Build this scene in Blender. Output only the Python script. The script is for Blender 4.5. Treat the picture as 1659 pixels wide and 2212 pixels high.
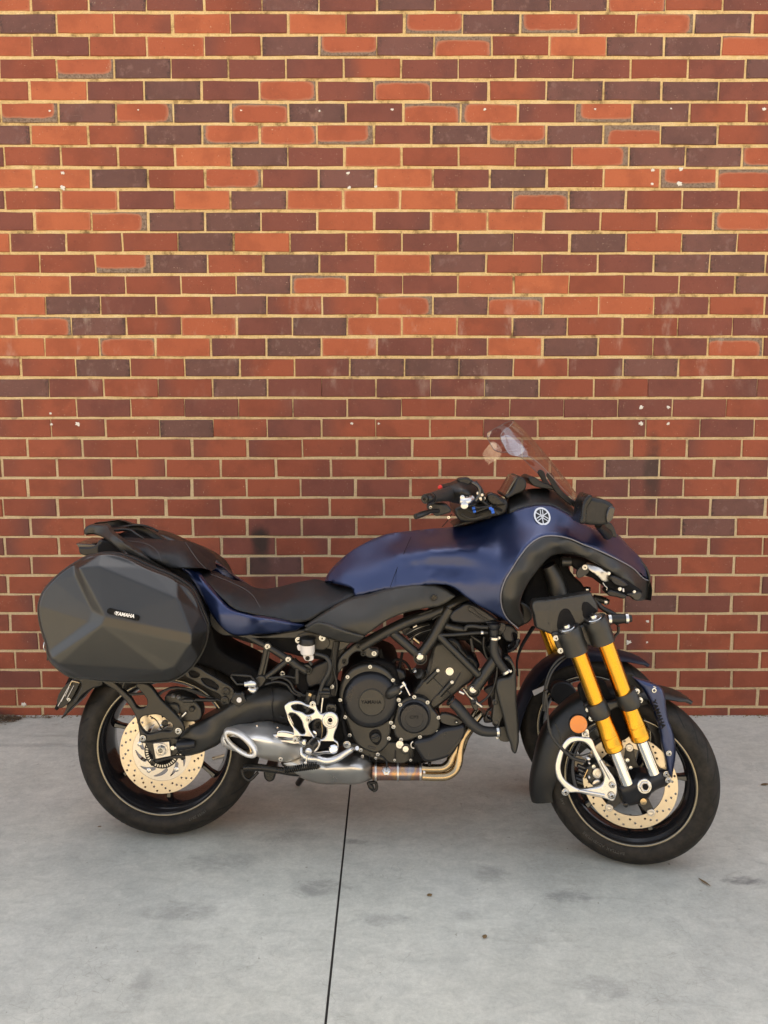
import bpy, bmesh, math, random
import numpy as np
from mathutils import Vector, Matrix, geometry
random.seed(7)
R = math.radians
S = bpy.context.scene
COL = S.collection
for o in list(bpy.data.objects): bpy.data.objects.remove(o)

# ------------------------------------------------------------------ camera
FOC = 1661.0; TH = R(6.7); CAMH = 1.327; WALL = 3.37
cd = bpy.data.cameras.new('camera'); cam = bpy.data.objects.new('camera', cd); COL.objects.link(cam)
cam.location = (0, 0, CAMH); cam.rotation_euler = (R(90) - TH, 0, 0)
cd.sensor_fit = 'HORIZONTAL'; cd.sensor_width = 36.0; cd.lens = 36.0 * FOC / 1659.0
cd.clip_start = 0.05; cd.clip_end = 2000
S.camera = cam
S.render.resolution_x = 768; S.render.resolution_y = 1024
# ------------------------------------------------------------------ light
SUN_EL = 60.0
w = bpy.data.worlds.new('World'); S.world = w; w.use_nodes = True
nt = w.node_tree; nt.nodes.clear()
sk = nt.nodes.new('ShaderNodeTexSky'); sk.sky_type = 'NISHITA'; sk.sun_disc = False
sk.sun_elevation = R(SUN_EL); sk.sun_rotation = R(-8); sk.air_density = 1.0; sk.dust_density = 2.0; sk.ozone_density = 0.8
hs = nt.nodes.new('ShaderNodeHueSaturation'); hs.inputs['Saturation'].default_value = 0.30
bg = nt.nodes.new('ShaderNodeBackground'); bg.inputs['Strength'].default_value = 0.15
wo = nt.nodes.new('ShaderNodeOutputWorld')
nt.links.new(sk.outputs[0], hs.inputs['Color']); nt.links.new(hs.outputs[0], bg.inputs[0]); nt.links.new(bg.outputs[0], wo.inputs[0])
sd = bpy.data.lights.new('sun', 'SUN'); sd.energy = 3.9; sd.angle = R(0.53); sd.color = (1.0, 0.80, 0.52)
sun = bpy.data.objects.new('sun', sd); COL.objects.link(sun)
sun.rotation_euler = (R(-(90 - SUN_EL)), 0, R(8)); sun.location = (0, 8, 9)
S.view_settings.view_transform = 'Standard'; S.view_settings.look = 'None'
S.view_settings.exposure = 1.50; S.view_settings.gamma = 1.0
try: S.view_settings.use_curve_mapping = False
except Exception: pass
try:
    S.cycles.max_bounces = 8; S.cycles.transparent_max_bounces = 12; S.cycles.caustics_reflective = False
except Exception: pass

# ------------------------------------------------------------------ pixel -> place (used once, to measure where each thing stands)
CT, ST = math.cos(TH), math.sin(TH)
LEAN = 0.14                       # the motorcycle leans away on its stand: y grows by LEAN per metre of height
def ray(px, py):
    u = (px - 829.5) / FOC; v = -(py - 1106) / FOC
    return u, CT + v * ST, -ST + v * CT
def P(px, py, Y0, k=LEAN):        # point in the bike's upright coordinates
    u, dy, dz = ray(px, py)
    t = (Y0 + k * CAMH) / (dy - k * dz)
    return Vector((t * u, Y0, CAMH + t * dz))
def mpp(px, py, Y0, k=LEAN):      # metres per pixel there
    u, dy, dz = ray(px, py)
    return (Y0 + k * CAMH) / (dy - k * dz) / FOC
def G0(px, py):                   # on the ground
    u, dy, dz = ray(px, py); t = -CAMH / dz
    return Vector((t * u, t * dy, 0))
def WP(px, py, Y=WALL):           # on the wall
    u, dy, dz = ray(px, py); t = Y / dy
    return Vector((t * u, Y, CAMH + t * dz))
def frame(ox, oy, s):
    def f(*pts):
        return [(ox + p[0] * s, oy + p[1] * s) + tuple(p[2:]) for p in pts]
    f.s = s
    return f
T = frame(0, 0, 1)
A = frame(54.9, 1097.2, .26455); B = frame(109.7, 1426.4, .29762); C = frame(493.7, 1316.7, .26455)
D = frame(768.0, 1261.8, .26455); E = frame(822.9, 877.8, .36375); Fz = frame(1097.2, 1152.1, .23148)
Gz = frame(1097.2, 1426.4, .29762); Hz = frame(0, 1371.5, .16534)

# ------------------------------------------------------------------ materials
def newmat(name):
    m = bpy.data.materials.new(name); m.use_nodes = True
    return m, m.node_tree.nodes, m.node_tree.links, m.node_tree.nodes['Principled BSDF']
def mat(name, col, rough=.5, metal=0., bump=0., bscale=300., rvar=.08, cvar=.12, coat=0., spec=None, aniso=0., dust=0.0, coatr=.12):
    m, N, L, b = newmat(name)
    b.inputs['Metallic'].default_value = metal
    if coat: b.inputs['Coat Weight'].default_value = coat; b.inputs['Coat Roughness'].default_value = coatr
    if spec is not None: b.inputs['Specular IOR Level'].default_value = spec
    if aniso: b.inputs['Anisotropic'].default_value = aniso
    tc = N.new('ShaderNodeNewGeometry')
    n = N.new('ShaderNodeTexNoise'); n.inputs['Scale'].default_value = 14; n.inputs['Detail'].default_value = 6
    L.new(tc.outputs['Position'], n.inputs['Vector'])
    mr = N.new('ShaderNodeMapRange'); mr.inputs['From Min'].default_value = .3; mr.inputs['From Max'].default_value = .7
    mr.inputs['To Min'].default_value = max(.02, rough - rvar); mr.inputs['To Max'].default_value = min(1, rough + rvar)
    L.new(n.outputs['Fac'], mr.inputs['Value']); L.new(mr.outputs[0], b.inputs['Roughness'])
    mx = N.new('ShaderNodeMix'); mx.data_type = 'RGBA'
    c1 = [c * (1 - cvar) for c in col] + [1]; c2 = [min(1, c * (1 + cvar)) for c in col] + [1]
    mx.inputs[6].default_value = c1; mx.inputs[7].default_value = c2
    L.new(n.outputs['Fac'], mx.inputs[0])
    last = mx.outputs[2]
    if dust:
        n2 = N.new('ShaderNodeTexNoise'); n2.inputs['Scale'].default_value = 60; n2.inputs['Detail'].default_value = 10; n2.inputs['Roughness'].default_value = .7
        L.new(tc.outputs['Position'], n2.inputs['Vector'])
        r2 = N.new('ShaderNodeMapRange'); r2.inputs['From Min'].default_value = .48; r2.inputs['From Max'].default_value = .8; r2.inputs['To Max'].default_value = dust
        L.new(n2.outputs['Fac'], r2.inputs['Value'])
        m2 = N.new('ShaderNodeMix'); m2.data_type = 'RGBA'; m2.inputs[7].default_value = (.22, .19, .15, 1)
        L.new(r2.outputs[0], m2.inputs[0]); L.new(last, m2.inputs[6]); last = m2.outputs[2]
    L.new(last, b.inputs['Base Color'])
    if bump:
        n3 = N.new('ShaderNodeTexNoise'); n3.inputs['Scale'].default_value = bscale; n3.inputs['Detail'].default_value = 3
        L.new(tc.outputs['Position'], n3.inputs['Vector'])
        bp = N.new('ShaderNodeBump'); bp.inputs['Strength'].default_value = bump; bp.inputs['Distance'].default_value = .001
        L.new(n3.outputs['Fac'], bp.inputs['Height']); L.new(bp.outputs[0], b.inputs['Normal'])
    return m
M = {}
M['black'] = mat('satin_black_plastic', (.007, .007, .007), .38, spec=.4, bump=.25, bscale=900, dust=.05)
M['blackmetal'] = mat('satin_black_metal', (.016, .016, .016), .30, .5, dust=.03)
M['frame'] = mat('frame_paint', (.032, .031, .029), .34, .55, bump=.12, bscale=500)
M['engine'] = mat('engine_paint', (.038, .0375, .036), .36, .55, bump=.35, bscale=900, dust=.05)
M['engdark'] = mat('engine_dark_paint', (.020, .021, .025), .32, .5, bump=.2, bscale=900)
M['deep'] = mat('dark_internals', (.006, .006, .007), .75, spec=.15, dust=.03)
M['blue'] = mat('matte_blue_paint', (.004, .017, .082), .34, .70, rvar=.02, cvar=.04, coat=.9, coatr=.35)
M['darkblue'] = mat('dark_blue_paint', (.007, .010, .024), .42, .4)
M['trim'] = mat('trim_plastic', (.012, .012, .0115), .40, spec=.55, bump=.3, bscale=1400)
M['piping'] = mat('grey_piping', (.16, .16, .19), .4)
M['silver'] = mat('cast_aluminium', (.62, .61, .60), .30, 1., bump=.15, bscale=700)
M['brush'] = mat('brushed_steel', (.52, .50, .47), .33, 1., bump=.1, bscale=200)
M['steel'] = mat('zinc_bolt', (.60, .59, .57), .25, 1.)
M['chrome'] = mat('chrome', (.75, .75, .74), .09, 1., rvar=.03)
M['gold'] = mat('gold_anodised', (.66, .33, .035), .25, 1., rvar=.04, cvar=.05)
M['disc'] = mat('disc_steel', (.60, .52, .40), .36, 1., cvar=.07, bump=.1, bscale=400)
M['carrier'] = mat('disc_carrier', (.56, .53, .49), .34, 1., cvar=.08)
M['bronze'] = mat('heat_tinted_steel', (.36, .21, .13), .32, 1., cvar=.5)
M['brass'] = mat('header_steel', (.40, .31, .19), .26, 1., cvar=.35)
M['rim'] = mat('gloss_black_rim', (.010, .010, .012), .14, .0, coat=.6, rvar=.05)
M['rimlip'] = mat('polished_black_lip', (.20, .18, .14), .22, .85, rvar=.03)
M['rubberhose'] = mat('rubber_hose', (.012, .012, .012), .5, bump=.2, bscale=600)
M['seat'] = mat('seat_vinyl', (.008, .009, .011), .46, spec=.4, bump=.7, bscale=1500)
M['amber'] = mat('amber_reflector', (.62, .17, .004), .22, 0., coat=.8)
M['white'] = mat('white_plastic', (.62, .60, .60), .4)
M['whiteprint'] = mat('white_print', (.8, .8, .8), .4)
M['greyprint'] = mat('grey_lettering', (.045, .043, .041), .5)
M['blueclip'] = mat('blue_tape', (.02, .12, .6), .5)
M['red'] = mat('red_switch', (.6, .02, .02), .4)
M['mirrorglass'] = mat('mirror_glass', (.8, .8, .85), .04, 1., rvar=.01)
M['seam'] = mat('seat_thread', (.07, .07, .075), .6)
M['leaf'] = mat('dry_leaf', (.16, .10, .04), .7, cvar=.4)
M['paintspot'] = mat('white_paint', (.62, .60, .56), .7, bump=.5, bscale=400)
M['darkgap'] = mat('joint_filler', (.045, .040, .036), .9)

def rubber(name):
    m, N, L, b = newmat(name)
    tc = N.new('ShaderNodeTexCoord')
    uv = N.new('ShaderNodeUVMap'); sx = N.new('ShaderNodeSeparateXYZ'); L.new(uv.outputs[0], sx.inputs[0])
    # u = angle in grooves, v = across tread -1..1
    def mth(op, a, b_=None):
        n = N.new('ShaderNodeMath'); n.operation = op
        for i, q in enumerate((a, b_)):
            if q is None: continue
            if isinstance(q, (int, float)): n.inputs[i].default_value = q
            else: L.new(q, n.inputs[i])
        return n.outputs[0]
    av = mth('ABSOLUTE', sx.outputs[1])
    ph = mth('ADD', sx.outputs[0], mth('MULTIPLY', mth('POWER', av, 1.6), 1.3))
    fr_ = mth('FRACT', ph)
    g = mth('LESS_THAN', mth('ABSOLUTE', mth('SUBTRACT', fr_, .5)), .075)
    g = mth('MULTIPLY', g, mth('LESS_THAN', av, .86)); g = mth('MULTIPLY', g, mth('GREATER_THAN', av, .22))
    ge = N.new('ShaderNodeNewGeometry')
    n = N.new('ShaderNodeTexNoise'); n.inputs['Scale'].default_value = 30; n.inputs['Detail'].default_value = 8; n.inputs['Roughness'].default_value = .7
    L.new(ge.outputs['Position'], n.inputs['Vector'])
    cr = N.new('ShaderNodeValToRGB'); cr.color_ramp.elements[0].position = .35; cr.color_ramp.elements[1].position = .75
    cr.color_ramp.elements[0].color = (.009, .0085, .008, 1); cr.color_ramp.elements[1].color = (.034, .029, .024, 1)
    L.new(n.outputs['Fac'], cr.inputs[0])
    mx = N.new('ShaderNodeMix'); mx.data_type = 'RGBA'; mx.inputs[7].default_value = (.008, .008, .008, 1)
    L.new(g, mx.inputs[0]); L.new(cr.outputs[0], mx.inputs[6]); L.new(mx.outputs[2], b.inputs['Base Color'])
    b.inputs['Roughness'].default_value = .6; b.inputs['Specular IOR Level'].default_value = .2
    hgt = mth('SUBTRACT', mth('MULTIPLY', n.outputs['Fac'], .15), g)
    bp = N.new('ShaderNodeBump'); bp.inputs['Strength'].default_value = .8; bp.inputs['Distance'].default_value = .003
    L.new(hgt, bp.inputs['Height']); L.new(bp.outputs[0], b.inputs['Normal'])
    return m
M['rubber'] = rubber('tyre_rubber')

def dotted():
    m, N, L, b = newmat('dotted_plastic')
    ge = N.new('ShaderNodeNewGeometry'); sx = N.new('ShaderNodeSeparateXYZ'); L.new(ge.outputs['Position'], sx.inputs[0])
    def mth(op, a, b_=None, c=None):
        n = N.new('ShaderNodeMath'); n.operation = op
        for i, q in enumerate((a, b_, c)):
            if q is None: continue
            if isinstance(q, (int, float)): n.inputs[i].default_value = q
            else: L.new(q, n.inputs[i])
        return n.outputs[0]
    s = 1 / .0072
    u = mth('MULTIPLY', mth('ADD', sx.outputs[0], sx.outputs[2]), s); v = mth('MULTIPLY', mth('SUBTRACT', sx.outputs[0], sx.outputs[2]), s)
    du = mth('SUBTRACT', mth('FRACT', u), .5); dv = mth('SUBTRACT', mth('FRACT', v), .5)
    d = mth('SQRT', mth('ADD', mth('MULTIPLY', du, du), mth('MULTIPLY', dv, dv)))
    # dots only on the upper field of the cover
    msk = mth('GREATER_THAN', mth('SUBTRACT', sx.outputs[2], mth('MULTIPLY', mth('ADD', sx.outputs[0], .22), .22)), .775)
    msk2 = mth('LESS_THAN', sx.outputs[0], .16)
    dot = mth('MULTIPLY', mth('MULTIPLY', mth('LESS_THAN', d, .27), msk), msk2)
    mx = N.new('ShaderNodeMix'); mx.data_type = 'RGBA'; mx.inputs[6].default_value = (.020, .019, .016, 1); mx.inputs[7].default_value = (.005, .005, .005, 1)
    L.new(dot, mx.inputs[0]); L.new(mx.outputs[2], b.inputs['Base Color']); b.inputs['Roughness'].default_value = .5
    bp = N.new('ShaderNodeBump'); bp.inputs['Strength'].default_value = .5; bp.inputs['Distance'].default_value = .001; bp.invert = True
    L.new(dot, bp.inputs['Height']); L.new(bp.outputs[0], b.inputs['Normal'])
    return m
M['dotted'] = dotted()

def twill():
    m, N, L, b = newmat('pannier_twill')
    ge = N.new('ShaderNodeNewGeometry')
    wv = N.new('ShaderNodeTexWave'); wv.inputs['Scale'].default_value = 180; wv.inputs['Distortion'].default_value = 1.0; wv.bands_direction = 'DIAGONAL'
    L.new(ge.outputs['Position'], wv.inputs['Vector'])
    n = N.new('ShaderNodeTexNoise'); n.inputs['Scale'].default_value = 25; n.inputs['Detail'].default_value = 6; L.new(ge.outputs['Position'], n.inputs['Vector'])
    cr = N.new('ShaderNodeValToRGB'); cr.color_ramp.elements[0].color = (.008, .008, .0075, 1); cr.color_ramp.elements[1].color = (.013, .0125, .012, 1)
    L.new(n.outputs['Fac'], cr.inputs[0]); L.new(cr.outputs[0], b.inputs['Base Color'])
    b.inputs['Roughness'].default_value = .30; b.inputs['Specular IOR Level'].default_value = .62
    bp = N.new('ShaderNodeBump'); bp.inputs['Strength'].default_value = .12; bp.inputs['Distance'].default_value = .0006
    L.new(wv.outputs['Fac'], bp.inputs['Height']); L.new(bp.outputs[0], b.inputs['Normal'])
    return m
M['twill'] = twill()

def acrylic():
    m, N, L, b = newmat('clear_acrylic')
    N.clear()
    out = N.new('ShaderNodeOutputMaterial'); tr = N.new('ShaderNodeBsdfTransparent'); tr.inputs[0].default_value = (.93, .89, .89, 1)
    gl = N.new('ShaderNodeBsdfGlossy'); gl.inputs['Roughness'].default_value = .03
    fz = N.new('ShaderNodeLayerWeight'); fz.inputs[0].default_value = .5
    pw = N.new('ShaderNodeMath'); pw.operation = 'POWER'; pw.inputs[1].default_value = 3.2; L.new(fz.outputs['Facing'], pw.inputs[0])
    mp = N.new('ShaderNodeMath'); mp.operation = 'MULTIPLY_ADD'; mp.inputs[1].default_value = .9; mp.inputs[2].default_value = .20
    mx = N.new('ShaderNodeMixShader'); L.new(pw.outputs[0], mp.inputs[0]); L.new(mp.outputs[0], mx.inputs[0]); L.new(tr.outputs[0], mx.inputs[1]); L.new(gl.outputs[0], mx.inputs[2]); L.new(mx.outputs[0], out.inputs[0])
    return m
M['acrylic'] = acrylic()
M['screenedge'] = mat('acrylic_edge', (.16, .13, .13), .2)

# ------------------------------------------------------------------ object helpers
def tag(o, label=None, cat=None, group=None, kind=None):
    if label: o['label'] = label
    if cat: o['category'] = cat
    if group: o['group'] = group
    if kind: o['kind'] = kind
    return o
def meshob(name, verts, faces, m, parent=None, smooth=True, uvs=None):
    me = bpy.data.meshes.new(name); me.from_pydata([tuple(v) for v in verts], [], faces)
    if m is not None: me.materials.append(m)
    if smooth: me.polygons.foreach_set('use_smooth', [True] * len(me.polygons))
    me.update()
    o = bpy.data.objects.new(name, me); COL.objects.link(o)
    if parent is not None: o.parent = parent
    return o
def autosmooth(o, ang=35):
    me = o.data
    bm = bmesh.new(); bm.from_mesh(me)
    for e in bm.edges:
        if len(e.link_faces) == 2:
            try: e.smooth = e.calc_face_angle() < R(ang)
            except Exception: pass
    bm.to_mesh(me); bm.free()
    return o
# ================================================================== SETTING
def concrete():
    m, N, L, b = newmat('concrete')
    ge = N.new('ShaderNodeNewGeometry')
    def noise(sc, det=8, ro=.6, vec=None, dist=0):
        n = N.new('ShaderNodeTexNoise'); n.inputs['Scale'].default_value = sc; n.inputs['Detail'].default_value = det
        n.inputs['Roughness'].default_value = ro; n.inputs['Distortion'].default_value = dist
        L.new(vec or ge.outputs['Position'], n.inputs['Vector']); return n.outputs['Fac']
    def ramp(f, p0, c0, p1, c1):
        r = N.new('ShaderNodeValToRGB'); e = r.color_ramp.elements
        e[0].position = p0; e[0].color = (*c0, 1); e[1].position = p1; e[1].color = (*c1, 1); L.new(f, r.inputs[0]); return r.outputs[0]
    def mix(f, a, b_, mode='MIX'):
        x = N.new('ShaderNodeMix'); x.data_type = 'RGBA'; x.blend_type = mode
        for i, q in ((0, f), (6, a), (7, b_)):
            if isinstance(q, (int, float)): x.inputs[i].default_value = q
            elif isinstance(q, tuple): x.inputs[i].default_value = (*q, 1)
            else: L.new(q, x.inputs[i])
        return x.outputs[2]
    base = ramp(noise(1.4, 10, .62), .32, (.50, .50, .445), .70, (.59, .59, .54))
    # dragged broom streaks
    mp = N.new('ShaderNodeMapping'); mp.inputs['Scale'].default_value = (.55, 5, 1); mp.inputs['Rotation'].default_value = (0, 0, R(12)); L.new(ge.outputs['Position'], mp.inputs['Vector'])
    st = ramp(noise(4, 8, .65, mp.outputs[0], .6), .38, (.80, .80, .80), .62, (1, 1, 1))
    c = mix(.14, base, st, 'MULTIPLY')
    # tyre scuffs / dark smears
    mp2 = N.new('ShaderNodeMapping'); mp2.inputs['Scale'].default_value = (1.1, 3.2, 1); mp2.inputs['Rotation'].default_value = (0, 0, R(-14)); L.new(ge.outputs['Position'], mp2.inputs['Vector'])
    sm = ramp(noise(2.6, 9, .68, mp2.outputs[0], .8), .60, (1, 1, 1), .78, (.62, .61, .60))
    c = mix(.9, c, sm, 'MULTIPLY')
    cl_ = ramp(noise(.9, 5, .55, None, .5), .38, (.80, .80, .79), .62, (1.06, 1.05, 1.02)); c = mix(.9, c, cl_, 'MULTIPLY')
    bl = ramp(noise(7, 6, .6, None, .3), .36, (.86, .87, .88), .6, (1, 1, 1)); c = mix(.6, c, bl, 'MULTIPLY')
    fine = ramp(noise(90, 6, .7), .30, (.84, .84, .84), .66, (1.08, 1.08, 1.08)); c = mix(.7, c, fine, 'MULTIPLY')
    mp4 = N.new('ShaderNodeMapping'); mp4.inputs['Scale'].default_value = (1, 1.5, 1); mp4.inputs['Rotation'].default_value = (0, 0, R(8)); L.new(ge.outputs['Position'], mp4.inputs['Vector'])
    md = ramp(noise(18, 9, .72, mp4.outputs[0], .6), .34, (.80, .80, .80), .62, (1.05, 1.05, 1.04)); c = mix(.75, c, md, 'MULTIPLY')
    sp1 = ramp(noise(5.5, 7, .75, mp4.outputs[0], 1.2), .63, (1, 1, 1), .74, (.55, .54, .53)); c = mix(.6, c, sp1, 'MULTIPLY')
    sp2 = ramp(noise(46, 2, .5), .74, (1, 1, 1), .77, (.45, .42, .40)); c = mix(.7, c, sp2, 'MULTIPLY')
    gr = ramp(noise(420, 3, .7), .32, (.72, .72, .72), .52, (1, 1, 1)); c = mix(.5, c, gr, 'MULTIPLY')
    # scuffs and rubber smears with their own place
    spx = N.new('ShaderNodeSeparateXYZ'); L.new(ge.outputs['Position'], spx.inputs[0])
    def mth(op, a, b_=None):
        n = N.new('ShaderNodeMath'); n.operation = op
        for i, q in enumerate((a, b_)):
            if q is None: continue
            if isinstance(q, (int, float)): n.inputs[i].default_value = q
            else: L.new(q, n.inputs[i])
        return n.outputs[0]
    nz = noise(9, 7, .72, mp4.outputs[0], .8); nz2 = noise(40, 5, .7, mp4.outputs[0])
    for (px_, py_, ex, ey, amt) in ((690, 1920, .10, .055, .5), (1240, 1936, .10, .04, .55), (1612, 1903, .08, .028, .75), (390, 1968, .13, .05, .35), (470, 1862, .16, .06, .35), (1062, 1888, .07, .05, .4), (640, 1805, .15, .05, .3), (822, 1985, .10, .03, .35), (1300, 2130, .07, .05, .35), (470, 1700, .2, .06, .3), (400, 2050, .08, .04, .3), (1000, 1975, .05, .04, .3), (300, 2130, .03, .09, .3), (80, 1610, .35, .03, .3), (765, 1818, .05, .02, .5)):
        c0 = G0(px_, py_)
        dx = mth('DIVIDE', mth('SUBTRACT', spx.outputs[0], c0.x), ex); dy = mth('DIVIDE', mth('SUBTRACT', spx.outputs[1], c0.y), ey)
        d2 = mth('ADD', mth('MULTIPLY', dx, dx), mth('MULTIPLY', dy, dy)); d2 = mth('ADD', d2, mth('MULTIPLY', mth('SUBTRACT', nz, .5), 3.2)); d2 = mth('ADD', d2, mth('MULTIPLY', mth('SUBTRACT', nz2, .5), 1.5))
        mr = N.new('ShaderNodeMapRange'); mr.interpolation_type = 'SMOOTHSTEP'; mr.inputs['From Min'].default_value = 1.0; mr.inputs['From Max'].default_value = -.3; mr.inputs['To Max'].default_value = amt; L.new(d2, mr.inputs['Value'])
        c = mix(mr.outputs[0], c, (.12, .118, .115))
    # hairline crazing
    vo = N.new('ShaderNodeTexVoronoi'); vo.feature = 'DISTANCE_TO_EDGE'; vo.inputs['Scale'].default_value = 17
    wn = N.new('ShaderNodeTexNoise'); wn.inputs['Scale'].default_value = 9; L.new(ge.outputs['Position'], wn.inputs['Vector'])
    va = N.new('ShaderNodeVectorMath'); va.operation = 'MULTIPLY_ADD'; va.inputs[1].default_value = (.25, .25, .25); L.new(wn.outputs['Color'], va.inputs[0]); L.new(ge.outputs['Position'], va.inputs[2]); L.new(va.outputs[0], vo.inputs['Vector'])
    ck = ramp(vo.outputs['Distance'], .0, (.80, .79, .78), .022, (1, 1, 1)); ckm = ramp(noise(2.2, 3), .5, (0, 0, 0), .62, (1, 1, 1))
    c = mix(ckm, c, mix(1.0, c, ck, 'MULTIPLY'))
    L.new(c, b.inputs['Base Color'])
    b.inputs['Roughness'].default_value = .78; b.inputs['Specular IOR Level'].default_value = .35
    bp = N.new('ShaderNodeBump'); bp.inputs['Strength'].default_value = .35; bp.inputs['Distance'].default_value = .003
    L.new(noise(60, 8, .7), bp.inputs['Height']); L.new(bp.outputs[0], b.inputs['Normal'])
    return m
M['concrete'] = concrete()
M['yard'] = mat('buff_paving', (.47, .38, .25), .9, bump=.6, bscale=120, cvar=.15)
M['render'] = mat('cream_render', (.62, .55, .43), .9, bump=.4, bscale=60, cvar=.05)
M['soil'] = mat('soil', (.09, .06, .035), .95, bump=1, bscale=90, cvar=.3)

def sheet(name, pts, z, m, thick=0.0, kind='structure'):
    v = [(x, y, z) for x, y in pts]; n = len(v); f = [tuple(range(n))]
    if thick:
        v += [(x, y, z - thick) for x, y in pts]
        f += [tuple(range(2 * n - 1, n - 1, -1))] + [(i, i + n, (i + 1) % n + n, (i + 1) % n) for i in range(n)]
    o = meshob(name, v, f, m, smooth=False); o['kind'] = kind
    bm = bmesh.new(); bm.from_mesh(o.data); bmesh.ops.recalc_face_normals(bm, faces=bm.faces); bm.to_mesh(o.data); bm.free()
    return o
ga = G0(757, 1695); gb = G0(703, 2212)
def gx(y): return ga.x + (gb.x - ga.x) * (y - ga.y) / (gb.y - ga.y)
ye, yw, g = -3.2, WALL + .12, .0031
sheet('ground', [(-300, -400), (300, -400), (300, 300), (-300, 300)], -.104, M['yard'])
sheet('yard_paving', [(-60, -80), (60, -80), (60, ye - .01), (-60, ye - .01)], -.004, M['yard'], .08)
sheet('concrete_floor', [(-9, ye), (gx(ye) - g, ye), (gx(yw) - g, yw), (-9, yw)], 0, M['concrete'], .1)
sheet('concrete_floor', [(gx(ye) + g, ye), (9, ye), (9, yw), (gx(yw) + g, yw)], 0, M['concrete'], .1)
# pale rendered building added unseen across the yard, for warm bounce light and reflections
ob_ = []
def blk(x0, x1, y0, y1, z0, z1):
    n = len(ob_V); ob_V.extend([(x, y, z) for x in (x0, x1) for y in (y0, y1) for z in (z0, z1)])
    ob_F.extend([tuple(n + i for i in f) for f in ((0, 1, 3, 2), (4, 6, 7, 5), (0, 4, 5, 1), (2, 3, 7, 6), (1, 5, 7, 3), (0, 2, 6, 4))])
ob_V, ob_F = [], []
ys = -13.0; xs_ = [-22, -13, -11.6, 12, 13.4, 20]
for a, b in zip(xs_[::2], xs_[1::2]): blk(a, b, ys - .3, ys, -.1, 5.4)
for a, b in zip(xs_[1:-1:2], xs_[2::2]): blk(a, b, ys - .3, ys - .003, 2.3 if b - a < 2 else 3.0, 5.4); blk(a, b, ys - .3, ys - .003, -.1, .95 if b - a < 2 else 0.002)
blk(-22.1, 20.1, ys - .4, ys + .06, 5.4, 5.6)
oo = meshob('added_bounce_building', ob_V, ob_F, M['render'], smooth=False); oo['kind'] = 'structure'
ob_V, ob_F = [], []; blk(-21.8, 19.8, ys - .26, ys - .2, 0, 5.2); go = meshob('bounce_building_glazing', ob_V, ob_F, M['rim'], oo, smooth=False); go['kind'] = 'structure'
sheet('expansion_joint', [(gx(ye) - g * .98, ye), (gx(ye) + g * .98, ye), (gx(yw) + g * .98, yw), (gx(yw) - g * .98, yw)], -.009, M['darkgap'], .05)

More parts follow.
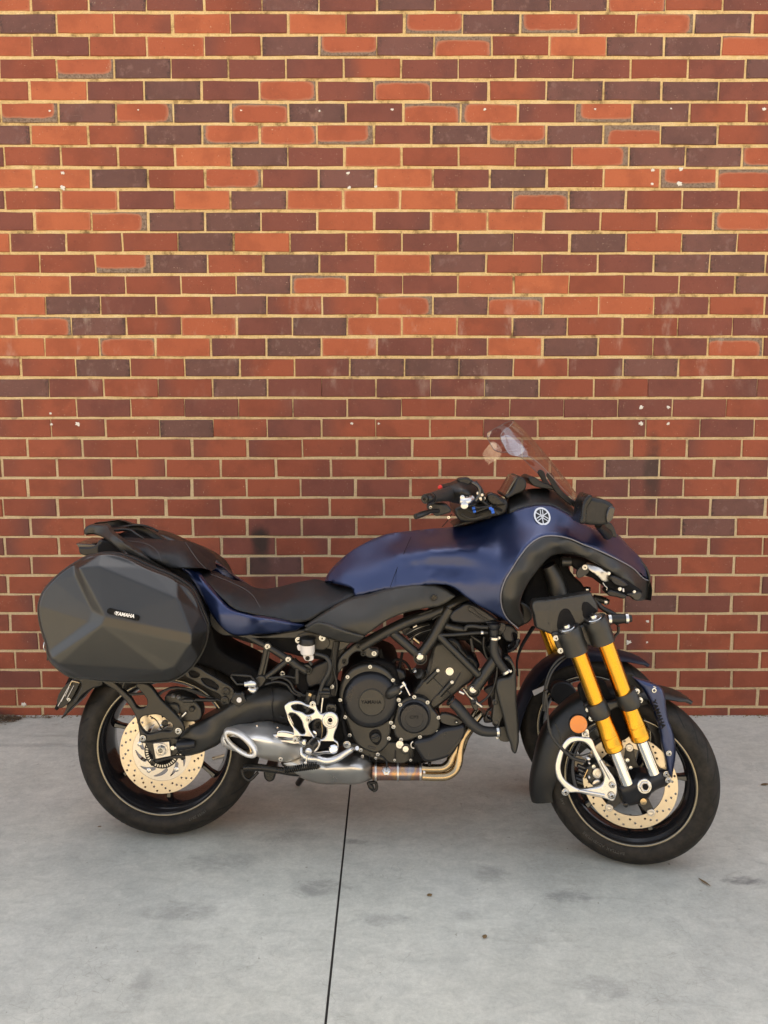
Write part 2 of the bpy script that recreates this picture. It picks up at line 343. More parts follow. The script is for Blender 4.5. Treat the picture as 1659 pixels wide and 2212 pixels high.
# ---- brick wall
def brick_mat(name, kind):
    m, N, L, b = newmat(name)
    ge = N.new('ShaderNodeNewGeometry'); oi = N.new('ShaderNodeObjectInfo'); at = N.new('ShaderNodeAttribute'); at.attribute_name = 'rnd'
    uv = N.new('ShaderNodeUVMap')
    def mth(op, a, b_=None, c=None, clamp=False):
        n = N.new('ShaderNodeMath'); n.operation = op; n.use_clamp = clamp
        for i, q in enumerate((a, b_, c)):
            if q is None: continue
            if isinstance(q, (int, float)): n.inputs[i].default_value = q
            else: L.new(q, n.inputs[i])
        return n.outputs[0]
    def noise(sc, det=5, ro=.6, vec=None):
        n = N.new('ShaderNodeTexNoise'); n.inputs['Scale'].default_value = sc; n.inputs['Detail'].default_value = det; n.inputs['Roughness'].default_value = ro
        L.new(vec or ge.outputs['Position'], n.inputs['Vector']); return n.outputs['Fac']
    def mix(f, a, b_, mode='MIX'):
        x = N.new('ShaderNodeMix'); x.data_type = 'RGBA'; x.blend_type = mode
        for i, q in ((0, f), (6, a), (7, b_)):
            if isinstance(q, (int, float)): x.inputs[i].default_value = q
            elif isinstance(q, tuple): x.inputs[i].default_value = (*q, 1)
            else: L.new(q, x.inputs[i])
        return x.outputs[2]
    def smooth(v, a, b_):
        r = N.new('ShaderNodeMapRange'); r.interpolation_type = 'SMOOTHSTEP'
        r.inputs['From Min'].default_value = a; r.inputs['From Max'].default_value = b_; L.new(v, r.inputs['Value']); return r.outputs[0]
    rnd = mth('FRACT', mth('ADD', mth('MULTIPLY', oi.outputs['Random'], 7.31), at.outputs['Fac']))
    rnd2 = mth('FRACT', mth('MULTIPLY', rnd, 17.7)); rnd3 = mth('FRACT', mth('MULTIPLY', rnd, 41.3))
    cols = {'o': ((.40, .115, .050), (.32, .084, .040)), 'f': ((.36, .098, .046), (.31, .080, .040)), 'r': ((.275, .073, .038), (.215, .057, .033)),
            'm': ((.190, .058, .041), (.152, .050, .039)), 'd': ((.150, .062, .052), (.108, .050, .044))}[kind]
    base = mix(rnd, cols[0], cols[1])
    big = noise(9, 4)
    base = mix(mth('MULTIPLY', smooth(big, .42, .68), .5), base, tuple(c * .72 for c in cols[1]))
    sxy = N.new('ShaderNodeSeparateXYZ'); L.new(uv.outputs[0], sxy.inputs[0]); u, v = sxy.outputs[0], sxy.outputs[1]
    if kind in 'rm':       # some bricks darken to one end
        end = mth('MULTIPLY', u, mth('SIGN', mth('SUBTRACT', rnd2, .5)))
        base = mix(mth('MULTIPLY', smooth(mth('ADD', end, mth('MULTIPLY', big, .6)), .3, 1.3), mth('MULTIPLY', rnd3, .75)), base, (.11, .045, .040))
    if kind == 'd':
        end = mth('ABSOLUTE', u)
        blk = mth('MULTIPLY', smooth(end, .78, 1.0), smooth(noise(110, 4, .8), .45, .6))
        base = mix(mth('MULTIPLY', blk, .8), base, (.022, .018, .016))
        base = mix(smooth(noise(26, 3), .55, .75), base, (.16, .085, .075))
    if kind == 'f':
        uu = mth('ABSOLUTE', mth('ADD', u, mth('MULTIPLY', mth('SUBTRACT', rnd2, .5), .34)))
        vv = mth('ABSOLUTE', mth('ADD', v, mth('MULTIPLY', mth('SUBTRACT', rnd3, .5), 1.1)))
        dd = mth('ADD', mth('POWER', uu, 8), mth('MULTIPLY', mth('POWER', vv, 4), .8)); dd = mth('ADD', dd, mth('MULTIPLY', mth('SUBTRACT', noise(26, 5), .5), .9))
        base = mix(mth('MULTIPLY', smooth(dd, .30, .75), .40), base, (.42, .22, .14))
        base = mix(mth('MULTIPLY', smooth(dd, .7, 1.1), .85), base, mix(smooth(noise(130, 4, .7), .4, .65), (.21, .175, .14), (.075, .062, .050)))
    elif kind == 'o':
        dd = mth('ADD', mth('POWER', mth('ABSOLUTE', u), 14), mth('POWER', mth('ABSOLUTE', v), 8))
        base = mix(mth('MULTIPLY', smooth(dd, .35, .9), mth('MULTIPLY', rnd2, .6)), base, (.52, .25, .15))
    # drag texture, dark pits, pale mortar flecks
    mp = N.new('ShaderNodeMapping'); mp.inputs['Scale'].default_value = (3, 1, .6); L.new(ge.outputs['Position'], mp.inputs['Vector'])
    base = mix(.35, base, mix(noise(160, 5, .75, mp.outputs[0]), (.55, .55, .55), (1.4, 1.4, 1.4)), 'MULTIPLY')
    base = mix(mth('MULTIPLY', smooth(noise(150, 2, .5), .68, .74), .55), base, (.03, .02, .018))
    fl = noise(210, 2, .5, None); fl2 = noise(17, 2)
    base = mix(mth('MULTIPLY', smooth(fl, .715, .745), mth('MULTIPLY', smooth(fl2, .38, .55), .75)), base, (.62, .50, .36))
    # efflorescence haze around shoulder height, stains with their own place
    sp = N.new('ShaderNodeSeparateXYZ'); L.new(ge.outputs['Position'], sp.inputs[0])
    zb = mth('MULTIPLY', smooth(sp.outputs[2], 1.35, 1.6), mth('SUBTRACT', 1.0, smooth(sp.outputs[2], 1.75, 1.95)))
    mp2 = N.new('ShaderNodeMapping'); mp2.inputs['Scale'].default_value = (1.6, 1, .8); L.new(ge.outputs['Position'], mp2.inputs['Vector'])
    ef = mth('MULTIPLY', zb, smooth(noise(6.5, 5, .62, mp2.outputs[0]), .55, .78))
    base = mix(mth('MULTIPLY', ef, .38), base, (.52, .44, .38))
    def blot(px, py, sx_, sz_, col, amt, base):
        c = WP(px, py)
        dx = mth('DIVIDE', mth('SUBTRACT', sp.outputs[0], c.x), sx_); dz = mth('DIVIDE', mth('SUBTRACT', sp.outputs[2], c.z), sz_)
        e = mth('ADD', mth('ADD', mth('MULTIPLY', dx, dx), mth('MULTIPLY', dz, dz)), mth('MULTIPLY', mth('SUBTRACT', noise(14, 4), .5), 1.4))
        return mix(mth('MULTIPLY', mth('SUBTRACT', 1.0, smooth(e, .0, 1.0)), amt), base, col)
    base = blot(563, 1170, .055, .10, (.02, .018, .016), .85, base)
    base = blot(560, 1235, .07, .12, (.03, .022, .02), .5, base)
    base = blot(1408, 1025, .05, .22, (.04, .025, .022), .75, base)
    L.new(base, b.inputs['Base Color'])
    b.inputs['Roughness'].default_value = .72 if kind != 'd' else .6
    b.inputs['Specular IOR Level'].default_value = .3
    bp = N.new('ShaderNodeBump'); bp.inputs['Strength'].default_value = .5; bp.inputs['Distance'].default_value = .002
    L.new(mth('ADD', noise(130, 6, .7, mp.outputs[0]), mth('MULTIPLY', noise(30, 3), .8)), bp.inputs['Height']); L.new(bp.outputs[0], b.inputs['Normal'])
    return m
BM = {k: brick_mat('brick_' + n, k) for k, n in (('o', 'orange'), ('f', 'flashed'), ('r', 'red'), ('m', 'maroon'), ('d', 'dark'))}
def mortar_mat():
    m, N, L, b = newmat('mortar')
    ge = N.new('ShaderNodeNewGeometry')
    n = N.new('ShaderNodeTexNoise'); n.inputs['Scale'].default_value = 12; n.inputs['Detail'].default_value = 9; n.inputs['Roughness'].default_value = .72; L.new(ge.outputs['Position'], n.inputs['Vector'])
    cr = N.new('ShaderNodeValToRGB'); e = cr.color_ramp.elements
    e[0].position = .34; e[0].color = (.20, .13, .055, 1); e[1].position = .72; e[1].color = (.70, .55, .32, 1)
    k = e.new(.46); k.color = (.60, .43, .20, 1); L.new(n.outputs['Fac'], cr.inputs[0])
    n2 = N.new('ShaderNodeTexNoise'); n2.inputs['Scale'].default_value = 240; n2.inputs['Detail'].default_value = 4; L.new(ge.outputs['Position'], n2.inputs['Vector'])
    mx = N.new('ShaderNodeMix'); mx.data_type = 'RGBA'; mx.blend_type = 'MULTIPLY'; mx.inputs[0].default_value = .5
    c2 = N.new('ShaderNodeValToRGB'); c2.color_ramp.elements[0].position = .35; c2.color_ramp.elements[0].color = (.5, .5, .5, 1); c2.color_ramp.elements[1].position = .6; L.new(n2.outputs['Fac'], c2.inputs[0])
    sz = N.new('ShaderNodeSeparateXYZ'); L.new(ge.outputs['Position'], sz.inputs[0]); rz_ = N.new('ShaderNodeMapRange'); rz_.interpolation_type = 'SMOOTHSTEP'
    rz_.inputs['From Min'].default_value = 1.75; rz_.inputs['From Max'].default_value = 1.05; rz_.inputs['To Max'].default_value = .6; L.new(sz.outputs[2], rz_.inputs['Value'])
    gx2 = N.new('ShaderNodeMix'); gx2.data_type = 'RGBA'; gx2.inputs[7].default_value = (.50, .41, .29, 1); L.new(rz_.outputs[0], gx2.inputs[0]); L.new(cr.outputs[0], gx2.inputs[6])  # low mortar blended greyer: partly pointing colour, partly the dimmer light painted in
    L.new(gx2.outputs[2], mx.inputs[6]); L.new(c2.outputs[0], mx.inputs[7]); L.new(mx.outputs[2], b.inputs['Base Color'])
    b.inputs['Roughness'].default_value = .9
    bp = N.new('ShaderNodeBump'); bp.inputs['Strength'].default_value = .7; bp.inputs['Distance'].default_value = .003
    L.new(n.outputs['Fac'], bp.inputs['Height']); L.new(bp.outputs[0], b.inputs['Normal'])
    return m
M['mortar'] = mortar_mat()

WH, WX = 3.62, 7.0                      # wall height, half length
wall = bpy.data.objects.new('brick_wall', None); COL.objects.link(wall); wall.location = (0, WALL, 0)
wall['kind']='structure'; tag(wall, 'tall red and dark brick wall with sandy mortar behind the motorcycle', 'wall')
# mortar bed: a finely divided face with uneven depth in front of a solid core
def mortar_bed():
    nx, nz = 420, 230
    x0, x1, z0, z1 = -2.1, 2.1, -.05, 3.5
    xs = np.linspace(x0, x1, nx); zs = np.linspace(z0, z1, nz)
    rng = np.random.default_rng(3)
    def vn(sc):
        g = rng.random((int((x1 - x0) * sc) + 3, int((z1 - z0) * sc) + 3))
        X = (xs - x0) * sc; Z = (zs - z0) * sc; xi = X.astype(int); zi = Z.astype(int); fx = (X - xi)[:, None]; fz = (Z - zi)[None, :]
        a = g[np.ix_(xi, zi)]; b = g[np.ix_(xi + 1, zi)]; c = g[np.ix_(xi, zi + 1)]; d = g[np.ix_(xi + 1, zi + 1)]
        return a * (1 - fx) * (1 - fz) + b * fx * (1 - fz) + c * (1 - fx) * fz + d * fx * fz
    h = .0020 + .0022 * (vn(12) - .5) + .0026 * (vn(40) - .5)
    V = np.empty((nx, nz, 3)); V[..., 0] = xs[:, None]; V[..., 1] = h; V[..., 2] = zs[None, :]
    V = V.reshape(-1, 3)
    i = np.arange(nx - 1)[:, None] * nz + np.arange(nz - 1)[None, :]
    F = np.stack([i, i + nz, i + nz + 1, i + 1], -1).reshape(-1, 4)
    V = V.tolist(); F = F.tolist()
    n = len(V)
    V += [(x, y, z) for x in (-WX, WX) for y in (.0046, .24) for z in (-.05, WH)]
    F += [[n + a for a in f] for f in ((0, 1, 3, 2), (4, 6, 7, 5), (0, 4, 5, 1), (2, 3, 7, 6), (1, 5, 7, 3), (0, 2, 6, 4))]
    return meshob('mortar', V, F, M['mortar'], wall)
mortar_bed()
HWB, HHB, DB = .1146, .0371, .05
def brick_verts(rng, hw):
    q = lambda s: (rng.random() - .5) * s
    c = [(-hw + q(.003), -HHB + q(.003)), (hw + q(.003), -HHB + q(.003)), (hw + q(.003), HHB + q(.003)), (-hw + q(.003), HHB + q(.003))]
    # outline with a few chips along the arris
    loop = []
    for i in range(4):
        a, b = c[i], c[(i + 1) % 4]; n = 4 if i % 2 == 0 else 2
        for k in range(n):
            t = (k + (0 if k == 0 else q(.3))) / n
            px, pz = a[0] + (b[0] - a[0]) * t, a[1] + (b[1] - a[1]) * t
            if k: px += q(.0012); pz += q(.0018)
            loop.append((px, pz))
    n = len(loop); b = .0028
    V = [(x - math.copysign(min(b, abs(x)), x) if abs(abs(x) - hw) < .004 else x, -.0025 + q(.0012), z - math.copysign(b, z) if abs(abs(z) - HHB) < .004 else z) for x, z in loop]
    V += [(x, .0, z) for x, z in loop] + [(x, DB, z) for x, z in loop]
    F = [tuple(range(n))]
    for r in (0, 1): F += [(r * n + i, (r + 1) * n + i, (r + 1) * n + (i + 1) % n, r * n + (i + 1) % n) for i in range(n)]
    return V, F
def brick_mesh(name, k, seed, hw=HWB):
    rng = random.Random(seed); V, F = brick_verts(rng, hw)
    me = bpy.data.meshes.new(name); me.from_pydata(V, [], F); me.materials.append(BM[k])
    uv = me.uv_layers.new(name='UVMap')
    for l in me.loops:
        co = me.vertices[l.vertex_index].co; uv.data[l.index].uv = (co.x / hw, co.z / HHB)
    for i, p in enumerate(me.polygons): p.use_smooth = i > 0 and i <= 12
    me.update(); return me
protos = {k: [brick_mesh('brick', k, 10 * i + j) for j in range(5)] for i, k in enumerate('ofrmd')}
# rows from the top of the picture: first and last joint seen (px) and number of bricks between, kinds from the left edge
ROWS = [
 (66, 1563, 12, 'ordmrdmdrddfrm'), (122, 1625, 12, 'doromomfdfrfdr'), (69, 1558, 12, 'omrordfdfroddf'), (122, 1610, 12, 'rfdmmmrmmmmrmd'),
 (64, 1552, 12, 'romdmfmfmrdddm'), (3, 1614, 13, 'rfdfdfdmffmfdrr'), (66, 1550, 12, 'dordfffmdfdfdr'), (9, 1603, 13, 'mrrrodmorrmfddf'),
 (73, 1550, 12, 'oodrfmdomdroff'), (11, 1595, 13, 'mromodooodfdrmr'), (75, 1542, 12, 'mofddmomoomrrf'), (22, 1593, 13, 'omrrdomrmdmdodr'),
 (86, 1654, 13, 'rrfdrdmodrmmddm'), (31, 1588, 13, 'oomrrdfmmoormmd'), (98, 1652, 13, 'odmrdrrfdfoomrm'), (35, 1583, 13, 'ofdromdoordrrmm'),
 (97, 1649, 13, 'oofomdommodrmfm'), (45, 1583, 13, 'rrdrdrmdddrmdrr'), (107, 1635, 13, 'dmrrdmmmmdrrmmr'), (48, 1569, 13, 'rrmrmrmmrmmmmmr'),
 (111, 1629, 13, 'rrrdrmrrrmrrrmr'), (59, None, 0, 'rrrrrrrmrrrrrrr'), (4, None, 0, 'rrrrrrrrrrrrdrmr'), (60, None, 0, 'rrrmrrmmrrrmmrr'),
 (6, None, 0, 'rrrrrrrrrrrrmmdrr'), (65, None, 0, 'rrrrrmmrrrrmmdrr'), (10, None, 0, 'rrrrrmrrrmrmmrrr'), (69, None, 0, 'rrrrrdrrmrrmmrr'),
 (17, None, 0, 'rrrrrrmrrmrrmrr'), (73, None, 0, 'rrrrrrrrrrrrdmr'), (22, None, 0, 'rrrrrrrrrrrrrrr'), (83, None, 0, 'rrrrrrrrrrrmrrr'),
 (33, None, 0, 'rrrrrrrrrrrrrrr'), (90, None, 0, 'mrrrrrrrrrrrrrrr'), (37, None, 0, 'rrrrrrrrrrrrrrr'), (93, None, 0, 'rrrrrrrrrrrrrrr')]
Z1 = WP(829, 1527).z                 # joint above the bottom cut course
Zt = WP(829, 27).z
NR = round((Zt - Z1) / .086)         # courses between
pit = (Zt - Z1) / NR
Hcourse = pit
indiv = []; rest = []
rb = random.Random(5)
nrow = len(ROWS)
for r in range(-8, NR + 2):
    zc = Zt + (.5 - r) * pit
    if zc > WH - .01: continue
    if zc < -.02: continue
    row = ROWS[r] if 0 <= r < nrow else None
    # px row height for the joint measurement
    zpy = None
    k_ = (CAMH - zc) / WALL
    # project (0,WALL,zc)
    dz = zc - CAMH; cz = WALL * CT - dz * ST; cy = dz * CT + WALL * ST
    py = 1106 - FOC * cy / cz; s = FOC / cz
    if row and row[1]:
        xa = (row[0] - 829.5) / s; xb = (row[1] - 829.5) / s; bw = (xb - xa) / row[2]
    else:
        xa = ((row[0] if row else (60 if r % 2 else 5)) - 829.5) / s; bw = .2402
    i0 = -int((xa + WX) / bw) ; i1 = int((WX - xa) / bw)
    for i in range(i0, i1):
        xc = xa + (i + .5) * bw
        ks = i + 1
        k = row[3][ks] if (row and 0 <= ks < len(row[3])) else rb.choice('rrrrmmod' if r < 19 else 'rrrrrrrm')
        px0 = 829.5 + (xc - .115) * s; px1 = 829.5 + (xc + .115) * s
        vis = px1 > 4 and px0 < 1655 and py > -20 and py < 1560
        area = max(0, min(px1, 1659) - max(px0, 0)) * s
        jx = rb.uniform(-.0022, .0022); jz = rb.uniform(-.0013, .0013); jy = rb.uniform(-.0012, .0012); rot = rb.uniform(-.005, .005)
        (indiv if vis else rest).append((area, xc + jx, zc + jz, jy, rot, k, rb.random()))
indiv.sort(key=lambda t: -t[0]); rest += indiv[298:]; indiv = indiv[:298]
for a, x, z, jy, rot, k, rn in indiv:
    o = bpy.data.objects.new('brick', protos[k][int(rn * 5)]); COL.objects.link(o); o.parent = wall
    o.location = (x, jy, z); o.rotation_euler = (0, rot, 0)
    if z < 1.5: o.scale = (1.004, 1, 1.022)
V = []; F = []; MI = []; UV = []; RN = []
kinds = 'ofrmd'
for a, x, z, jy, rot, k, rn in rest:
    me = protos[k][int(rn * 5)]; n = len(V); c, s_ = math.cos(rot), math.sin(rot)
    far = abs(x) > 2.2 or z > 3.6
    for v in me.vertices: V.append((x + v.co.x * c + v.co.z * s_, jy + v.co.y, z - v.co.x * s_ + v.co.z * c * (1.022 if z < 1.5 else 1))); RN.append(rn)
    for p in me.polygons:
        F.append([n + i for i in p.vertices]); MI.append(kinds.index(k))
        UV += [(me.vertices[i].co.x / HWB, me.vertices[i].co.z / HHB) for i in p.vertices]
bo = meshob('brickwork', V, F, None, wall, smooth=False)
for k in kinds: bo.data.materials.append(BM[k])
bo.data.polygons.foreach_set('material_index', MI)
uvl = bo.data.uv_layers.new(name='UVMap'); uvl.data.foreach_set('uv', [q for p in UV for q in p])
att = bo.data.attributes.new('rnd', 'FLOAT', 'POINT'); att.data.foreach_set('value', RN)
bo['kind'] = 'stuff'

# open weep joints near the foot of the wall
for px_ in (166, 1537, 1649, 905):
    c = WP(px_, 1505); z0_ = Z1 + .012; V = [(c.x + dx, y_, z) for dx in (-.0052, .0052) for y_ in (-.0016, .004) for z in (z0_, z0_ + (.045 if px_ == 166 else .062))]
    o = meshob('weep_hole', V, [(0, 1, 3, 2), (4, 6, 7, 5), (0, 4, 5, 1), (2, 3, 7, 6), (1, 5, 7, 3), (0, 2, 6, 4)], M['deep'], wall, smooth=False)
# daubs of white paint / filler on the wall
def daub(px, py, rpx, seed):
    rng = random.Random(seed); c = WP(px, py); r = rpx / FOC * WALL; n = 14
    V = [(c.x, -.0042, c.z)]; 
    ph = [rng.uniform(.55, 1.25) for _ in range(n)]
    for ring, (f, y) in enumerate(((.6, -.0040), (1, -.0026))):
        for i in range(n): V.append((c.x + math.cos(6.283 * i / n) * r * f * ph[i], y, c.z + math.sin(6.283 * i / n) * r * f * ph[i] * .8))
    F = [(0, 1 + (i + 1) % n, 1 + i) for i in range(n)] + [(1 + i, 1 + (i + 1) % n, 1 + n + (i + 1) % n, 1 + n + i) for i in range(n)]
    F = [tuple(reversed(f)) for f in F]
    o = meshob('paint_spot', V, F, M['paintspot'], wall)
for i, (x, y, r) in enumerate([(108, 240, 3.2), (299, 238, 2.2), (521, 239, 2.4), (690, 240, 2.6), (848, 237, 4), (1047, 237, 3), (1285, 236, 2.4), (1449, 235, 2.6), (1650, 236, 4.5),
        (136, 374, 4.5), (136, 406, 6), (79, 405, 4), (752, 374, 4), (754, 406, 4.5), (812, 404, 3.5), (1410, 368, 4.5), (1408, 398, 5), (1470, 366, 5), (1467, 397, 6.5), (1426, 1240, 0)]):
    if r: daub(x, y, r, i)
for i, (x, y, r) in enumerate([(168, 916, 6), (110, 893, 3), (112, 917, 3.5), (760, 915, 4), (818, 915, 4.2), (1385, 880, 5), (1443, 880, 4), (1385, 915, 5.5), (1443, 915, 4.5), (1380, 1300, 0),
        (1355, 1342, 4.5), (1398, 1342, 4.5), (1358, 1357 + 30, 7), (1397, 1357 + 30, 3.5), (52, 1521, 6.5), (145, 1561 - 12, 2)]):
    if r: daub(x, y, r, 50 + i)
# ================================================================== MOTORCYCLE: builders
C0 = 2.38                                    # centre plane (upright y)
gr_ = P(360, 1760, C0)
BASE = Vector((0.06, C0, 0.0))
bike = bpy.data.objects.new('motorcycle', None); COL.objects.link(bike); bike.location = BASE
tag(bike, 'matte blue and black three wheeled motorcycle with grey side pannier parked by the brick wall', 'motorcycle')
def shear(v): return Vector((v[0] - BASE.x, v[1] + LEAN * v[2] - BASE.y, v[2] - BASE.z))
def part(name, V, F, m, parent=None, smooth=True, sharp=None):
    o = meshob(name, [shear(v) for v in V], F, M[m] if isinstance(m, str) else m, parent or bike, smooth)
    if sharp: autosmooth(o, sharp)
    return o
def cat(pts, n=6, closed=True):              # Catmull-Rom through 2-D or 3-D points; a trailing 's' marks a sharp corner
    P_ = []; sh = []
    for p in pts:
        if p[-1] == 's': P_.append(np.array(p[:-1], float)); sh.append(True)
        else: P_.append(np.array(p, float)); sh.append(False)
    N = len(P_); out = []
    for i in range(N if closed else N - 1):
        p0, p1, p2, p3 = P_[(i - 1) % N], P_[i], P_[(i + 1) % N], P_[(i + 2) % N]
        if not closed and i == 0: p0 = p1
        if not closed and i == N - 2: p3 = p2
        L = np.linalg.norm(p2 - p1) + 1e-9
        def tang(a, b, c):
            la = np.linalg.norm(b - a) + 1e-9; lc = np.linalg.norm(c - b) + 1e-9
            t = (b - a) / la * lc + (c - b) / lc * la
            return t / (la + lc)
        m1 = (p2 - p1) / L * 1.0 if sh[i] or np.allclose(p0, p1) else tang(p0, p1, p2)
        m2 = (p2 - p1) / L * 1.0 if sh[(i + 1) % N] or np.allclose(p2, p3) else tang(p1, p2, p3)
        LL = np.linalg.norm(p2 - p1)
        for k in range(n):
            t = k / n; t2, t3 = t * t, t * t * t
            out.append((2*t3 - 3*t2 + 1) * p1 + (t3 - 2*t2 + t) * m1 * LL + (-2*t3 + 3*t2) * p2 + (t3 - t2) * m2 * LL)
    if not closed: out.append(P_[-1])
    return out
def curve_mesh(loops, th, bevel, res=2):     # filled 2-D curve with thickness -> verts (x, z, depth)
    cu = bpy.data.curves.new('c', 'CURVE'); cu.dimensions = '2D'; cu.fill_mode = 'BOTH'
    for lp in loops:
        s = cu.splines.new('POLY'); s.points.add(len(lp) - 1); s.use_cyclic_u = True
        s.points.foreach_set('co', [q for p in lp for q in (p[0], p[1], 0, 1)])
    cu.extrude = max(1e-5, th / 2 - bevel); cu.bevel_depth = bevel; cu.bevel_resolution = res; cu.offset = -bevel
    ob = bpy.data.objects.new('c', cu); me = bpy.data.meshes.new_from_object(ob)
    V = [tuple(v.co) for v in me.vertices]; F = [tuple(p.vertices) for p in me.polygons]
    bpy.data.objects.remove(ob); bpy.data.curves.remove(cu); bpy.data.meshes.remove(me)
    return V, F
def plate(name, outline, Y0, th, m, bevel=.0015, holes=(), parent=None, tilt=None, n=5, raw=False, mirror=False):
    """outline/holes: px points; front face at Y0 reaching back to Y0+th. tilt=(x0,z0,dy/dx,dy/dz)"""
    loops = []
    for lp in (outline, *holes):
        q = lp if raw else cat(lp, n)
        loops.append([(lambda w_: (w_.x, w_.z))(P(a[0], a[1], Y0)) for a in q])
    bevel = min(bevel, th * .45)
    V, F = curve_mesh(loops, th, bevel)
    c = Vector((0, -LEAN * CAMH, CAMH))
    out = []
    for x, z, d in V:
        y = Y0 + th / 2 - d; xx, zz = x, z
        if tilt:
            dy = (x - tilt[0]) * tilt[2] + (z - tilt[1]) * tilt[3]
            f = (Y0 + dy + LEAN * CAMH) / (Y0 + LEAN * CAMH); xx = x * f; zz = CAMH + (z - CAMH) * f; y += dy
        out.append((xx, y, zz))
    if mirror: part(name, [(x, 2 * C0 - y, z) for x, y, z in out], [tuple(reversed(f)) for f in F], m, parent, sharp=40)
    return part(name, out, F, m, parent, sharp=40)
def tube(name, pts, r, m, parent=None, sides=14, n=6, cap=True, smoothp=True, world=False, flat=1.0):
    """pts: (px,py,Y0) or world; r: px radius (scalar or per control point)"""
    P3 = [Vector(p) for p in pts] if world else [P(*p) for p in pts]
    rr = r if isinstance(r, (list, tuple)) else [r] * len(pts)
    if not world: rr = [a * mpp(*p) for a, p in zip(rr, pts)]
    Q = [(p.x, p.y, p.z, a) for p, a in zip(P3, rr)]
    if smoothp and len(Q) > 2: Q = cat(Q, n, closed=False)
    C_ = [Vector(q[:3]) for q in Q]; RR = [max(1e-4, q[3]) for q in Q]
    V = []; F = []; u = None
    for i, c in enumerate(C_):
        d = (C_[min(i + 1, len(C_) - 1)] - C_[max(i - 1, 0)])
        if d.length < 1e-7: d = Vector((0, 0, 1))
        d.normalize()
        if u is None:
            u = d.orthogonal().normalized()
        u = (u - d * u.dot(d)).normalized(); v = d.cross(u)
        for k in range(sides):
            a = 2 * math.pi * k / sides
            V.append(c + (u * math.cos(a) + v * math.sin(a)) * RR[i])
    for i in range(len(C_) - 1):
        for k in range(sides):
            F.append((i * sides + k, i * sides + (k + 1) % sides, (i + 1) * sides + (k + 1) % sides, (i + 1) * sides + k))
    if cap: F += [tuple(range(sides - 1, -1, -1)), tuple((len(C_) - 1) * sides + k for k in range(sides))]
    return part(name, V, F, m, parent, sharp=50)
def rot_to(axis):
    axis = Vector(axis).normalized(); return Vector((0, 0, 1)).rotation_difference(axis).to_matrix()
def lathe_vf(c, axis, prof, n=40, closed=False, arc=None):
    Rm = rot_to(axis); V = []; F = []
    for r, a in prof:
        for k in range(n):
            t = 2 * math.pi * k / n
            V.append(Vector(c) + Rm @ Vector((r * math.cos(t), r * math.sin(t), a)))
    m_ = len(prof)
    for i in range(m_ if closed else m_ - 1):
        j = (i + 1) % m_
        for k in range(n): F.append((i * n + k, i * n + (k + 1) % n, j * n + (k + 1) % n, j * n + k))
    if not closed:
        if prof[0][0] > 1e-5: F.append(tuple(range(n - 1, -1, -1)))
        if prof[-1][0] > 1e-5: F.append(tuple((m_ - 1) * n + k for k in range(n)))
    return V, F
def lathe(name, px, py, Y0, prof, m, axis=(0, -1, 0), n=40, parent=None, pxunits=True, sharp=35, ctr=None):
    """profile (r, a): a measured towards the viewer; px units unless told otherwise"""
    c = ctr or P(px, py, Y0); s = mpp(px, py, Y0) if pxunits else 1
    V, F = lathe_vf(c, axis, [(r * s, a * s) for r, a in prof], n)
    return part(name, V, F, m, parent, sharp=sharp)
# shared bolt meshes (head axis towards viewer), unit radius
def unit_mesh(name, profs, n=12):
    me = bpy.data.meshes.new(name); V = []; F = []; MI = []
    for prof, mi in profs:
        v, f = lathe_vf((0, 0, 0), (0, -1, 0), prof, n if mi == 0 else 6); k = len(V)
        V += v; F += [tuple(k + i for i in q) for q in f]; MI += [mi] * len(f)
    me.from_pydata([tuple(v) for v in V], [], F); me.materials.append(M['steel']); me.materials.append(M['deep'])
    me.polygons.foreach_set('material_index', MI); me.update()
    return me
BOLT = unit_mesh('bolt', [([(1.25, 0), (1.25, .12), (.92, .14), (.92, .75), (.8, .9), (.52, .9), (.48, .4), (.0, .38)], 0), ([(.42, .42), (0, .43)], 1)], 16)
BOLTB = BOLT.copy(); BOLTB.materials[0] = M['blackmetal']
HEX = unit_mesh('hex_bolt', [([(1.35, 0), (1.35, .12), (1.25, .16)], 0), ([(.95, .1), (.95, .8), (.8, .92), (0, .92)], 0)], 16)
def bolt(px, py, Y0, r, me=BOLT, parent=None, name='bolt'):
    c = P(px, py, Y0); s = mpp(px, py, Y0) * r
    o = bpy.data.objects.new(name, me); COL.objects.link(o); o.parent = parent or bike
    o.location = shear(c); o.scale = (s, s, s); return o
def bolts(fr, pts, Y0, r, me=BOLT, parent=None):
    for p in fr(*pts): bolt(p[0], p[1], Y0, r, me, parent)
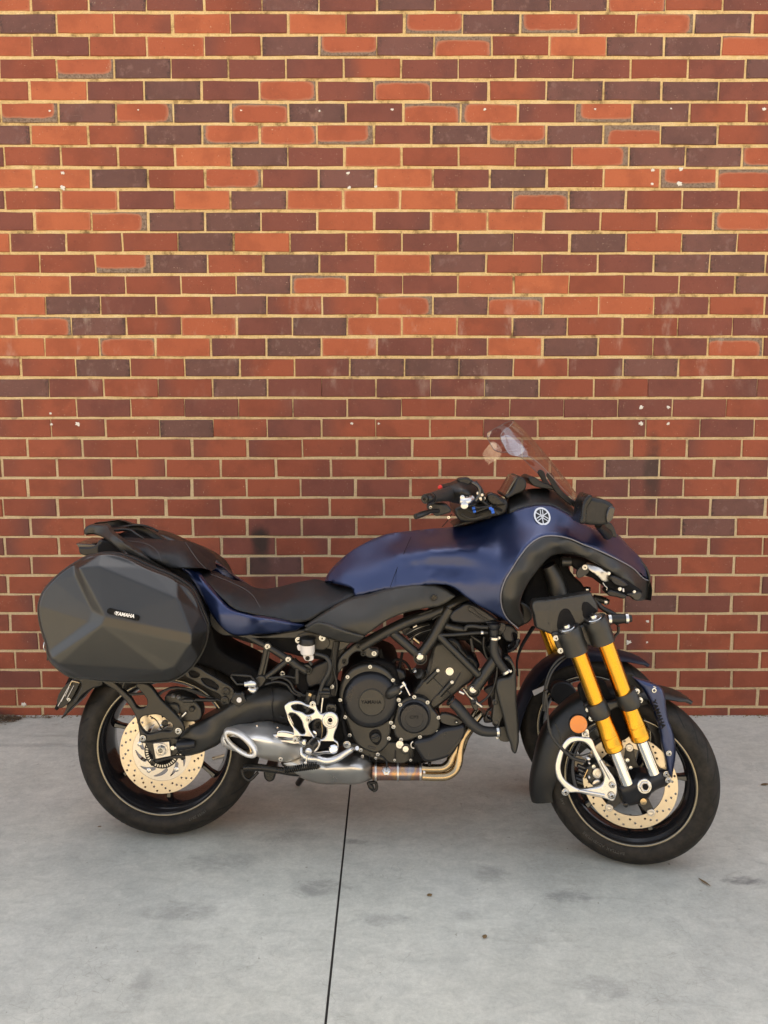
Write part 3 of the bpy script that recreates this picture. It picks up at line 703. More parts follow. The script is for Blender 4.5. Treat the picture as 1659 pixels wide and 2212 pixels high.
# sculpted skin: outline + depth function of (px, py)
def edge_dist(pts, poly):
    d = np.full(len(pts), 1e9); n = len(poly)
    for i in range(n):
        a = poly[i]; b = poly[(i + 1) % n]; ab = b - a; L = (ab @ ab) + 1e-12
        t = np.clip(((pts - a) @ ab) / L, 0, 1)
        d = np.minimum(d, np.linalg.norm(pts - (a + t[:, None] * ab), axis=1))
    return d
def inside(pts, poly):
    c = np.zeros(len(pts), bool); n = len(poly); x, y = pts[:, 0], pts[:, 1]
    for i in range(n):
        a = poly[i]; b = poly[i - 1]
        with np.errstate(divide='ignore', invalid='ignore'):
            t = ((a[1] > y) != (b[1] > y)) & (x < (b[0] - a[0]) * (y - a[1]) / (b[1] - a[1] + 1e-12) + a[0])
        c ^= t
    return c
def tps(ctrl, reg=1e-3):
    c = np.array([(p[0], p[1]) for p in ctrl], float) / 100; v = np.array([p[2] for p in ctrl], float)
    def U(r2): return np.where(r2 > 1e-12, r2 * np.log(r2 + 1e-12), 0)
    n = len(c); K = U(((c[:, None] - c[None]) ** 2).sum(-1)) + reg * np.eye(n)
    Pm = np.hstack([np.ones((n, 1)), c]); Amat = np.zeros((n + 3, n + 3)); Amat[:n, :n] = K; Amat[:n, n:] = Pm; Amat[n:, :n] = Pm.T
    w_ = np.linalg.solve(Amat, np.concatenate([v, np.zeros(3)]))
    def f(x):
        x = np.asarray(x, float) / 100
        return U(((x[:, None] - c[None]) ** 2).sum(-1)) @ w_[:n] + w_[n] + x @ w_[n + 1:]
    return f
def facets(verts, faces):
    tris = []
    for f in faces:
        for i in range(1, len(f) - 1): tris.append((f[0], f[i], f[i + 1]))
    vx = {k: np.array(v[:2], float) for k, v in verts.items()}
    def g(x):
        x = np.asarray(x, float); out = np.full(len(x), np.nan)
        for a, b, c in tris:
            A_, B_, C_ = vx[a], vx[b], vx[c]; d = (B_[0]-A_[0])*(C_[1]-A_[1]) - (C_[0]-A_[0])*(B_[1]-A_[1])
            if abs(d) < 1e-9: continue
            l1 = ((x[:, 0]-A_[0])*(C_[1]-A_[1]) - (C_[0]-A_[0])*(x[:, 1]-A_[1])) / d
            l2 = ((B_[0]-A_[0])*(x[:, 1]-A_[1]) - (x[:, 0]-A_[0])*(B_[1]-A_[1])) / d
            k = (l1 >= -1e-3) & (l2 >= -1e-3) & (l1 + l2 <= 1.001) & np.isnan(out)
            out[k] = (1 - l1 - l2)[k] * verts[a][2] + l1[k] * verts[b][2] + l2[k] * verts[c][2]
        bad = np.isnan(out)
        if bad.any():
            out[bad] = max(v[2] for v in verts.values())
        return out
    return g
def skin(name, outline, depth, m, step=5., skirt=.012, round_=6., rdep=.006, mirror=False, parent=None, n=6, holes=(), relax=0, closeback=False, sharpang=50, taper=1.0):
    loops = [np.array([p[:2] for p in cat(l, n)]) for l in (outline, *holes)]
    def resample(l, st):
        out = []
        for i in range(len(l)):
            a, b = l[i], l[(i + 1) % len(l)]; k = max(1, int(np.linalg.norm(b - a) / st))
            for j in range(k): out.append(a + (b - a) * j / k)
        out2 = [out[0]]
        for p in out[1:]:
            if np.linalg.norm(p - out2[-1]) > st * .35: out2.append(p)
        return np.array(out2)
    loops = [resample(l, step) for l in loops]
    lo = loops[0].min(0); hi = loops[0].max(0)
    gx_, gy_ = np.meshgrid(np.arange(lo[0], hi[0], step), np.arange(lo[1], hi[1], step * .87))
    gx_ = gx_ + (np.arange(gx_.shape[0]) % 2)[:, None] * step / 2
    pts = np.stack([gx_.ravel(), gy_.ravel()], 1)
    k = inside(pts, loops[0]); pts = pts[k]
    d = edge_dist(pts, loops[0])
    for h in loops[1:]:
        k = ~inside(pts, h); pts = pts[k]; d = np.minimum(d[k], edge_dist(pts, h))
    pts = pts[d > step * .45]
    # extra ring just inside the rim for the rounded edge
    allp = list(pts); 
    vs = []; es = []
    for l in loops:
        b0 = len(vs); vs += [Vector(p) for p in l]; es += [(b0 + i, b0 + (i + 1) % len(l)) for i in range(len(l))]
    nb = len(vs); vs += [Vector(p) for p in pts]
    rv, re, rf, ov, oe, of = geometry.delaunay_2d_cdt(vs, es, [], 1 if len(loops) == 1 else 2, 1e-4)
    xy = np.array([(v.x, v.y) for v in rv]); tris = [tuple(f) for f in rf]
    if len(loops) > 1:   # drop faces that fall into holes
        cen = np.array([xy[list(f)].mean(0) for f in tris]); keep = inside(cen, loops[0])
        for h in loops[1:]: keep &= ~inside(cen, h)
        tris = [t for t, q in zip(tris, keep) if q]
    Y = depth(xy)
    ed = {}
    for t in tris:
        for i in range(len(t)):
            e = (t[i], t[(i + 1) % len(t)]); ed[e] = 1
    bnd = [e for e in ed if (e[1], e[0]) not in ed]
    if relax:
        nbr = [[] for _ in xy]
        for a, b in ed: nbr[a].append(b); nbr[b].append(a)
        bs = {a for e in bnd for a in e}
        for _ in range(relax):
            Y2 = Y.copy()
            for i, q in enumerate(nbr):
                if q and i not in bs: Y2[i] = .4 * Y[i] + .6 * np.mean(Y[q])
            Y = Y2
    d = edge_dist(xy, loops[0])
    for h in loops[1:]: d = np.minimum(d, edge_dist(xy, h))
    if round_: 
        t = np.clip(1 - d / round_, 0, 1); Y = Y + rdep * (1 - np.sqrt(np.clip(1 - t * t, 0, 1)))
    if mirror == 'join':
        bset = set(i for e in bnd for i in e); Y = np.minimum(Y, C0)
        for i in bset:
            if Y[i] > C0 - .05: Y[i] = C0
    V = [P(p[0], p[1], y) for p, y in zip(xy, Y)]
    # orient faces to the viewer
    F = []
    for t in tris:
        a, b, c = (xy[i] for i in t[:3]); area = (b[0]-a[0])*(c[1]-a[1]) - (c[0]-a[0])*(b[1]-a[1])
        F.append(t if area < 0 else tuple(reversed(t)))
    ed = {}
    for t in F:
        for i in range(len(t)): ed[(t[i], t[(i + 1) % len(t)])] = 1
    bnd = [e for e in ed if (e[1], e[0]) not in ed]
    bk = {}; cx_ = sum(v.x for v in V) / len(V); cz_ = sum(v.z for v in V) / len(V)
    for a, b in bnd:
        for i in (a, b):
            if i not in bk:
                bk[i] = len(V); v = V[i]; V.append(Vector((cx_ + (v.x - cx_) * taper, min(v.y + skirt, C0) if mirror == 'join' else v.y + skirt, cz_ + (v.z - cz_) * taper)))
    for a, b in bnd: F.append((b, a, bk[a], bk[b]))
    if closeback:
        nv = len(V); 
        for i in range(len(xy)): v = V[i]; V.append(Vector((v.x, v.y + skirt, v.z)))
        F += [tuple(nv + i for i in reversed(f)) for f in F if max(f) < len(xy)]
    if mirror == 'join':
        n0 = len(V); V += [Vector((v.x, 2 * C0 - v.y, v.z - .15 * max(0, C0 - v.y))) for v in V]; F += [tuple(n0 + i for i in reversed(f)) for f in F]
    elif mirror: part(name, [Vector((v.x, 2 * C0 - v.y, v.z)) for v in V], [tuple(reversed(f)) for f in F], m, parent, sharp=sharpang)
    return part(name, V, F, m, parent, sharp=sharpang)
def text(name, s, px, py, Y0, hpx, m, ang=0., parent=None, shearx=0., sx=1., th=.0006, spacing=1.0, warp=None, bold=0.0):
    cu = bpy.data.curves.new('t', 'FONT'); cu.body = s; cu.align_x = 'CENTER'; cu.align_y = 'CENTER'; cu.extrude = .02; cu.offset = bold; cu.space_character = spacing; cu.resolution_u = 3; cu.shear = shearx
    ob = bpy.data.objects.new('t', cu); me = bpy.data.meshes.new_from_object(ob)
    sc = hpx * mpp(px, py, Y0) / .70; c = P(px, py, Y0); ca, sa = math.cos(ang), math.sin(ang)
    V = []
    for v in me.vertices:
        x, y = v.co.x * sc * sx, v.co.y * sc
        if warp: X, Z = warp(x, y)
        else: X, Z = c.x + x * ca - y * sa, c.z + x * sa + y * ca
        V.append(Vector((X, Y0 - th * (v.co.z / .02 + 1) / 2, Z)))
    F = [tuple(p.vertices) for p in me.polygons]
    bpy.data.objects.remove(ob); bpy.data.curves.remove(cu); bpy.data.meshes.remove(me)
    return part(name, V, F, m, parent, smooth=False)
def box3(name, x0, x1, y0, y1, z0, z1, m, parent=None):
    V = [(x, y, z) for x in (x0, x1) for y in (y0, y1) for z in (z0, z1)]
    F = [(0, 1, 3, 2), (4, 6, 7, 5), (0, 4, 5, 1), (2, 3, 7, 6), (1, 5, 7, 3), (0, 2, 6, 4)]
    return part(name, V, F, m, parent, smooth=False)

# ------------------------------------------------------------------ wheels
def local_part(name, V, F, m, mtx, parent, sharp=35, uvs=None):
    o = part(name, [mtx @ Vector(v) for v in V], F, m, parent, sharp=sharp)
    return o
def lv(prof, n=72, closed=False):      # lathe about local y; profile (r, y) with y negative towards viewer
    V = []; F = []
    for r, y in prof:
        for k in range(n):
            t = 2 * math.pi * k / n; V.append((r * math.cos(t), y, r * math.sin(t)))
    m_ = len(prof)
    for i in range(m_ if closed else m_ - 1):
        j = (i + 1) % m_
        for k in range(n): F.append((i * n + k, j * n + k, j * n + (k + 1) % n, i * n + (k + 1) % n))
    return V, F
def ring_plate(ro, ri, th, y, holes, bevel=.0008, extra=()):
    circ = lambda cx, cz, r, n: [(cx + r * math.cos(6.28318 * i / n), cz + r * math.sin(6.28318 * i / n)) for i in range(n)]
    loops = [circ(0, 0, ro, 72), circ(0, 0, ri, 60)] + [circ(a, b, r, 8) for a, b, r in holes] + list(extra)
    V, F = curve_mesh(loops, th, bevel, 1)
    return [(a, y - d, b) for a, b, d in V], F
def wheel(name, ctr, Rt, hw, Rr, yaw, near_lip, spokes, parent=None, ns=7, disc=None, nearside=True):
    mtx = Matrix.Translation(ctr) @ Matrix.Rotation(yaw, 4, 'Z')
    # tyre: round sport profile, closed loop
    prof = []; vv = []
    for i in range(21):
        t = -1 + 2 * i / 20; a = t * R(74)
        y = hw * math.sin(a) / math.sin(R(74)); r = Rt - (hw * 1.02) * (1 - math.cos(a)) * .82
        prof.append((r, y)); vv.append(t)
    rs = prof[-1][0]
    side = [(rs - (rs - Rr) * f, hw * s) for f, s in ((.15, 1.005), (.35, 1.0), (.6, .97), (.85, .90), (1.0, .84), (1.06, .78))]
    prof = [(r, -y) for r, y in reversed(side)] + prof + side; vv = [-1.0 - .1 * i for i in range(6, 0, -1)] + vv + [1.0 + .1 * i for i in range(1, 7)]
    n = 96
    V, F = lv(prof, n)
    wheel_o = local_part(name, V, F, 'rubber', mtx, parent or bike, sharp=60)
    me = wheel_o.data; uv = me.uv_layers.new(name='UVMap'); ng = 26
    for p in me.polygons:
        ks = [vi % n for vi in p.vertices]; wrap = max(ks) - min(ks) > n / 2
        for li, vi in zip(p.loop_indices, p.vertices):
            k = vi % n
            if wrap and k == 0: k = n
            uv.data[li].uv = (k / n * ng, vv[vi // n])
    # rim barrel with rolled lips
    w_ = hw * .80; pr = [(Rr + .003, -w_ - .002), (Rr + .001, -w_ - .006), (Rr - .004, -w_ - .006), (Rr - .007, -w_ + .000), (Rr - .010, -w_ + .004), (Rr - .016, -w_ + .010), (Rr - .022, -w_ * .62), (Rr - .028, -w_ * .2), (Rr - .030, 0), (Rr - .028, w_ * .2), (Rr - .022, w_ * .62), (Rr - .016, w_ - .01), (Rr - .006, w_), (Rr + .003, w_), (Rr, w_ * .5), (Rr - .004, 0), (Rr, -w_ * .5)]
    V, F = lv(pr, 96, True); rim = local_part('rim', V, F, 'rim', mtx, wheel_o, 40)
    V, F = lv([(Rr + .001, -w_ - .0063), (Rr - .0018, -w_ - .0080), (Rr - .0050, -w_ - .0066), (Rr - .0062, -w_ - .004)], 96); local_part('rim_edge', V, F, 'rimlip', mtx, rim, 60)
    # spokes
    for k in range(ns):
        a = R(spokes + 360 / ns * k)
        sp = []; f = []
        secs = [(.03, .011, .016), (.06, .010, .014), (.11, .0075, .012), (Rr - .045, .0075, .011), (Rr - .026, .011, .013)]
        for r, wd, dp in secs:
            for (sx_, sy_) in ((-1, -.6), (-.55, -1), (.55, -1), (1, -.6), (1, .6), (.55, 1), (-.55, 1), (-1, .6)):
                x = r; z = wd * sx_; y = dp * sy_
                sp.append((x * math.cos(a) - z * math.sin(a), y, x * math.sin(a) + z * math.cos(a)))
        for i in range(len(secs) - 1):
            for j in range(8): f.append((i * 8 + j, i * 8 + (j + 1) % 8, (i + 1) * 8 + (j + 1) % 8, (i + 1) * 8 + j))
        local_part('spoke', sp, f, 'rim', mtx, rim, 30)
    V, F = lv([(.0, -.045), (.030, -.045), (.034, -.03), (.036, 0), (.034, .03), (.03, .045), (0, .045)], 32); local_part('hub', V, F, 'rim', mtx, rim)
    # valve stem
    V, F = lathe_vf((0, 0, -(Rr - .03)), (0.1, -.15, 1), [(.0055, 0), (.0055, .014), (.0035, .016), (.0035, .034), (.0042, .035), (.0042, .042), (0, .043)], 10); local_part('valve', V, F, 'black', mtx, rim)
    return wheel_o, mtx, rim
def disc_holes(ro, ri, n, seed=0):
    out = []
    for k in range(n):
        for j, f in enumerate((.22, .50, .78)):
            a = 2 * math.pi * (k + j * .31) / n; r = ri + (ro - ri) * (f + .04 * math.sin(k * 2.1 + j)); out.append((r * math.cos(a), r * math.sin(a), .0032))
    return out
def arc_slot(r0, r1, a0, a1, w0, w1, n=10):
    L = []; Rr_ = []
    for i in range(n + 1):
        t = i / n; r = r0 + (r1 - r0) * t; a = a0 + (a1 - a0) * t; wd = (w0 + (w1 - w0) * t) * math.sin(math.pi * (.08 + .84 * t)) ** .5
        L.append(((r - wd) * math.cos(a), (r - wd) * math.sin(a))); Rr_.append(((r + wd) * math.cos(a), (r + wd) * math.sin(a)))
    return L + Rr_[::-1]

# rear wheel
cr = P(358, 1617, C0 - .075); RW = Vector((cr.x - .004, C0, cr.z)); RRt = .298
RW.z = RRt - .001
rear, mr_, rrim = wheel('rear_wheel', RW, RRt, .088, .2150, 0, 12, 12)
y = -.098
V, F = ring_plate(.1345, .094, .005, y, disc_holes(.1345, .098, 20)); dr = local_part('brake_disc', V, F, 'disc', mr_, rear, 40)
slots = [arc_slot(.084, .060, R(a), R(a + 34), .0025, .0085) for a in range(0, 360, 36)]
V, F = ring_plate(.0955, .040, .004, y + .0008, [], extra=slots); local_part('disc_carrier', V, F, 'carrier', mr_, dr, 40)
for k in range(5):
    a = R(72 * k + 20); V, F = lathe_vf((.074 * math.cos(a), y - .001, .074 * math.sin(a)), (0, -1, 0), [(.0075, 0), (.0075, .003), (.004, .0045), (.0035, .003), (0, .003)], 14); local_part('disc_bolt', V, F, 'steel', mr_, dr)
# sensor ring with teeth
V = []; F = []
for k in range(40):
    a0 = 2 * math.pi * k / 40; a1 = a0 + math.pi / 40
    b = len(V)
    for a in (a0, a1):
        for r_ in (.044, .052): V.append((r_ * math.cos(a), y - .004, r_ * math.sin(a)))
    F.append((b, b + 1, b + 3, b + 2))
sr = local_part('sensor_ring', V, F, 'brush', mr_, rear)
V, F = lv([(.056, y - .002), (.056, y - .0034), (.030, y - .0034)], 48); local_part('sensor_disc', V, F, 'deep', mr_, rear)

# front wheels: turned to the rider's right
YAW = R(-15)
FRt, FHW, FRr = .2585, .056, .1905
cf = P(1372, 1686, 2.165); FW = Vector((cf.x - .006, 2.205, FRt - .002)); FW2 = Vector((cf.x - .015, 2.205 + .375, FRt - .002))
def front_wheel(c, near):
    wo_, mt, rim = wheel('front_wheel', c, FRt, FHW, FRr, YAW, 0, 4, ns=5)
    y = -.050
    V, F = ring_plate(.1365, .099, .0045, y, disc_holes(.1365, .103, 16)); d = local_part('brake_disc', V, F, 'disc', mt, wo_, 40)
    # dark spider carrier with five arms
    loop = []
    for k in range(5):
        for da, r_ in ((-26, .056), (-15, .068), (-8, .092), (-5, .104), (5, .104), (8, .092), (15, .068), (26, .056)):
            a = R(72 * k + 18 + da); loop.append((r_ * math.cos(a), r_ * math.sin(a)))
    cc = [(.03 * math.cos(6.283 * i / 30), .03 * math.sin(6.283 * i / 30)) for i in range(30)]
    V, F = curve_mesh([[tuple(p) for p in cat(loop, 3)], cc], .005, .001, 1)
    local_part('disc_carrier', [(a, y + .002 - dd, b) for a, b, dd in V], F, 'engine', mt, d, 40)
    for k in range(5):
        a = R(72 * k + 18); c_ = (.1015 * math.cos(a), y - .002, .1015 * math.sin(a))
        V, F = lathe_vf(c_, (0, -1, 0), [(.0115, 0), (.0115, .0025), (.010, .004), (.007, .004), (.006, .0015), (.0, .001)], 20); local_part('disc_rivet', V, F, 'carrier', mt, d)
    return wo_, mt
fwn, mfn = front_wheel(FW, True); fwf, mff = front_wheel(FW2, False)
# lettering moulded on the tyre flank
def tyre_text(s, c, mtx, rad, a0, h, yloc, parent, flip=False):
    cu = bpy.data.curves.new('t', 'FONT'); cu.body = s; cu.extrude = .02; cu.align_x = 'CENTER'; cu.resolution_u = 2
    ob = bpy.data.objects.new('t', cu); me = bpy.data.meshes.new_from_object(ob); sc = h / .7; V = []
    for v in me.vertices:
        x, yy = v.co.x * sc, v.co.y * sc
        r_ = rad + yy; a = a0 - x / rad
        V.append((r_ * math.cos(a), yloc - .0004 - .0004 * (v.co.z / .02), r_ * math.sin(a)))
    F = [tuple(p.vertices) for p in me.polygons]
    bpy.data.objects.remove(ob); bpy.data.curves.remove(cu); bpy.data.meshes.remove(me)
    return local_part('lettering', V, F, 'greyprint', mtx, parent)
tyre_text('BATTLAX  ADVENTURE', FW, mfn, .208, R(-112), .0085, -.0565, fwn)
tyre_text('A41', FW, mfn, .208, R(-158), .0085, -.0565, fwn)
tyre_text('190/55 ZR17', RW, mr_, .232, R(-62), .008, -.0885, rear)

# mudguards wrapped about the wheels
def fender(name, mtx, m, a0, a1, rfun, wfun, dfun, th=.003, n=40, parent=None):
    V = []; F = []; secs = 13
    for i in range(n + 1):
        t = i / n; a = R(a0 + (a1 - a0) * t); r_ = rfun(t); w_ = wfun(t); dp = dfun(t)
        for side in (0, 1):
            for j in range(secs):
                s = -1 + 2 * j / (secs - 1); y = w_ * math.copysign(abs(s) ** .8, s); q = r_ - dp * abs(s) ** 3.2 - side * th
                if side: y *= .97
                V.append((q * math.cos(a), y, q * math.sin(a)))
    st = 2 * secs
    for i in range(n):
        b = i * st; c = b + st
        for j in range(secs - 1):
            F.append((b + j, b + j + 1, c + j + 1, c + j)); F.append((b + secs + j, c + secs + j, c + secs + j + 1, b + secs + j + 1))
        for e0, e1 in ((0, secs), (secs - 1, 2 * secs - 1)): F.append((b + e0, c + e0, c + e1, b + e1) if e0 == 0 else (b + e0, b + e1, c + e1, c + e0))
    for b in (0, n * st): F += [(b + j, b + j + 1, b + secs + j + 1, b + secs + j) for j in range(secs - 1)]
    o = local_part(name, V, F, m, mtx, parent or bike, sharp=60)
    return o
def lerp(t, pts):
    for (a, x), (b, y_) in zip(pts, pts[1:]):
        if t <= b: f = (t - a) / (b - a); f = f * f * (3 - 2 * f); return x + (y_ - x) * f
    return pts[-1][1]
fender('front_mudguard', mfn, 'black', 200, 52, lambda t: lerp(t, ((0, .312), (.2, .286), (.5, .276), (.8, .276), (1, .300))), lambda t: lerp(t, ((0, .066), (.15, .076), (.8, .070), (.93, .05), (1, .006))),
       lambda t: lerp(t, ((0, .070), (.12, .080), (.40, .080), (.6, .035), (1, .008))))
fender('front_mudguard', mff, 'darkblue', 200, 50, lambda t: lerp(t, ((0, .300), (.3, .276), (.8, .276), (1, .300))), lambda t: lerp(t, ((0, .060), (.15, .076), (.8, .070), (.93, .05), (1, .006))),
       lambda t: lerp(t, ((0, .012), (.12, .04), (.6, .035), (1, .008))))
# ================================================================== MOTORCYCLE: bodywork
# --- pannier
YS = 2.125
pv = {}
def pvset(fr, items):
    for k, x, y_, Y in items: q = fr((x, y_))[0]; pv[k] = (q[0], q[1], Y)
pvset(A, [('o0', 105, 800, YS), ('o1', 220, 590, YS), ('o2', 400, 450, YS), ('o3', 620, 372, YS), ('o4', 1000, 490, YS), ('o5', 1240, 595, YS), ('o6', 1440, 860, YS), ('o7', 1490, 1000, YS),
          ('o8', 1420, 1220, YS), ('o9', 1280, 1370, YS), ('o10', 1190, 1415, YS), ('o11', 500, 1400, YS), ('o12', 270, 1320, YS), ('o13', 190, 1230, YS), ('o14', 120, 960, YS),
          ('i0', 440, 490, 2.085), ('i1', 600, 478, 2.085), ('i2', 1240, 742, 2.078), ('i3', 1350, 1030, 2.058), ('i4', 1350, 1112, 2.058), ('i5', 1225, 1300, 2.080), ('i6', 1120, 1335, 2.083), ('i7', 270, 1275, 2.100), ('i8', 212, 1235, 2.102),
          ('j1', 650, 890, 2.046), ('j2', 620, 958, 2.046), ('k1', 405, 548, 2.112), ('k2', 545, 838, 2.076), ('k3', 520, 930, 2.074), ('k4', 190, 1172, 2.116)])
pf = [('j1', 'i0', 'i1', 'i2', 'i3'), ('i0', 'j1', 'k2', 'k1'), ('j1', 'i3', 'i4', 'j2'), ('j2', 'i4', 'i5', 'i6', 'i7', 'i8'), ('j2', 'i8', 'k4', 'k3'), ('j1', 'j2', 'k3', 'k2'),
      ('k3', 'k4', 'o14'), ('k3', 'o14', 'o0'), ('k2', 'k3', 'o0'), ('k2', 'o0', 'o1'), ('k2', 'o1', 'k1'), ('k4', 'o13', 'o14'), ('k1', 'o1', 'o2'), ('k1', 'o2', 'i0'), ('i0', 'o2', 'o3', 'i1'),
      ('i1', 'o3', 'o4'), ('i1', 'o4', 'i2'), ('i2', 'o4', 'o5'), ('i2', 'o5', 'o6'), ('i2', 'o6', 'i3'), ('i3', 'o6', 'o7'), ('i3', 'o7', 'i4'), ('i4', 'o7', 'o8'), ('i4', 'o8', 'i5'), ('i5', 'o8', 'o9'), ('i5', 'o9', 'o10'), ('i5', 'o10', 'i6'),
      ('i6', 'o10', 'o11', 'i7'), ('i7', 'o11', 'o12'), ('i7', 'o12', 'i8'), ('i8', 'o12', 'o13'), ('i8', 'o13', 'k4')]
pout = A((105, 800), (140, 690), (220, 590), (400, 450), (520, 388), (620, 372), (720, 380), (1000, 490), (1240, 595), (1350, 680), (1440, 860), (1490, 1000), (1472, 1110), (1420, 1220), (1280, 1370), (1190, 1413), (1000, 1423), (500, 1400), (360, 1378), (270, 1320), (190, 1230), (168, 1120), (120, 960))
pan = skin('pannier', pout, facets(pv, pf), 'twill', step=2.6, skirt=.10, taper=.93, round_=5, rdep=.008, relax=2, sharpang=70)
pb = [P(p[0], p[1], YS + .012) for p in cat(pout, 5)]
tube('piping', [(v.x, v.y, v.z) for v in pb + pb[:1]], [.0026] * (len(pb) + 1), 'trim', pan, sides=6, world=True, smoothp=False)
pc0 = sum((P(p[0], p[1], YS) for p in pout), Vector()) / len(pout)
pb = [P(p[0], p[1], YS) for p in cat(pout, 5)]; pb = [Vector((pc0.x + (v.x - pc0.x) * .962, YS + .05, pc0.z + (v.z - pc0.z) * .962)) for v in pb]
tube('zip', [(v.x, v.y, v.z) for v in pb + pb[:1]], [.0055] * (len(pb) + 1), 'black', pan, sides=6, world=True, smoothp=False)
# pannier of the far side, same shape mirrored
fp = [P(p[0], p[1], YS) for p in cat(pout, 4)]; n_ = len(fp)
V = [(v.x, 2 * C0 - v.y - dy, v.z) for dy in (0, .10) for v in fp]
Vc = [( .93 * (v[0] - pb[0].x) + pb[0].x, v[1] + .05, v[2]) for v in V[:n_]]
part('pannier', V, [tuple(range(n_)), tuple(range(2 * n_ - 1, n_ - 1, -1))] + [(i, i + n_, (i + 1) % n_ + n_, (i + 1) % n_) for i in range(n_)], 'twill')['label'] = 'far side pannier hidden behind the tail'
bd = plate('badge', A((668, 828, 's'), (684, 818, 's'), (915, 878, 's'), (924, 888, 's'), (912, 916, 's'), (897, 917, 's'), (673, 861, 's'), (664, 851, 's')), 2.0415, .006, 'deep', .0008, parent=pan, n=1)
by = 2.0408
text('badge_lettering', 'YAMAHA', *A((812, 873))[0], by, 7.6, 'whiteprint', ang=R(-9), parent=pan, shearx=.18, sx=.92, th=.0008, bold=.03)
c = A((742, 857))[0]
def tuning_forks(px, py, Y0, rpx, m, parent, ringw=.16, ang0=90, th=.0012, base=None, tilt=(0, 0)):
    s = mpp(px, py, Y0) * rpx; c = P(px, py, Y0)
    if base: lathe('emblem_base', px, py, Y0 + .0005, [(rpx * 1.04, -.5), (rpx * 1.04, 0), (rpx * .98, .4), (0, .4)], base, parent=parent, n=36, axis=(tilt[0], -1, tilt[1]))
    loops_o = [(c.x + s * math.cos(6.2832 * i / 48), c.z + s * math.sin(6.2832 * i / 48)) for i in range(48)]
    loops_i = [(c.x + s * (1 - ringw) * math.cos(6.2832 * i / 48), c.z + s * (1 - ringw) * math.sin(6.2832 * i / 48)) for i in range(48)]
    V, F = curve_mesh([loops_o, loops_i], th, th * .2, 1)
    VV = [(x, Y0 - d - .0008, z) for x, z, d in V]; FF = list(F)
    for k in range(3):
        a = R(ang0 + 120 * k); ca, sa = math.cos(a), math.sin(a)
        for (u0, u1, v0, v1) in ((.02, .86, -.045, .045), (-.45, -.30, -.30, .30), (-.02, .10, -.3, .3)):
            pass
        bars = [(-.84, -.06, -.05, .05), (-.12, -.02, -.18, .18), (-.05, .74, .09, .18), (-.05, .74, -.18, -.09)]
        for u0, u1, v0, v1 in bars:
            b = len(VV)
            for (u, v) in ((u0, v0), (u1, v0), (u1, v1), (u0, v1)):
                VV.append((c.x + s * (u * ca - v * sa), Y0 - th / 2 - .0012, c.z + s * (u * sa + v * ca)))
            FF.append((b, b + 1, b + 2, b + 3))
    VV = [(x, y_ + (x - c.x) * tilt[0] + (z - c.z) * tilt[1], z) for x, y_, z in VV]
    return part('emblem', VV, FF, m, parent, smooth=False)
tuning_forks(c[0], c[1], by, 3.6, 'whiteprint', pan)
tube('zip_pull', [(*A((158, 1095))[0], 2.16), (*A((150, 1130))[0], 2.155), (*A((160, 1165))[0], 2.16)], 1.6, 'silver', pan, sides=8)
tube('zip_pull', [(*A((182, 1180))[0], 2.15), (*A((180, 1245))[0], 2.15)], 1.8, 'black', pan, sides=8)

# --- tail: grab rails, lamp, seat pads, side panel
def mirror_tube(name, pts, r, m, **k):
    tube(name, pts, r, m, **k); tube(name, [(p.x, 2 * C0 - p.y, p.z) for p in (P(*q) for q in pts)], [a * mpp(*q) for a, q in zip(r if isinstance(r, list) else [r] * len(pts), pts)], m, world=True, **k)
skin('grab_rail', A((478, 185), (495, 155), (522, 138, 's'), (655, 135, 's'), (680, 158), (700, 190), (760, 240), (850, 305), (1000, 400), (1150, 490), (1215, 535), (1262, 590), (1240, 585), (1130, 510), (1000, 445), (880, 400), (800, 372), (720, 305), (640, 245), (560, 216), (482, 212)),
     tps([(*A((480, 180))[0], 2.33), (*A((655, 150))[0], 2.30), (*A((700, 250))[0], 2.25), (*A((900, 380))[0], 2.232), (*A((1100, 480))[0], 2.238), (*A((1260, 590))[0], 2.27), (*A((560, 215))[0], 2.33)]), 'engine', step=3, skirt=.022, round_=5, rdep=.009, mirror=True)
mirror_tube('rack_bar', [(*A((690, 185))[0], 2.34), (*A((860, 183))[0], 2.32), (*A((930, 230))[0], 2.30), (*A((965, 250))[0], 2.30)], 2.4, 'black')
box3('rack_plate', *(lambda a, b: (a.x, b.x, 2.33, 2.43, a.z - .016, a.z - .010))(P(*A((500, 165))[0], 2.30), P(*A((740, 165))[0], 2.30)), 'black')
plate('tail_cowl', A((430, 325, 's'), (575, 300), (600, 265), (640, 262), (700, 285), (860, 370), (900, 420), (700, 375), (560, 385), (490, 392), (440, 370)), 2.30, .16, 'black', .006)
plate('tail_lamp', A((412, 292, 's'), (570, 300, 's'), (575, 322, 's'), (432, 322, 's')), 2.31, .14, 'rim', .002, n=1)
tube('bag_strap', [(*A((800, 350))[0], 2.23), (*A((830, 380))[0], 2.2), (*A((820, 400))[0], 2.228)], 2, 'engine')
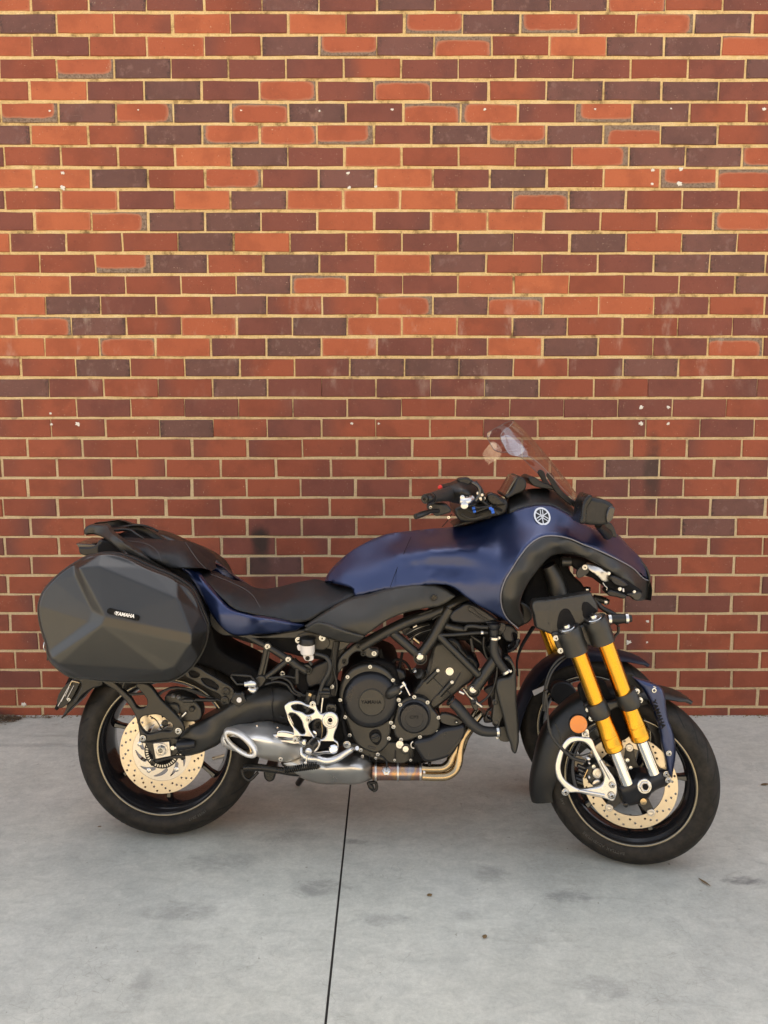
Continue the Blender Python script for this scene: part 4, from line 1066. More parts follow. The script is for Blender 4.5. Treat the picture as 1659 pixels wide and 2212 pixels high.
skin('passenger_seat', A((715, 195), (760, 222), (830, 238), (960, 250), (1130, 262), (1310, 275), (1370, 295), (1415, 340), (1455, 400), (1500, 465), (1527, 522), (1490, 505), (1440, 492), (1390, 492), (1250, 492), (1160, 478), (1080, 440), (960, 370), (850, 300), (760, 240)),
     tps([(*A((715, 195))[0], 2.37), (*A((960, 250))[0], 2.37), (*A((1310, 275))[0], 2.375), (*A((830, 238))[0], 2.375), (*A((1130, 262))[0], 2.375), (*A((1370, 295))[0], 2.375), (*A((1415, 340))[0], 2.375), (*A((1455, 400))[0], 2.372), (*A((760, 222))[0], 2.375), (*A((1040, 256))[0], 2.375), (*A((1220, 268))[0], 2.375), (*A((1500, 465))[0], 2.36), (*A((1527, 522))[0], 2.33), (*A((1000, 300))[0], 2.285), (*A((1250, 340))[0], 2.275), (*A((1400, 420))[0], 2.28),
          (*A((1250, 400))[0], 2.235), (*A((1120, 380))[0], 2.24), (*A((1400, 490))[0], 2.235), (*A((1160, 478))[0], 2.23), (*A((960, 370))[0], 2.25), (*A((830, 280))[0], 2.30)]), 'seat', step=4, skirt=.01, round_=7, rdep=.008, mirror='join')
seam = lambda pts, Y, r=.5: tube('seam', [(*q, y_) for q, y_ in zip(A(*pts), Y)], r, 'seam', sides=5)
seam([(830, 268), (960, 285), (1040, 320), (1085, 370), (1110, 440)], [2.283, 2.276, 2.258, 2.236, 2.226])
seam([(1305, 280), (1350, 345), (1410, 430), (1475, 495)], [2.325, 2.262, 2.250, 2.262])
skin('rider_seat', T((412, 1228), (440, 1232), (475, 1247), (520, 1262), (558, 1272), (600, 1268), (650, 1256), (690, 1252), (708, 1258), (735, 1264), (766, 1272), (768, 1284, 's'), (735, 1300), (700, 1320), (662, 1342), (640, 1344), (590, 1336), (540, 1325), (505, 1314), (478, 1290), (445, 1255)),
     tps([(412, 1228, 2.33), (440, 1232, 2.37), (520, 1262, 2.37), (558, 1272, 2.37), (650, 1256, 2.37), (700, 1255, 2.375), (475, 1247, 2.375), (600, 1268, 2.375), (500, 1255, 2.375), (580, 1271, 2.375), (625, 1262, 2.375), (675, 1253, 2.375), (735, 1264, 2.35), (766, 1272, 2.30), (768, 1284, 2.27), (662, 1342, 2.215), (590, 1336, 2.205), (505, 1314, 2.21), (478, 1290, 2.225), (445, 1255, 2.27),
          (560, 1300, 2.26), (620, 1300, 2.25), (690, 1285, 2.28), (500, 1280, 2.26)]), 'seat', step=4, skirt=.008, round_=6, rdep=.007, mirror='join')
tube('seam', [(q[0], q[1], y_) for q, y_ in zip(T((455, 1240), (500, 1258), (545, 1285), (565, 1318)), [2.325, 2.30, 2.262, 2.225])], .5, 'seam', sides=5)
skin('tail_panel', T((372, 1214), (405, 1228), (425, 1236), (440, 1256), (470, 1290), (498, 1316), (545, 1330), (600, 1340), (645, 1348), (660, 1350, 's'), (640, 1363, 's'), (560, 1370), (496, 1369), (474, 1350), (452, 1318), (430, 1275), (405, 1240)),
     tps([(372, 1214, 2.24), (425, 1236, 2.27), (440, 1256, 2.235), (470, 1290, 2.215), (498, 1316, 2.20), (545, 1330, 2.195), (645, 1348, 2.21), (640, 1363, 2.225), (560, 1370, 2.215), (496, 1369, 2.21), (452, 1318, 2.22), (430, 1275, 2.235), (470, 1325, 2.190), (560, 1348, 2.178), (620, 1356, 2.195)], 8e-3),
     'blue', step=3.0, skirt=.02, round_=6, rdep=.006, mirror=True, relax=4)
plate('under_seat_panel', T((455, 1320), (500, 1365), (640, 1362), (700, 1352), (760, 1385), (740, 1405), (660, 1382), (560, 1378), (520, 1372), (480, 1372), (455, 1350)), 2.235, .05, 'engine', .004, mirror=True)
# internal bulk of tail, under-seat
plate('rear_frame_rail', T((210, 1180), (330, 1205), (420, 1250), (480, 1330), (560, 1372), (740, 1385), (740, 1400), (560, 1395), (470, 1362), (400, 1290), (300, 1240), (210, 1200)), 2.27, .22, 'deep', .006)
plate('inner_mudguard', T((400, 1290), (450, 1330), (470, 1400), (540, 1440), (590, 1470), (640, 1478), (600, 1500), (520, 1478), (470, 1450), (400, 1420)), 2.29, .18, 'deep', .01)

# --- front body: tank and fairing in matte blue
blue_out = T((700, 1258, 's')) + T((706, 1243), (740, 1205), (790, 1172), (838, 1153)) + E((150, 742), (300, 727), (420, 716), (490, 702)) + E((600, 672), (740, 632), (840, 602), (920, 587), (1010, 589), (1100, 630), (1190, 690), (1300, 740), (1390, 752), (1480, 838), (1540, 900), (1578, 965), (1590, 1035, 's')) \
    + E((1560, 1020), (1500, 962), (1400, 905), (1300, 857), (1200, 817), (1120, 783), (1050, 768), (960, 772), (890, 812), (830, 882), (780, 960), (735, 1035), (713, 1110), (716, 1180), (745, 1250), (812, 1318, 's'), (740, 1272), (640, 1217), (560, 1172), (500, 1130), (450, 1090), (400, 1064), (320, 1056), (200, 1069), (100, 1081), (0, 1094)) \
    + T((775, 1286), (766, 1287), (762, 1274), (735, 1263))
bc = [(700, 1258, 2.36), (740, 1205, 2.376), (790, 1172, 2.379), (838, 1153, 2.379), (900, 1143, 2.379), (970, 1138, 2.375), (1010, 1130, 2.35), (1050, 1119, 2.32), (1092, 1108, 2.29), (1130, 1096, 2.262), (1157, 1091, 2.25), (1190, 1092, 2.25), (1225, 1108, 2.252), (1256, 1129, 2.265),
      (1296, 1147, 2.30), (1328, 1151, 2.345), (1361, 1183, 2.37), (1383, 1205, 2.378), (1397, 1229, 2.379), (1401, 1254, 2.379),
      (767, 1280, 2.262), (823, 1275, 2.235), (895, 1266, 2.198), (940, 1262, 2.182), (985, 1280, 2.168), (1020, 1300, 2.168), (1060, 1322, 2.180), (1095, 1342, 2.192), (1118, 1357, 2.21),
      (1083, 1300, 2.152), (1082, 1280, 2.144), (1090, 1255, 2.137), (1107, 1227, 2.134), (1125, 1198, 2.136), (1147, 1173, 2.144), (1172, 1159, 2.154), (1205, 1157, 2.163), (1230, 1163, 2.171), (1260, 1175, 2.186), (1296, 1189, 2.208), (1332, 1207, 2.243), (1368, 1228, 2.297), (1390, 1249, 2.348),
      (740, 1240, 2.315), (800, 1200, 2.325), (800, 1238, 2.268), (860, 1172, 2.332), (860, 1197, 2.262), (860, 1222, 2.242), (860, 1248, 2.226), (930, 1160, 2.326), (930, 1183, 2.228), (930, 1205, 2.206), (930, 1224, 2.206), (930, 1246, 2.186), (990, 1155, 2.312), (990, 1180, 2.212), (990, 1204, 2.188), (990, 1226, 2.188), (990, 1252, 2.166),
      (960, 1182, 2.219), (960, 1204, 2.197), (960, 1225, 2.197), (960, 1249, 2.177), (895, 1190, 2.245), (895, 1208, 2.224), (895, 1223, 2.223), (895, 1247, 2.206), (1015, 1180, 2.208), (1015, 1208, 2.180), (1015, 1228, 2.178),
      (1040, 1145, 2.292), (1040, 1178, 2.205), (1040, 1210, 2.172), (1040, 1250, 2.160), (1040, 1285, 2.160), (1075, 1150, 2.262), (1075, 1190, 2.192), (1070, 1240, 2.157), (1112, 1130, 2.245), (1112, 1165, 2.192), (1160, 1130, 2.205), (1212, 1134, 2.212), (1260, 1154, 2.228), (1300, 1170, 2.255), (1345, 1192, 2.302), (1375, 1218, 2.346)]
fuel = skin('body_shell', blue_out, tps(bc, 4e-3), 'blue', step=4.2, skirt=.006, round_=3.5, rdep=.004, mirror='join', sharpang=60)
# cover seam between tank front and side cover
tube('panel_gap', [(q[0], q[1], y_) for q, y_ in zip(T((888, 1160), (872, 1195), (857, 1230), (843, 1268)), [2.3135, 2.2560, 2.2385, 2.2035])], .55, 'deep', fuel, sides=6)
EMB = True
trim_out = E((1590, 1035, 's'), (1560, 1021), (1500, 963), (1400, 906), (1300, 858), (1200, 818), (1120, 784), (1050, 769), (960, 773), (890, 813), (830, 883), (780, 961), (735, 1036), (713, 1111), (716, 1181), (745, 1251), (815, 1318, 's')) \
    + Fz((100, 880), (150, 850), (140, 770), (113, 680), (130, 590), (180, 480), (250, 380), (330, 280), (400, 215), (500, 190), (600, 195), (700, 225), (850, 300), (950, 362), (1050, 422), (1165, 482), (1180, 540), (1165, 620, 's'), (1215, 630), (1312, 612, 's'), (1322, 530))
tc_ = [(1401, 1254, 2.376), (1390, 1249, 2.348), (1368, 1228, 2.298), (1332, 1207, 2.243), (1296, 1189, 2.208), (1260, 1175, 2.186), (1205, 1157, 2.163), (1172, 1159, 2.153), (1147, 1173, 2.141), (1125, 1198, 2.133), (1107, 1227, 2.131), (1090, 1255, 2.135), (1082, 1280, 2.143), (1083, 1300, 2.153), (1118, 1357, 2.218),
       (1128, 1345, 2.20), (1125, 1312, 2.170), (1130, 1285, 2.160), (1150, 1245, 2.155), (1175, 1213, 2.165), (1205, 1197, 2.18), (1240, 1199, 2.19), (1290, 1218, 2.21), (1340, 1248, 2.24), (1368, 1265, 2.265), (1378, 1296, 2.34), (1400, 1290, 2.376), (1395, 1270, 2.36)]
tc_ += [((a + b) / 2, (c_ + d_) / 2, e) for a, b, c_, d_, e in ((1107, 1150, 1227, 1245, 2.118), (1147, 1175, 1173, 1213, 2.130), (1205, 1210, 1157, 1197, 2.150), (1260, 1290, 1175, 1218, 2.180), (1332, 1340, 1207, 1248, 2.228), (1082, 1128, 1290, 1300, 2.135))]
skin('fairing_trim', trim_out, tps(tc_, 8e-3), 'trim', step=3.6, skirt=.012, round_=5, rdep=.006, mirror=True)
pp = E((1592, 1036), (1560, 1022), (1500, 964), (1400, 907), (1300, 859), (1200, 819), (1120, 785), (1050, 770), (960, 774), (890, 814), (830, 884), (780, 962), (735, 1037), (713, 1112), (716, 1182), (745, 1252), (815, 1319))
ft = tps(bc, 4e-3); yy = ft(np.array([(p[0], p[1]) for p in pp]))
tube('piping', [(p[0], p[1], float(y_) - .000) for p, y_ in zip(pp, yy)], 1.5, 'piping', fuel, sides=8)
ec = E((957, 652))[0]; e4 = ft(np.array([[ec[0] - 12, ec[1]], [ec[0] + 12, ec[1]], [ec[0], ec[1] + 12], [ec[0], ec[1] - 12], [ec[0], ec[1]]])); es_ = 24 * mpp(*ec, 2.22)
tuning_forks(ec[0], ec[1], float(e4[4]) - .004, 17.6, 'silver', fuel, base='black', ringw=.2, tilt=(float(e4[1] - e4[0]) / es_, float(e4[3] - e4[2]) / es_))
# headlamp edge and nose
tube('nose_edge', [(q[0], q[1], 2.376) for q in Fz((1170, 190), (1250, 275), (1300, 350), (1318, 420), (1312, 500))], [1.5, 2.6, 3.2, 2.6, 1.5], 'black', fuel)
# side cover with dimples
side_out = T((658, 1353, 's'), (700, 1325), (765, 1291)) + D((100, 92), (200, 62), (330, 30), (450, 12), (560, 6), (660, 12), (740, 45), (815, 98, 's'), (760, 140), (700, 172), (560, 200), (440, 225), (330, 262), (250, 300), (150, 370), (80, 420)) + T((768, 1387), (752, 1388), (700, 1376))
sc_ = [(658, 1353, 2.205), (765, 1291, 2.235), (794, 1286, 2.222), (855, 1270, 2.205), (916, 1264, 2.19), (964, 1274, 2.185), (983, 1288, 2.18), (953, 1307, 2.175), (884, 1321, 2.165), (834, 1341, 2.165), (790, 1373, 2.17), (752, 1388, 2.18), (700, 1376, 2.19), (850, 1300, 2.172), (910, 1290, 2.168), (780, 1340, 2.165), (730, 1345, 2.175), (720, 1365, 2.172)]
sp_ = skin('side_cover', side_out, tps(sc_, 2e-4), 'dotted', step=3.6, skirt=.02, round_=4, rdep=.005, mirror=True)
skin('cover_blade', C((600, 175, 's'), (730, 105), (800, 118), (900, 155), (1000, 190), (1115, 218, 's'), (1060, 262), (985, 272), (850, 245), (720, 205)), tps([(*C((600, 175))[0], 2.20), (*C((730, 105))[0], 2.170), (*C((1115, 218))[0], 2.158), (*C((985, 272))[0], 2.172), (*C((850, 200))[0], 2.156), (*C((800, 245))[0], 2.18)]), 'engine', step=3, skirt=.01, round_=3, rdep=.003, parent=sp_)
lathe('fastener', *D((644, 110))[0], 2.166, [(7, -2), (7, 0), (6, .8), (4.4, .6), (4.2, -.5), (2.6, -.5), (2.4, 0), (0, 0)], 'blackmetal', parent=sp_, n=24)
plate('air_duct_cover', D((780, 240), (850, 185), (900, 158), (960, 165), (1040, 205), (1165, 295, 's'), (1080, 315), (960, 322), (850, 318), (790, 305), (770, 275)), 2.215, .05, 'engdark', .006)
tube('duct_rib', [(*q, 2.212) for q in D((1095, 300), (1000, 240), (945, 190), (925, 188), (918, 205), (960, 240), (1060, 300))], .9, 'frame')
# dash cover, instrument, screen and mirror
dash_out = E((750, 640, 's'), (752, 570), (765, 530), (880, 490), (905, 487), (1040, 505), (1080, 532), (1130, 590), (1188, 655, 's'), (1186, 688), (1100, 633), (1010, 592), (920, 590), (840, 605))
skin('dash_cover', dash_out, tps([(*E((750, 640))[0], 2.27), (*E((765, 530))[0], 2.34), (*E((900, 487))[0], 2.36), (*E((1040, 505))[0], 2.36), (*E((1130, 590))[0], 2.33), (*E((1188, 670))[0], 2.28), (*E((1010, 592))[0], 2.252), (*E((840, 605))[0], 2.262), (*E((900, 530))[0], 2.30), (*E((920, 560))[0], 2.272), (*E((1040, 560))[0], 2.29)]), 'black', step=3.5, skirt=.01, round_=4, rdep=.006, mirror='join')
plate('tank_edge_trim', E((430, 715), (480, 690), (600, 655), (745, 612), (745, 632), (600, 675), (490, 705)), 2.315, .13, 'black', .003)
plate('instrument_pod', E((755, 520), (810, 425, 's'), (835, 418), (858, 435), (860, 490), (800, 525), (740, 545), (735, 530)), 2.29, .17, 'black', .006)
plate('instrument_face', E((735, 530, 's'), (800, 420, 's'), (812, 420, 's'), (752, 525, 's')), 2.30, .15, 'rim', .001, n=1)
for k, (a, b) in enumerate((((878, 420), (1030, 495)), )):
    plate('screen_bracket', E((878, 425), (890, 418), (960, 450), (1025, 480), (1030, 492), (990, 490), (900, 465)), 2.31, .14, 'black', .004)
plate('screen_stay', E((985, 400), (1000, 392), (1018, 400), (1040, 450), (1075, 500), (1125, 545), (1180, 590), (1195, 620), (1150, 600), (1090, 560), (1040, 510), (1005, 450)), 2.305, .008, 'black', .003, mirror=True)
lathe('fastener', *E((1150, 570))[0], 2.30, [(5.5, 0), (5, 1.5), (2.5, 1.5), (2.3, .5), (0, .5)], 'blackmetal', n=20)
lathe('fastener', *E((1008, 402))[0], 2.30, [(3.5, 0), (3.2, 1.5), (0, 1.5)], 'blackmetal', n=16)
# windscreen: a bowed sheet, apex on the centre plane, near and far wings leaning back
def screen():
    near = [(*q, y_) for q, y_ in zip(E((1196, 605), (1135, 545), (1060, 468), (1000, 402), (930, 332), (872, 297), (800, 294), (762, 282), (730, 232), (712, 195), (712, 165)), (2.29, 2.275, 2.26, 2.25, 2.243, 2.238, 2.23, 2.225, 2.222, 2.222, 2.225))]
    ctr = E((1212, 590), (1160, 520), (1110, 452), (1060, 385), (1010, 325), (960, 265), (920, 217), (885, 180), (850, 143), (815, 108), (785, 82))
    ns = 30; nt_ = 60
    def samp(pts, t):
        f = t * (len(pts) - 1); i = min(int(f), len(pts) - 2); f -= i; return pts[i] + (pts[i + 1] - pts[i]) * f
    nn = [Vector(p) for p in cat([tuple(P(*q)) for q in near], 6, False)]; cc = [Vector(p) for p in cat([tuple(P(q[0], q[1], C0)) for q in ctr], 6, False)]
    V = []; F = []
    for i in range(nt_ + 1):
        t = i / nt_; a = samp(nn, t); c = samp(cc, t)
        for j in range(2 * ns + 1):
            s = abs(j - ns) / ns; q = c + (a - c) * s; 
            w_ = s * s
            x = c.x + (a.x - c.x) * w_; z = c.z + (a.z - c.z) * w_; yv = c.y + (a.y - c.y) * s
            if j > ns: yv = 2 * C0 - yv
            V.append(Vector((x, yv, z)))
    st = 2 * ns + 1
    F = [(i * st + j, i * st + j + 1, (i + 1) * st + j + 1, (i + 1) * st + j) for i in range(nt_) for j in range(2 * ns)]
    o = part('windscreen', V, F, 'acrylic')
    ring = [V[i * st] for i in range(nt_ + 1)] + [V[nt_ * st + j] for j in range(1, st)] + [V[i * st + st - 1] for i in range(nt_ - 1, -1, -1)]
    skin('screen_wing', E((712, 165), (750, 124), (792, 172), (850, 240), (874, 297), (800, 295), (762, 283), (730, 234), (709, 192)), lambda xy: 2.232 - .00052 * (xy[:, 1] - 955), 'acrylic', step=4, skirt=.002, round_=0, parent=o)
    skin('screen_wing', E((665, 209), (700, 230), (717, 258), (712, 290), (640, 346, 's'), (614, 314), (604, 282), (630, 243)), lambda xy: np.full(len(xy), C0 + .158), 'acrylic', step=4, skirt=.002, round_=0, parent=o)
    tube('screen_edge', [tuple(v) for v in ring], [.0011] * len(ring), 'screenedge', o, sides=6, world=True, smoothp=False)
    return o
screen()
# mirror, folded, on the nose
ms = plate('mirror_shell', E((1195, 690, 's'), (1195, 660), (1215, 560), (1235, 530), (1262, 540), (1345, 560), (1385, 590), (1380, 625), (1350, 700), (1270, 708), (1215, 700)), 2.13, .075, 'black', .012, n=4)
plate('mirror_rim', E((1186, 698), (1190, 650), (1215, 545), (1240, 525), (1258, 532), (1258, 548), (1230, 600), (1208, 700)), 2.115, .10, 'blackmetal', .008, parent=ms)
plate('mirror_lamp', E((1352, 695), (1345, 620), (1360, 598), (1388, 600), (1385, 640), (1370, 680)), 2.122, .02, 'rim', .004, parent=ms)
tube('mirror_stem', [(*E((1290, 705))[0], 2.17), (*E((1320, 735))[0], 2.22), (*E((1345, 760))[0], 2.26)], [8, 10, 12], 'black')
plate('mirror_foot', E((1330, 690), (1360, 690), (1390, 730), (1400, 780), (1350, 765), (1310, 745)), 2.25, .03, 'black', .004)
# far side mirror
fm = [P(*q, 2.15) for q in E((1340, 700), (1400, 690), (1440, 640), (1430, 590), (1380, 580))]
# ================================================================== MOTORCYCLE: engine, frame, drive
# crankcase and cylinder bulk
core = plate('crankcase', T((735, 1480), (752, 1445), (800, 1425), (850, 1438), (872, 1490), (905, 1505), (950, 1550), (955, 1610), (940, 1640), (890, 1656), (800, 1652), (755, 1620), (738, 1570)), 2.262, .24, 'deep', .012)
plate('sump', D((-100, 1310), (60, 1400), (180, 1440), (440, 1450), (480, 1400), (470, 1330), (300, 1290), (150, 1300)), 2.255, .22, 'engine', .006)
for (a, b) in (((115, 1395), (115, 1440)), ((170, 1405), (170, 1450)), ((325, 1360), (325, 1450)), ((440, 1350), (440, 1440)), ((460, 1370), (460, 1430))):
    p = D(a, b); tube('fin', [(*p[0], 2.252), (*p[1], 2.252)], 1.4, 'engdark', core, sides=6)
cc = C((1158, 735))[0]
# clutch cover
cl = plate('clutch_cover', C((900, 700), (925, 590), (990, 500), (1080, 455), (1160, 445), (1250, 470), (1330, 535), (1375, 620), (1388, 740), (1370, 850), (1335, 940), (1325, 1010), (1300, 1110), (1215, 1180), (1130, 1160), (1060, 1120), (1005, 1040), (975, 960), (935, 860)), 2.236, .05, 'engine', .008)
lathe('clutch_housing', *cc, 2.236, [(61, -6), (60.5, 0), (57, 6), (53, 9.5), (47, 11.5), (44, 12), (0, 12)], 'engdark', parent=cl, n=64)
lathe('clutch_badge', *C((1170, 757))[0], 2.2195, [(29.5, -1), (29.5, 1.6), (28.6, 2.2), (28.2, 1.2), (27.4, 1.0), (26.8, 1.6), (0, 1.8)], 'engine', parent=cl, n=56)
text('cover_lettering', 'YAMAHA', *C((1165, 757))[0], 2.2168, 7.4, 'deep', parent=cl, sx=1.0, bold=.02)
# actuator neck on the clutch cover
tube('clutch_actuator', [(*C((1300, 700))[0], 2.232), (*C((1335, 675))[0], 2.215), (*C((1400, 640))[0], 2.212)], [10, 11.5, 10], 'engine', cl)
tube('actuator_cap', [(*C((1385, 648))[0], 2.205), (*C((1425, 622))[0], 2.205)], [7.5, 6], 'blackmetal', cl)
tube('cable_end', [(*C((1400, 640))[0], 2.2), (*C((1440, 605))[0], 2.2)], 3.2, 'steel', cl, sides=8)
tube('cable_end', [(*C((1420, 590))[0], 2.2), (*C((1440, 620))[0], 2.2)], 4, 'steel', cl, sides=8)
tube('clutch_lever', [(*C((1430, 600))[0], 2.205), (*C((1455, 650))[0], 2.2), (*C((1480, 700))[0], 2.2)], 2, 'silver', cl, sides=8)
tube('cable_end', [(*C((1395, 690))[0], 2.202), (*C((1412, 672))[0], 2.2), (*C((1390, 660))[0], 2.2)], 1.2, 'steel', cl, sides=6)
# filler cap in its recess
plate('cover_window', C((1150, 1015), (1180, 985), (1225, 985), (1248, 1020), (1245, 1070), (1215, 1110), (1170, 1080)), 2.2335, .02, 'deep', .001, parent=cl)
cap = lathe('oil_cap', *C((1200, 1045))[0], 2.233, [(10.5, 0), (10, 3.5), (8.5, 4.5), (0, 4.5)], 'black', parent=cl, n=24)
p = C((1175, 1055), (1228, 1035)); tube('cap_grip', [(*p[0], 2.226), (*p[1], 2.226)], 2.6, 'black', cap, sides=8)
plate('oil_mark', C((1140, 1110), (1205, 1125), (1200, 1145), (1140, 1130)), 2.2345, .006, 'engdark', .0008, parent=cl, n=1)
text('oil_mark_lettering', '2800mℓ' if False else '2800ml', *C((1172, 1128))[0], 2.2338, 3.6, 'greyprint', ang=R(-12), parent=cl)
bolts(C, [(1156, 468), (972, 551), (1343, 577), (911, 740), (951, 878), (1390, 740), (1401, 777), (1327, 925), (1346, 960), (988, 1026), (1310, 1054), (1079, 1147), (1218, 1183)], 2.230, 3.3, BOLT, core)
bolts(C, [(1094, 1196), (1202, 1213), (1356, 1230), (1488, 1230)], 2.24, 2.4, BOLT, core)
# small right-hand cover
rc = plate('timing_cover', D((330, 1060), (350, 990), (385, 945), (480, 922), (590, 952), (625, 1010), (685, 1090), (690, 1170), (660, 1220), (520, 1255), (370, 1280), (325, 1245), (308, 1180)), 2.232, .04, 'engine', .006)
cp = D((478, 1078))[0]
lathe('cover_dome', *cp, 2.232, [(36, -2), (36, 2), (31.8, 4.5), (31, 10), (29, 13), (19, 14.2), (18.6, 13.4), (0, 13.4)], 'engdark', parent=rc, n=56)
text('cover_lettering', 'CP3', *D((478, 1088))[0], 2.2105, 6, 'deep', parent=rc, sx=1.35, bold=-.01)
bolts(D, [(480, 922), (588, 966), (353, 945), (365, 985), (679, 1090), (671, 1209), (289, 1132), (311, 1165), (526, 1250), (372, 1270), (272, 1260)], 2.228, 3.4, BOLT, rc)
bolt(*D((606, 1265))[0], 2.226, 4.2, BOLT, rc)
lathe('drain_washer', *D((361, 1308))[0], 2.24, [(8, 0), (8, 2), (3.5, 2.2), (3, 1), (0, 1)], 'steel', parent=core, n=24)
lathe('crank_plug', *D((409, 1345))[0], 2.24, [(11.5, -2), (11.5, 1.5), (8.5, 2.5), (8.2, 3.5), (0, 3.5)], 'engine', parent=core, n=28)
lathe('crank_plug_star', *D((409, 1345))[0], 2.232, [(6.6, 0), (6.6, 1.5), (0, 1.8)], 'steel', parent=core, n=7)
tube('gasket_loop', [(*q, 2.235) for q in D((470, 1285), (455, 1300), (458, 1330), (480, 1340))], 1.8, 'silver', core, sides=8)
bolts(D, [(43, 1355), (183, 1390)], 2.236, 3.2, BOLT, core)
# lower guard beside the headers
plate('catalyst_guard', D((475, 1300), (620, 1250), (700, 1190), (830, 1165), (890, 1150), (892, 1250), (850, 1310), (790, 1400), (700, 1440), (560, 1450), (520, 1400)), 2.215, .09, 'engdark', .010)
plate('warning_label', D((750, 1388, 's'), (850, 1262, 's'), (868, 1272, 's'), (765, 1395, 's')), 2.2135, .002, 'frame', .0004, n=1)
plate('guard_bracket', D((690, 1075), (850, 1100), (880, 1130), (850, 1150), (740, 1150), (700, 1130)), 2.225, .02, 'engine', .003)
bolt(*D((824, 1127))[0], 2.222, 3.6, BOLTB); bolt(*D((824, 1127))[0], 2.219, 1.6, HEX)
# cylinder block and chain case
hd = plate('cylinder_cover', D((470, 905), (520, 810), (575, 705), (605, 600), (660, 480), (700, 470), (780, 445), (860, 520), (1005, 700), (960, 790), (880, 850), (800, 915), (740, 960), (690, 1000), (630, 1035), (590, 1000), (550, 940)), 2.262, .20, 'engine', .010)
plate('cam_cover', D((690, 470), (740, 445), (800, 440), (850, 480), (900, 570), (960, 600), (1015, 680), (1000, 700), (900, 620), (850, 560)), 2.255, .21, 'engdark', .010, parent=hd)
tube('cam_cover_rib', [(*q, 2.254) for q in D((760, 460), (800, 470), (850, 530), (870, 600), (940, 610), (990, 680))], 2.2, 'engine', hd)
for a, b in (((575, 800), (665, 710)), ((690, 905), (780, 805))):
    q = D(a, b); tube('bolt_boss', [(*q[0], 2.262), (*q[1], 2.254)], [5.5, 5], 'engine', hd)
    bolt(q[1][0] + 2, q[1][1] - 1, 2.245, 2.8, HEX, hd)
tube('case_seam', [(*q, 2.2605) for q in D((565, 700), (640, 770), (720, 850), (800, 915))], 1.1, 'frame', hd, sides=6, smoothp=False)
tube('case_rib', [(*q, 2.262) for q in D((640, 560), (600, 720), (520, 850))], 1.6, 'engdark', hd)
tube('case_rib', [(*q, 2.262) for q in D((860, 720), (790, 830), (640, 930), (600, 1000))], 1.6, 'engdark', hd)
lathe('chain_bolt', *D((768, 711))[0], 2.260, [(8.6, 0), (8.4, 2), (6.2, 2.4), (6, 4.5), (0, 4.5)], 'steel', parent=hd, n=24)
lathe('tensioner', *D((530, 735))[0], 2.258, [(11, 0), (11, 7), (9, 8), (0, 8)], 'engine', axis=(-.6, -.6, .5), parent=hd, n=24)
lathe('tensioner_bolt', *D((485, 705))[0], 2.240, [(6, 0), (6, 2), (4, 2.5), (4, 4.5), (0, 5)], 'steel', axis=(-.6, -.5, .5), parent=hd, n=14)
# dark stuff above and behind the engine
plate('throttle_bodies', D((400, 330), (560, 300), (700, 330), (760, 430), (640, 500), (520, 470), (430, 440)), 2.30, .16, 'deep', .01)
for k in range(6):
    a, b = D((410 + 6 * k, 395 + 14 * k), (600 + 4 * k, 318 + 13 * k)); tube('fuel_hose', [(*a, 2.27), ((a[0] + b[0]) / 2, (a[1] + b[1]) / 2 - 3, 2.262), (*b, 2.27)], 1.1, ('engine', 'brush', 'black')[k % 3], sides=6)
tube('injector', [(*q, 2.265) for q in D((470, 350), (500, 335))], 3, 'brush', sides=8); tube('injector', [(*q, 2.26) for q in D((470, 440), (520, 480))], 4.5, 'brass', sides=8)
plate('throttle_cam', D((380, 380), (420, 350), (470, 370), (450, 410), (400, 420)), 2.28, .03, 'engdark')
plate('air_box', D((620, 120), (780, 100), (900, 150), (1060, 300), (1050, 420), (900, 470), (760, 430), (700, 300), (600, 220)), 2.285, .2, 'deep', .01)
plate('steering_housing', D((1050, 320), (1180, 300), (1290, 370), (1330, 420), (1300, 500), (1220, 600), (1100, 640), (1020, 560), (900, 470)), 2.30, .14, 'deep', .012)
plate('starter_motor', C((1280, 500), (1330, 480), (1430, 500), (1450, 560), (1400, 590), (1320, 560)), 2.28, .1, 'engdark', .01)
for pts in (((1240, 320), (1270, 420), (1330, 480), (1390, 560)), ((1420, 350), (1400, 450), (1390, 540)), ((1500, 520), (1440, 430), (1360, 410), (1330, 470)), ((1180, 380), (1190, 430), (1250, 470)), ((1230, 330), (1240, 400), (1210, 450))):
    tube('wiring', [(*q, 2.29) for q in C(*pts)], 3, 'deep', sides=8)

# --- frame
fr_ = bpy.data.objects.new('tube_frame', None); COL.objects.link(fr_); fr_.parent = bike
FY = 2.232
fo = tube('frame', [(*q, y_) for q, y_ in zip(D((40, 510), (150, 445), (300, 365), (440, 300), (620, 240), (760, 180), (900, 110)), (FY, FY, FY - .004, FY - .004, FY, FY + .01, FY + .03))], [12, 11.5, 11.5, 11.5, 11.5, 11.5, 12], 'frame')
bpy.data.objects.remove(fr_)
def ft_(pts, r, Y=FY, name='frame_tube'): return tube(name, [(*q, Y) for q in D(*pts)], r, 'frame', fo)
ft_([(290, 385), (400, 480), (525, 590)], 10); ft_([(765, 195), (690, 330), (630, 440), (545, 560)], [12.5, 12, 11.5, 11], FY - .004)
ft_([(660, 400), (830, 570), (1000, 740)], 8.2, FY - .006); ft_([(1150, 600), (1080, 700), (975, 850)], 13, FY); ft_([(710, 330), (800, 355), (890, 372)], 9.5, FY + .01); ft_([(1150, 620), (1080, 520), (940, 420)], 4.2, FY + .03)
ft_([(1100, 480), (1150, 560), (1140, 640)], 13, FY + .02)
for q in ((380, 395), (675, 265)): pass
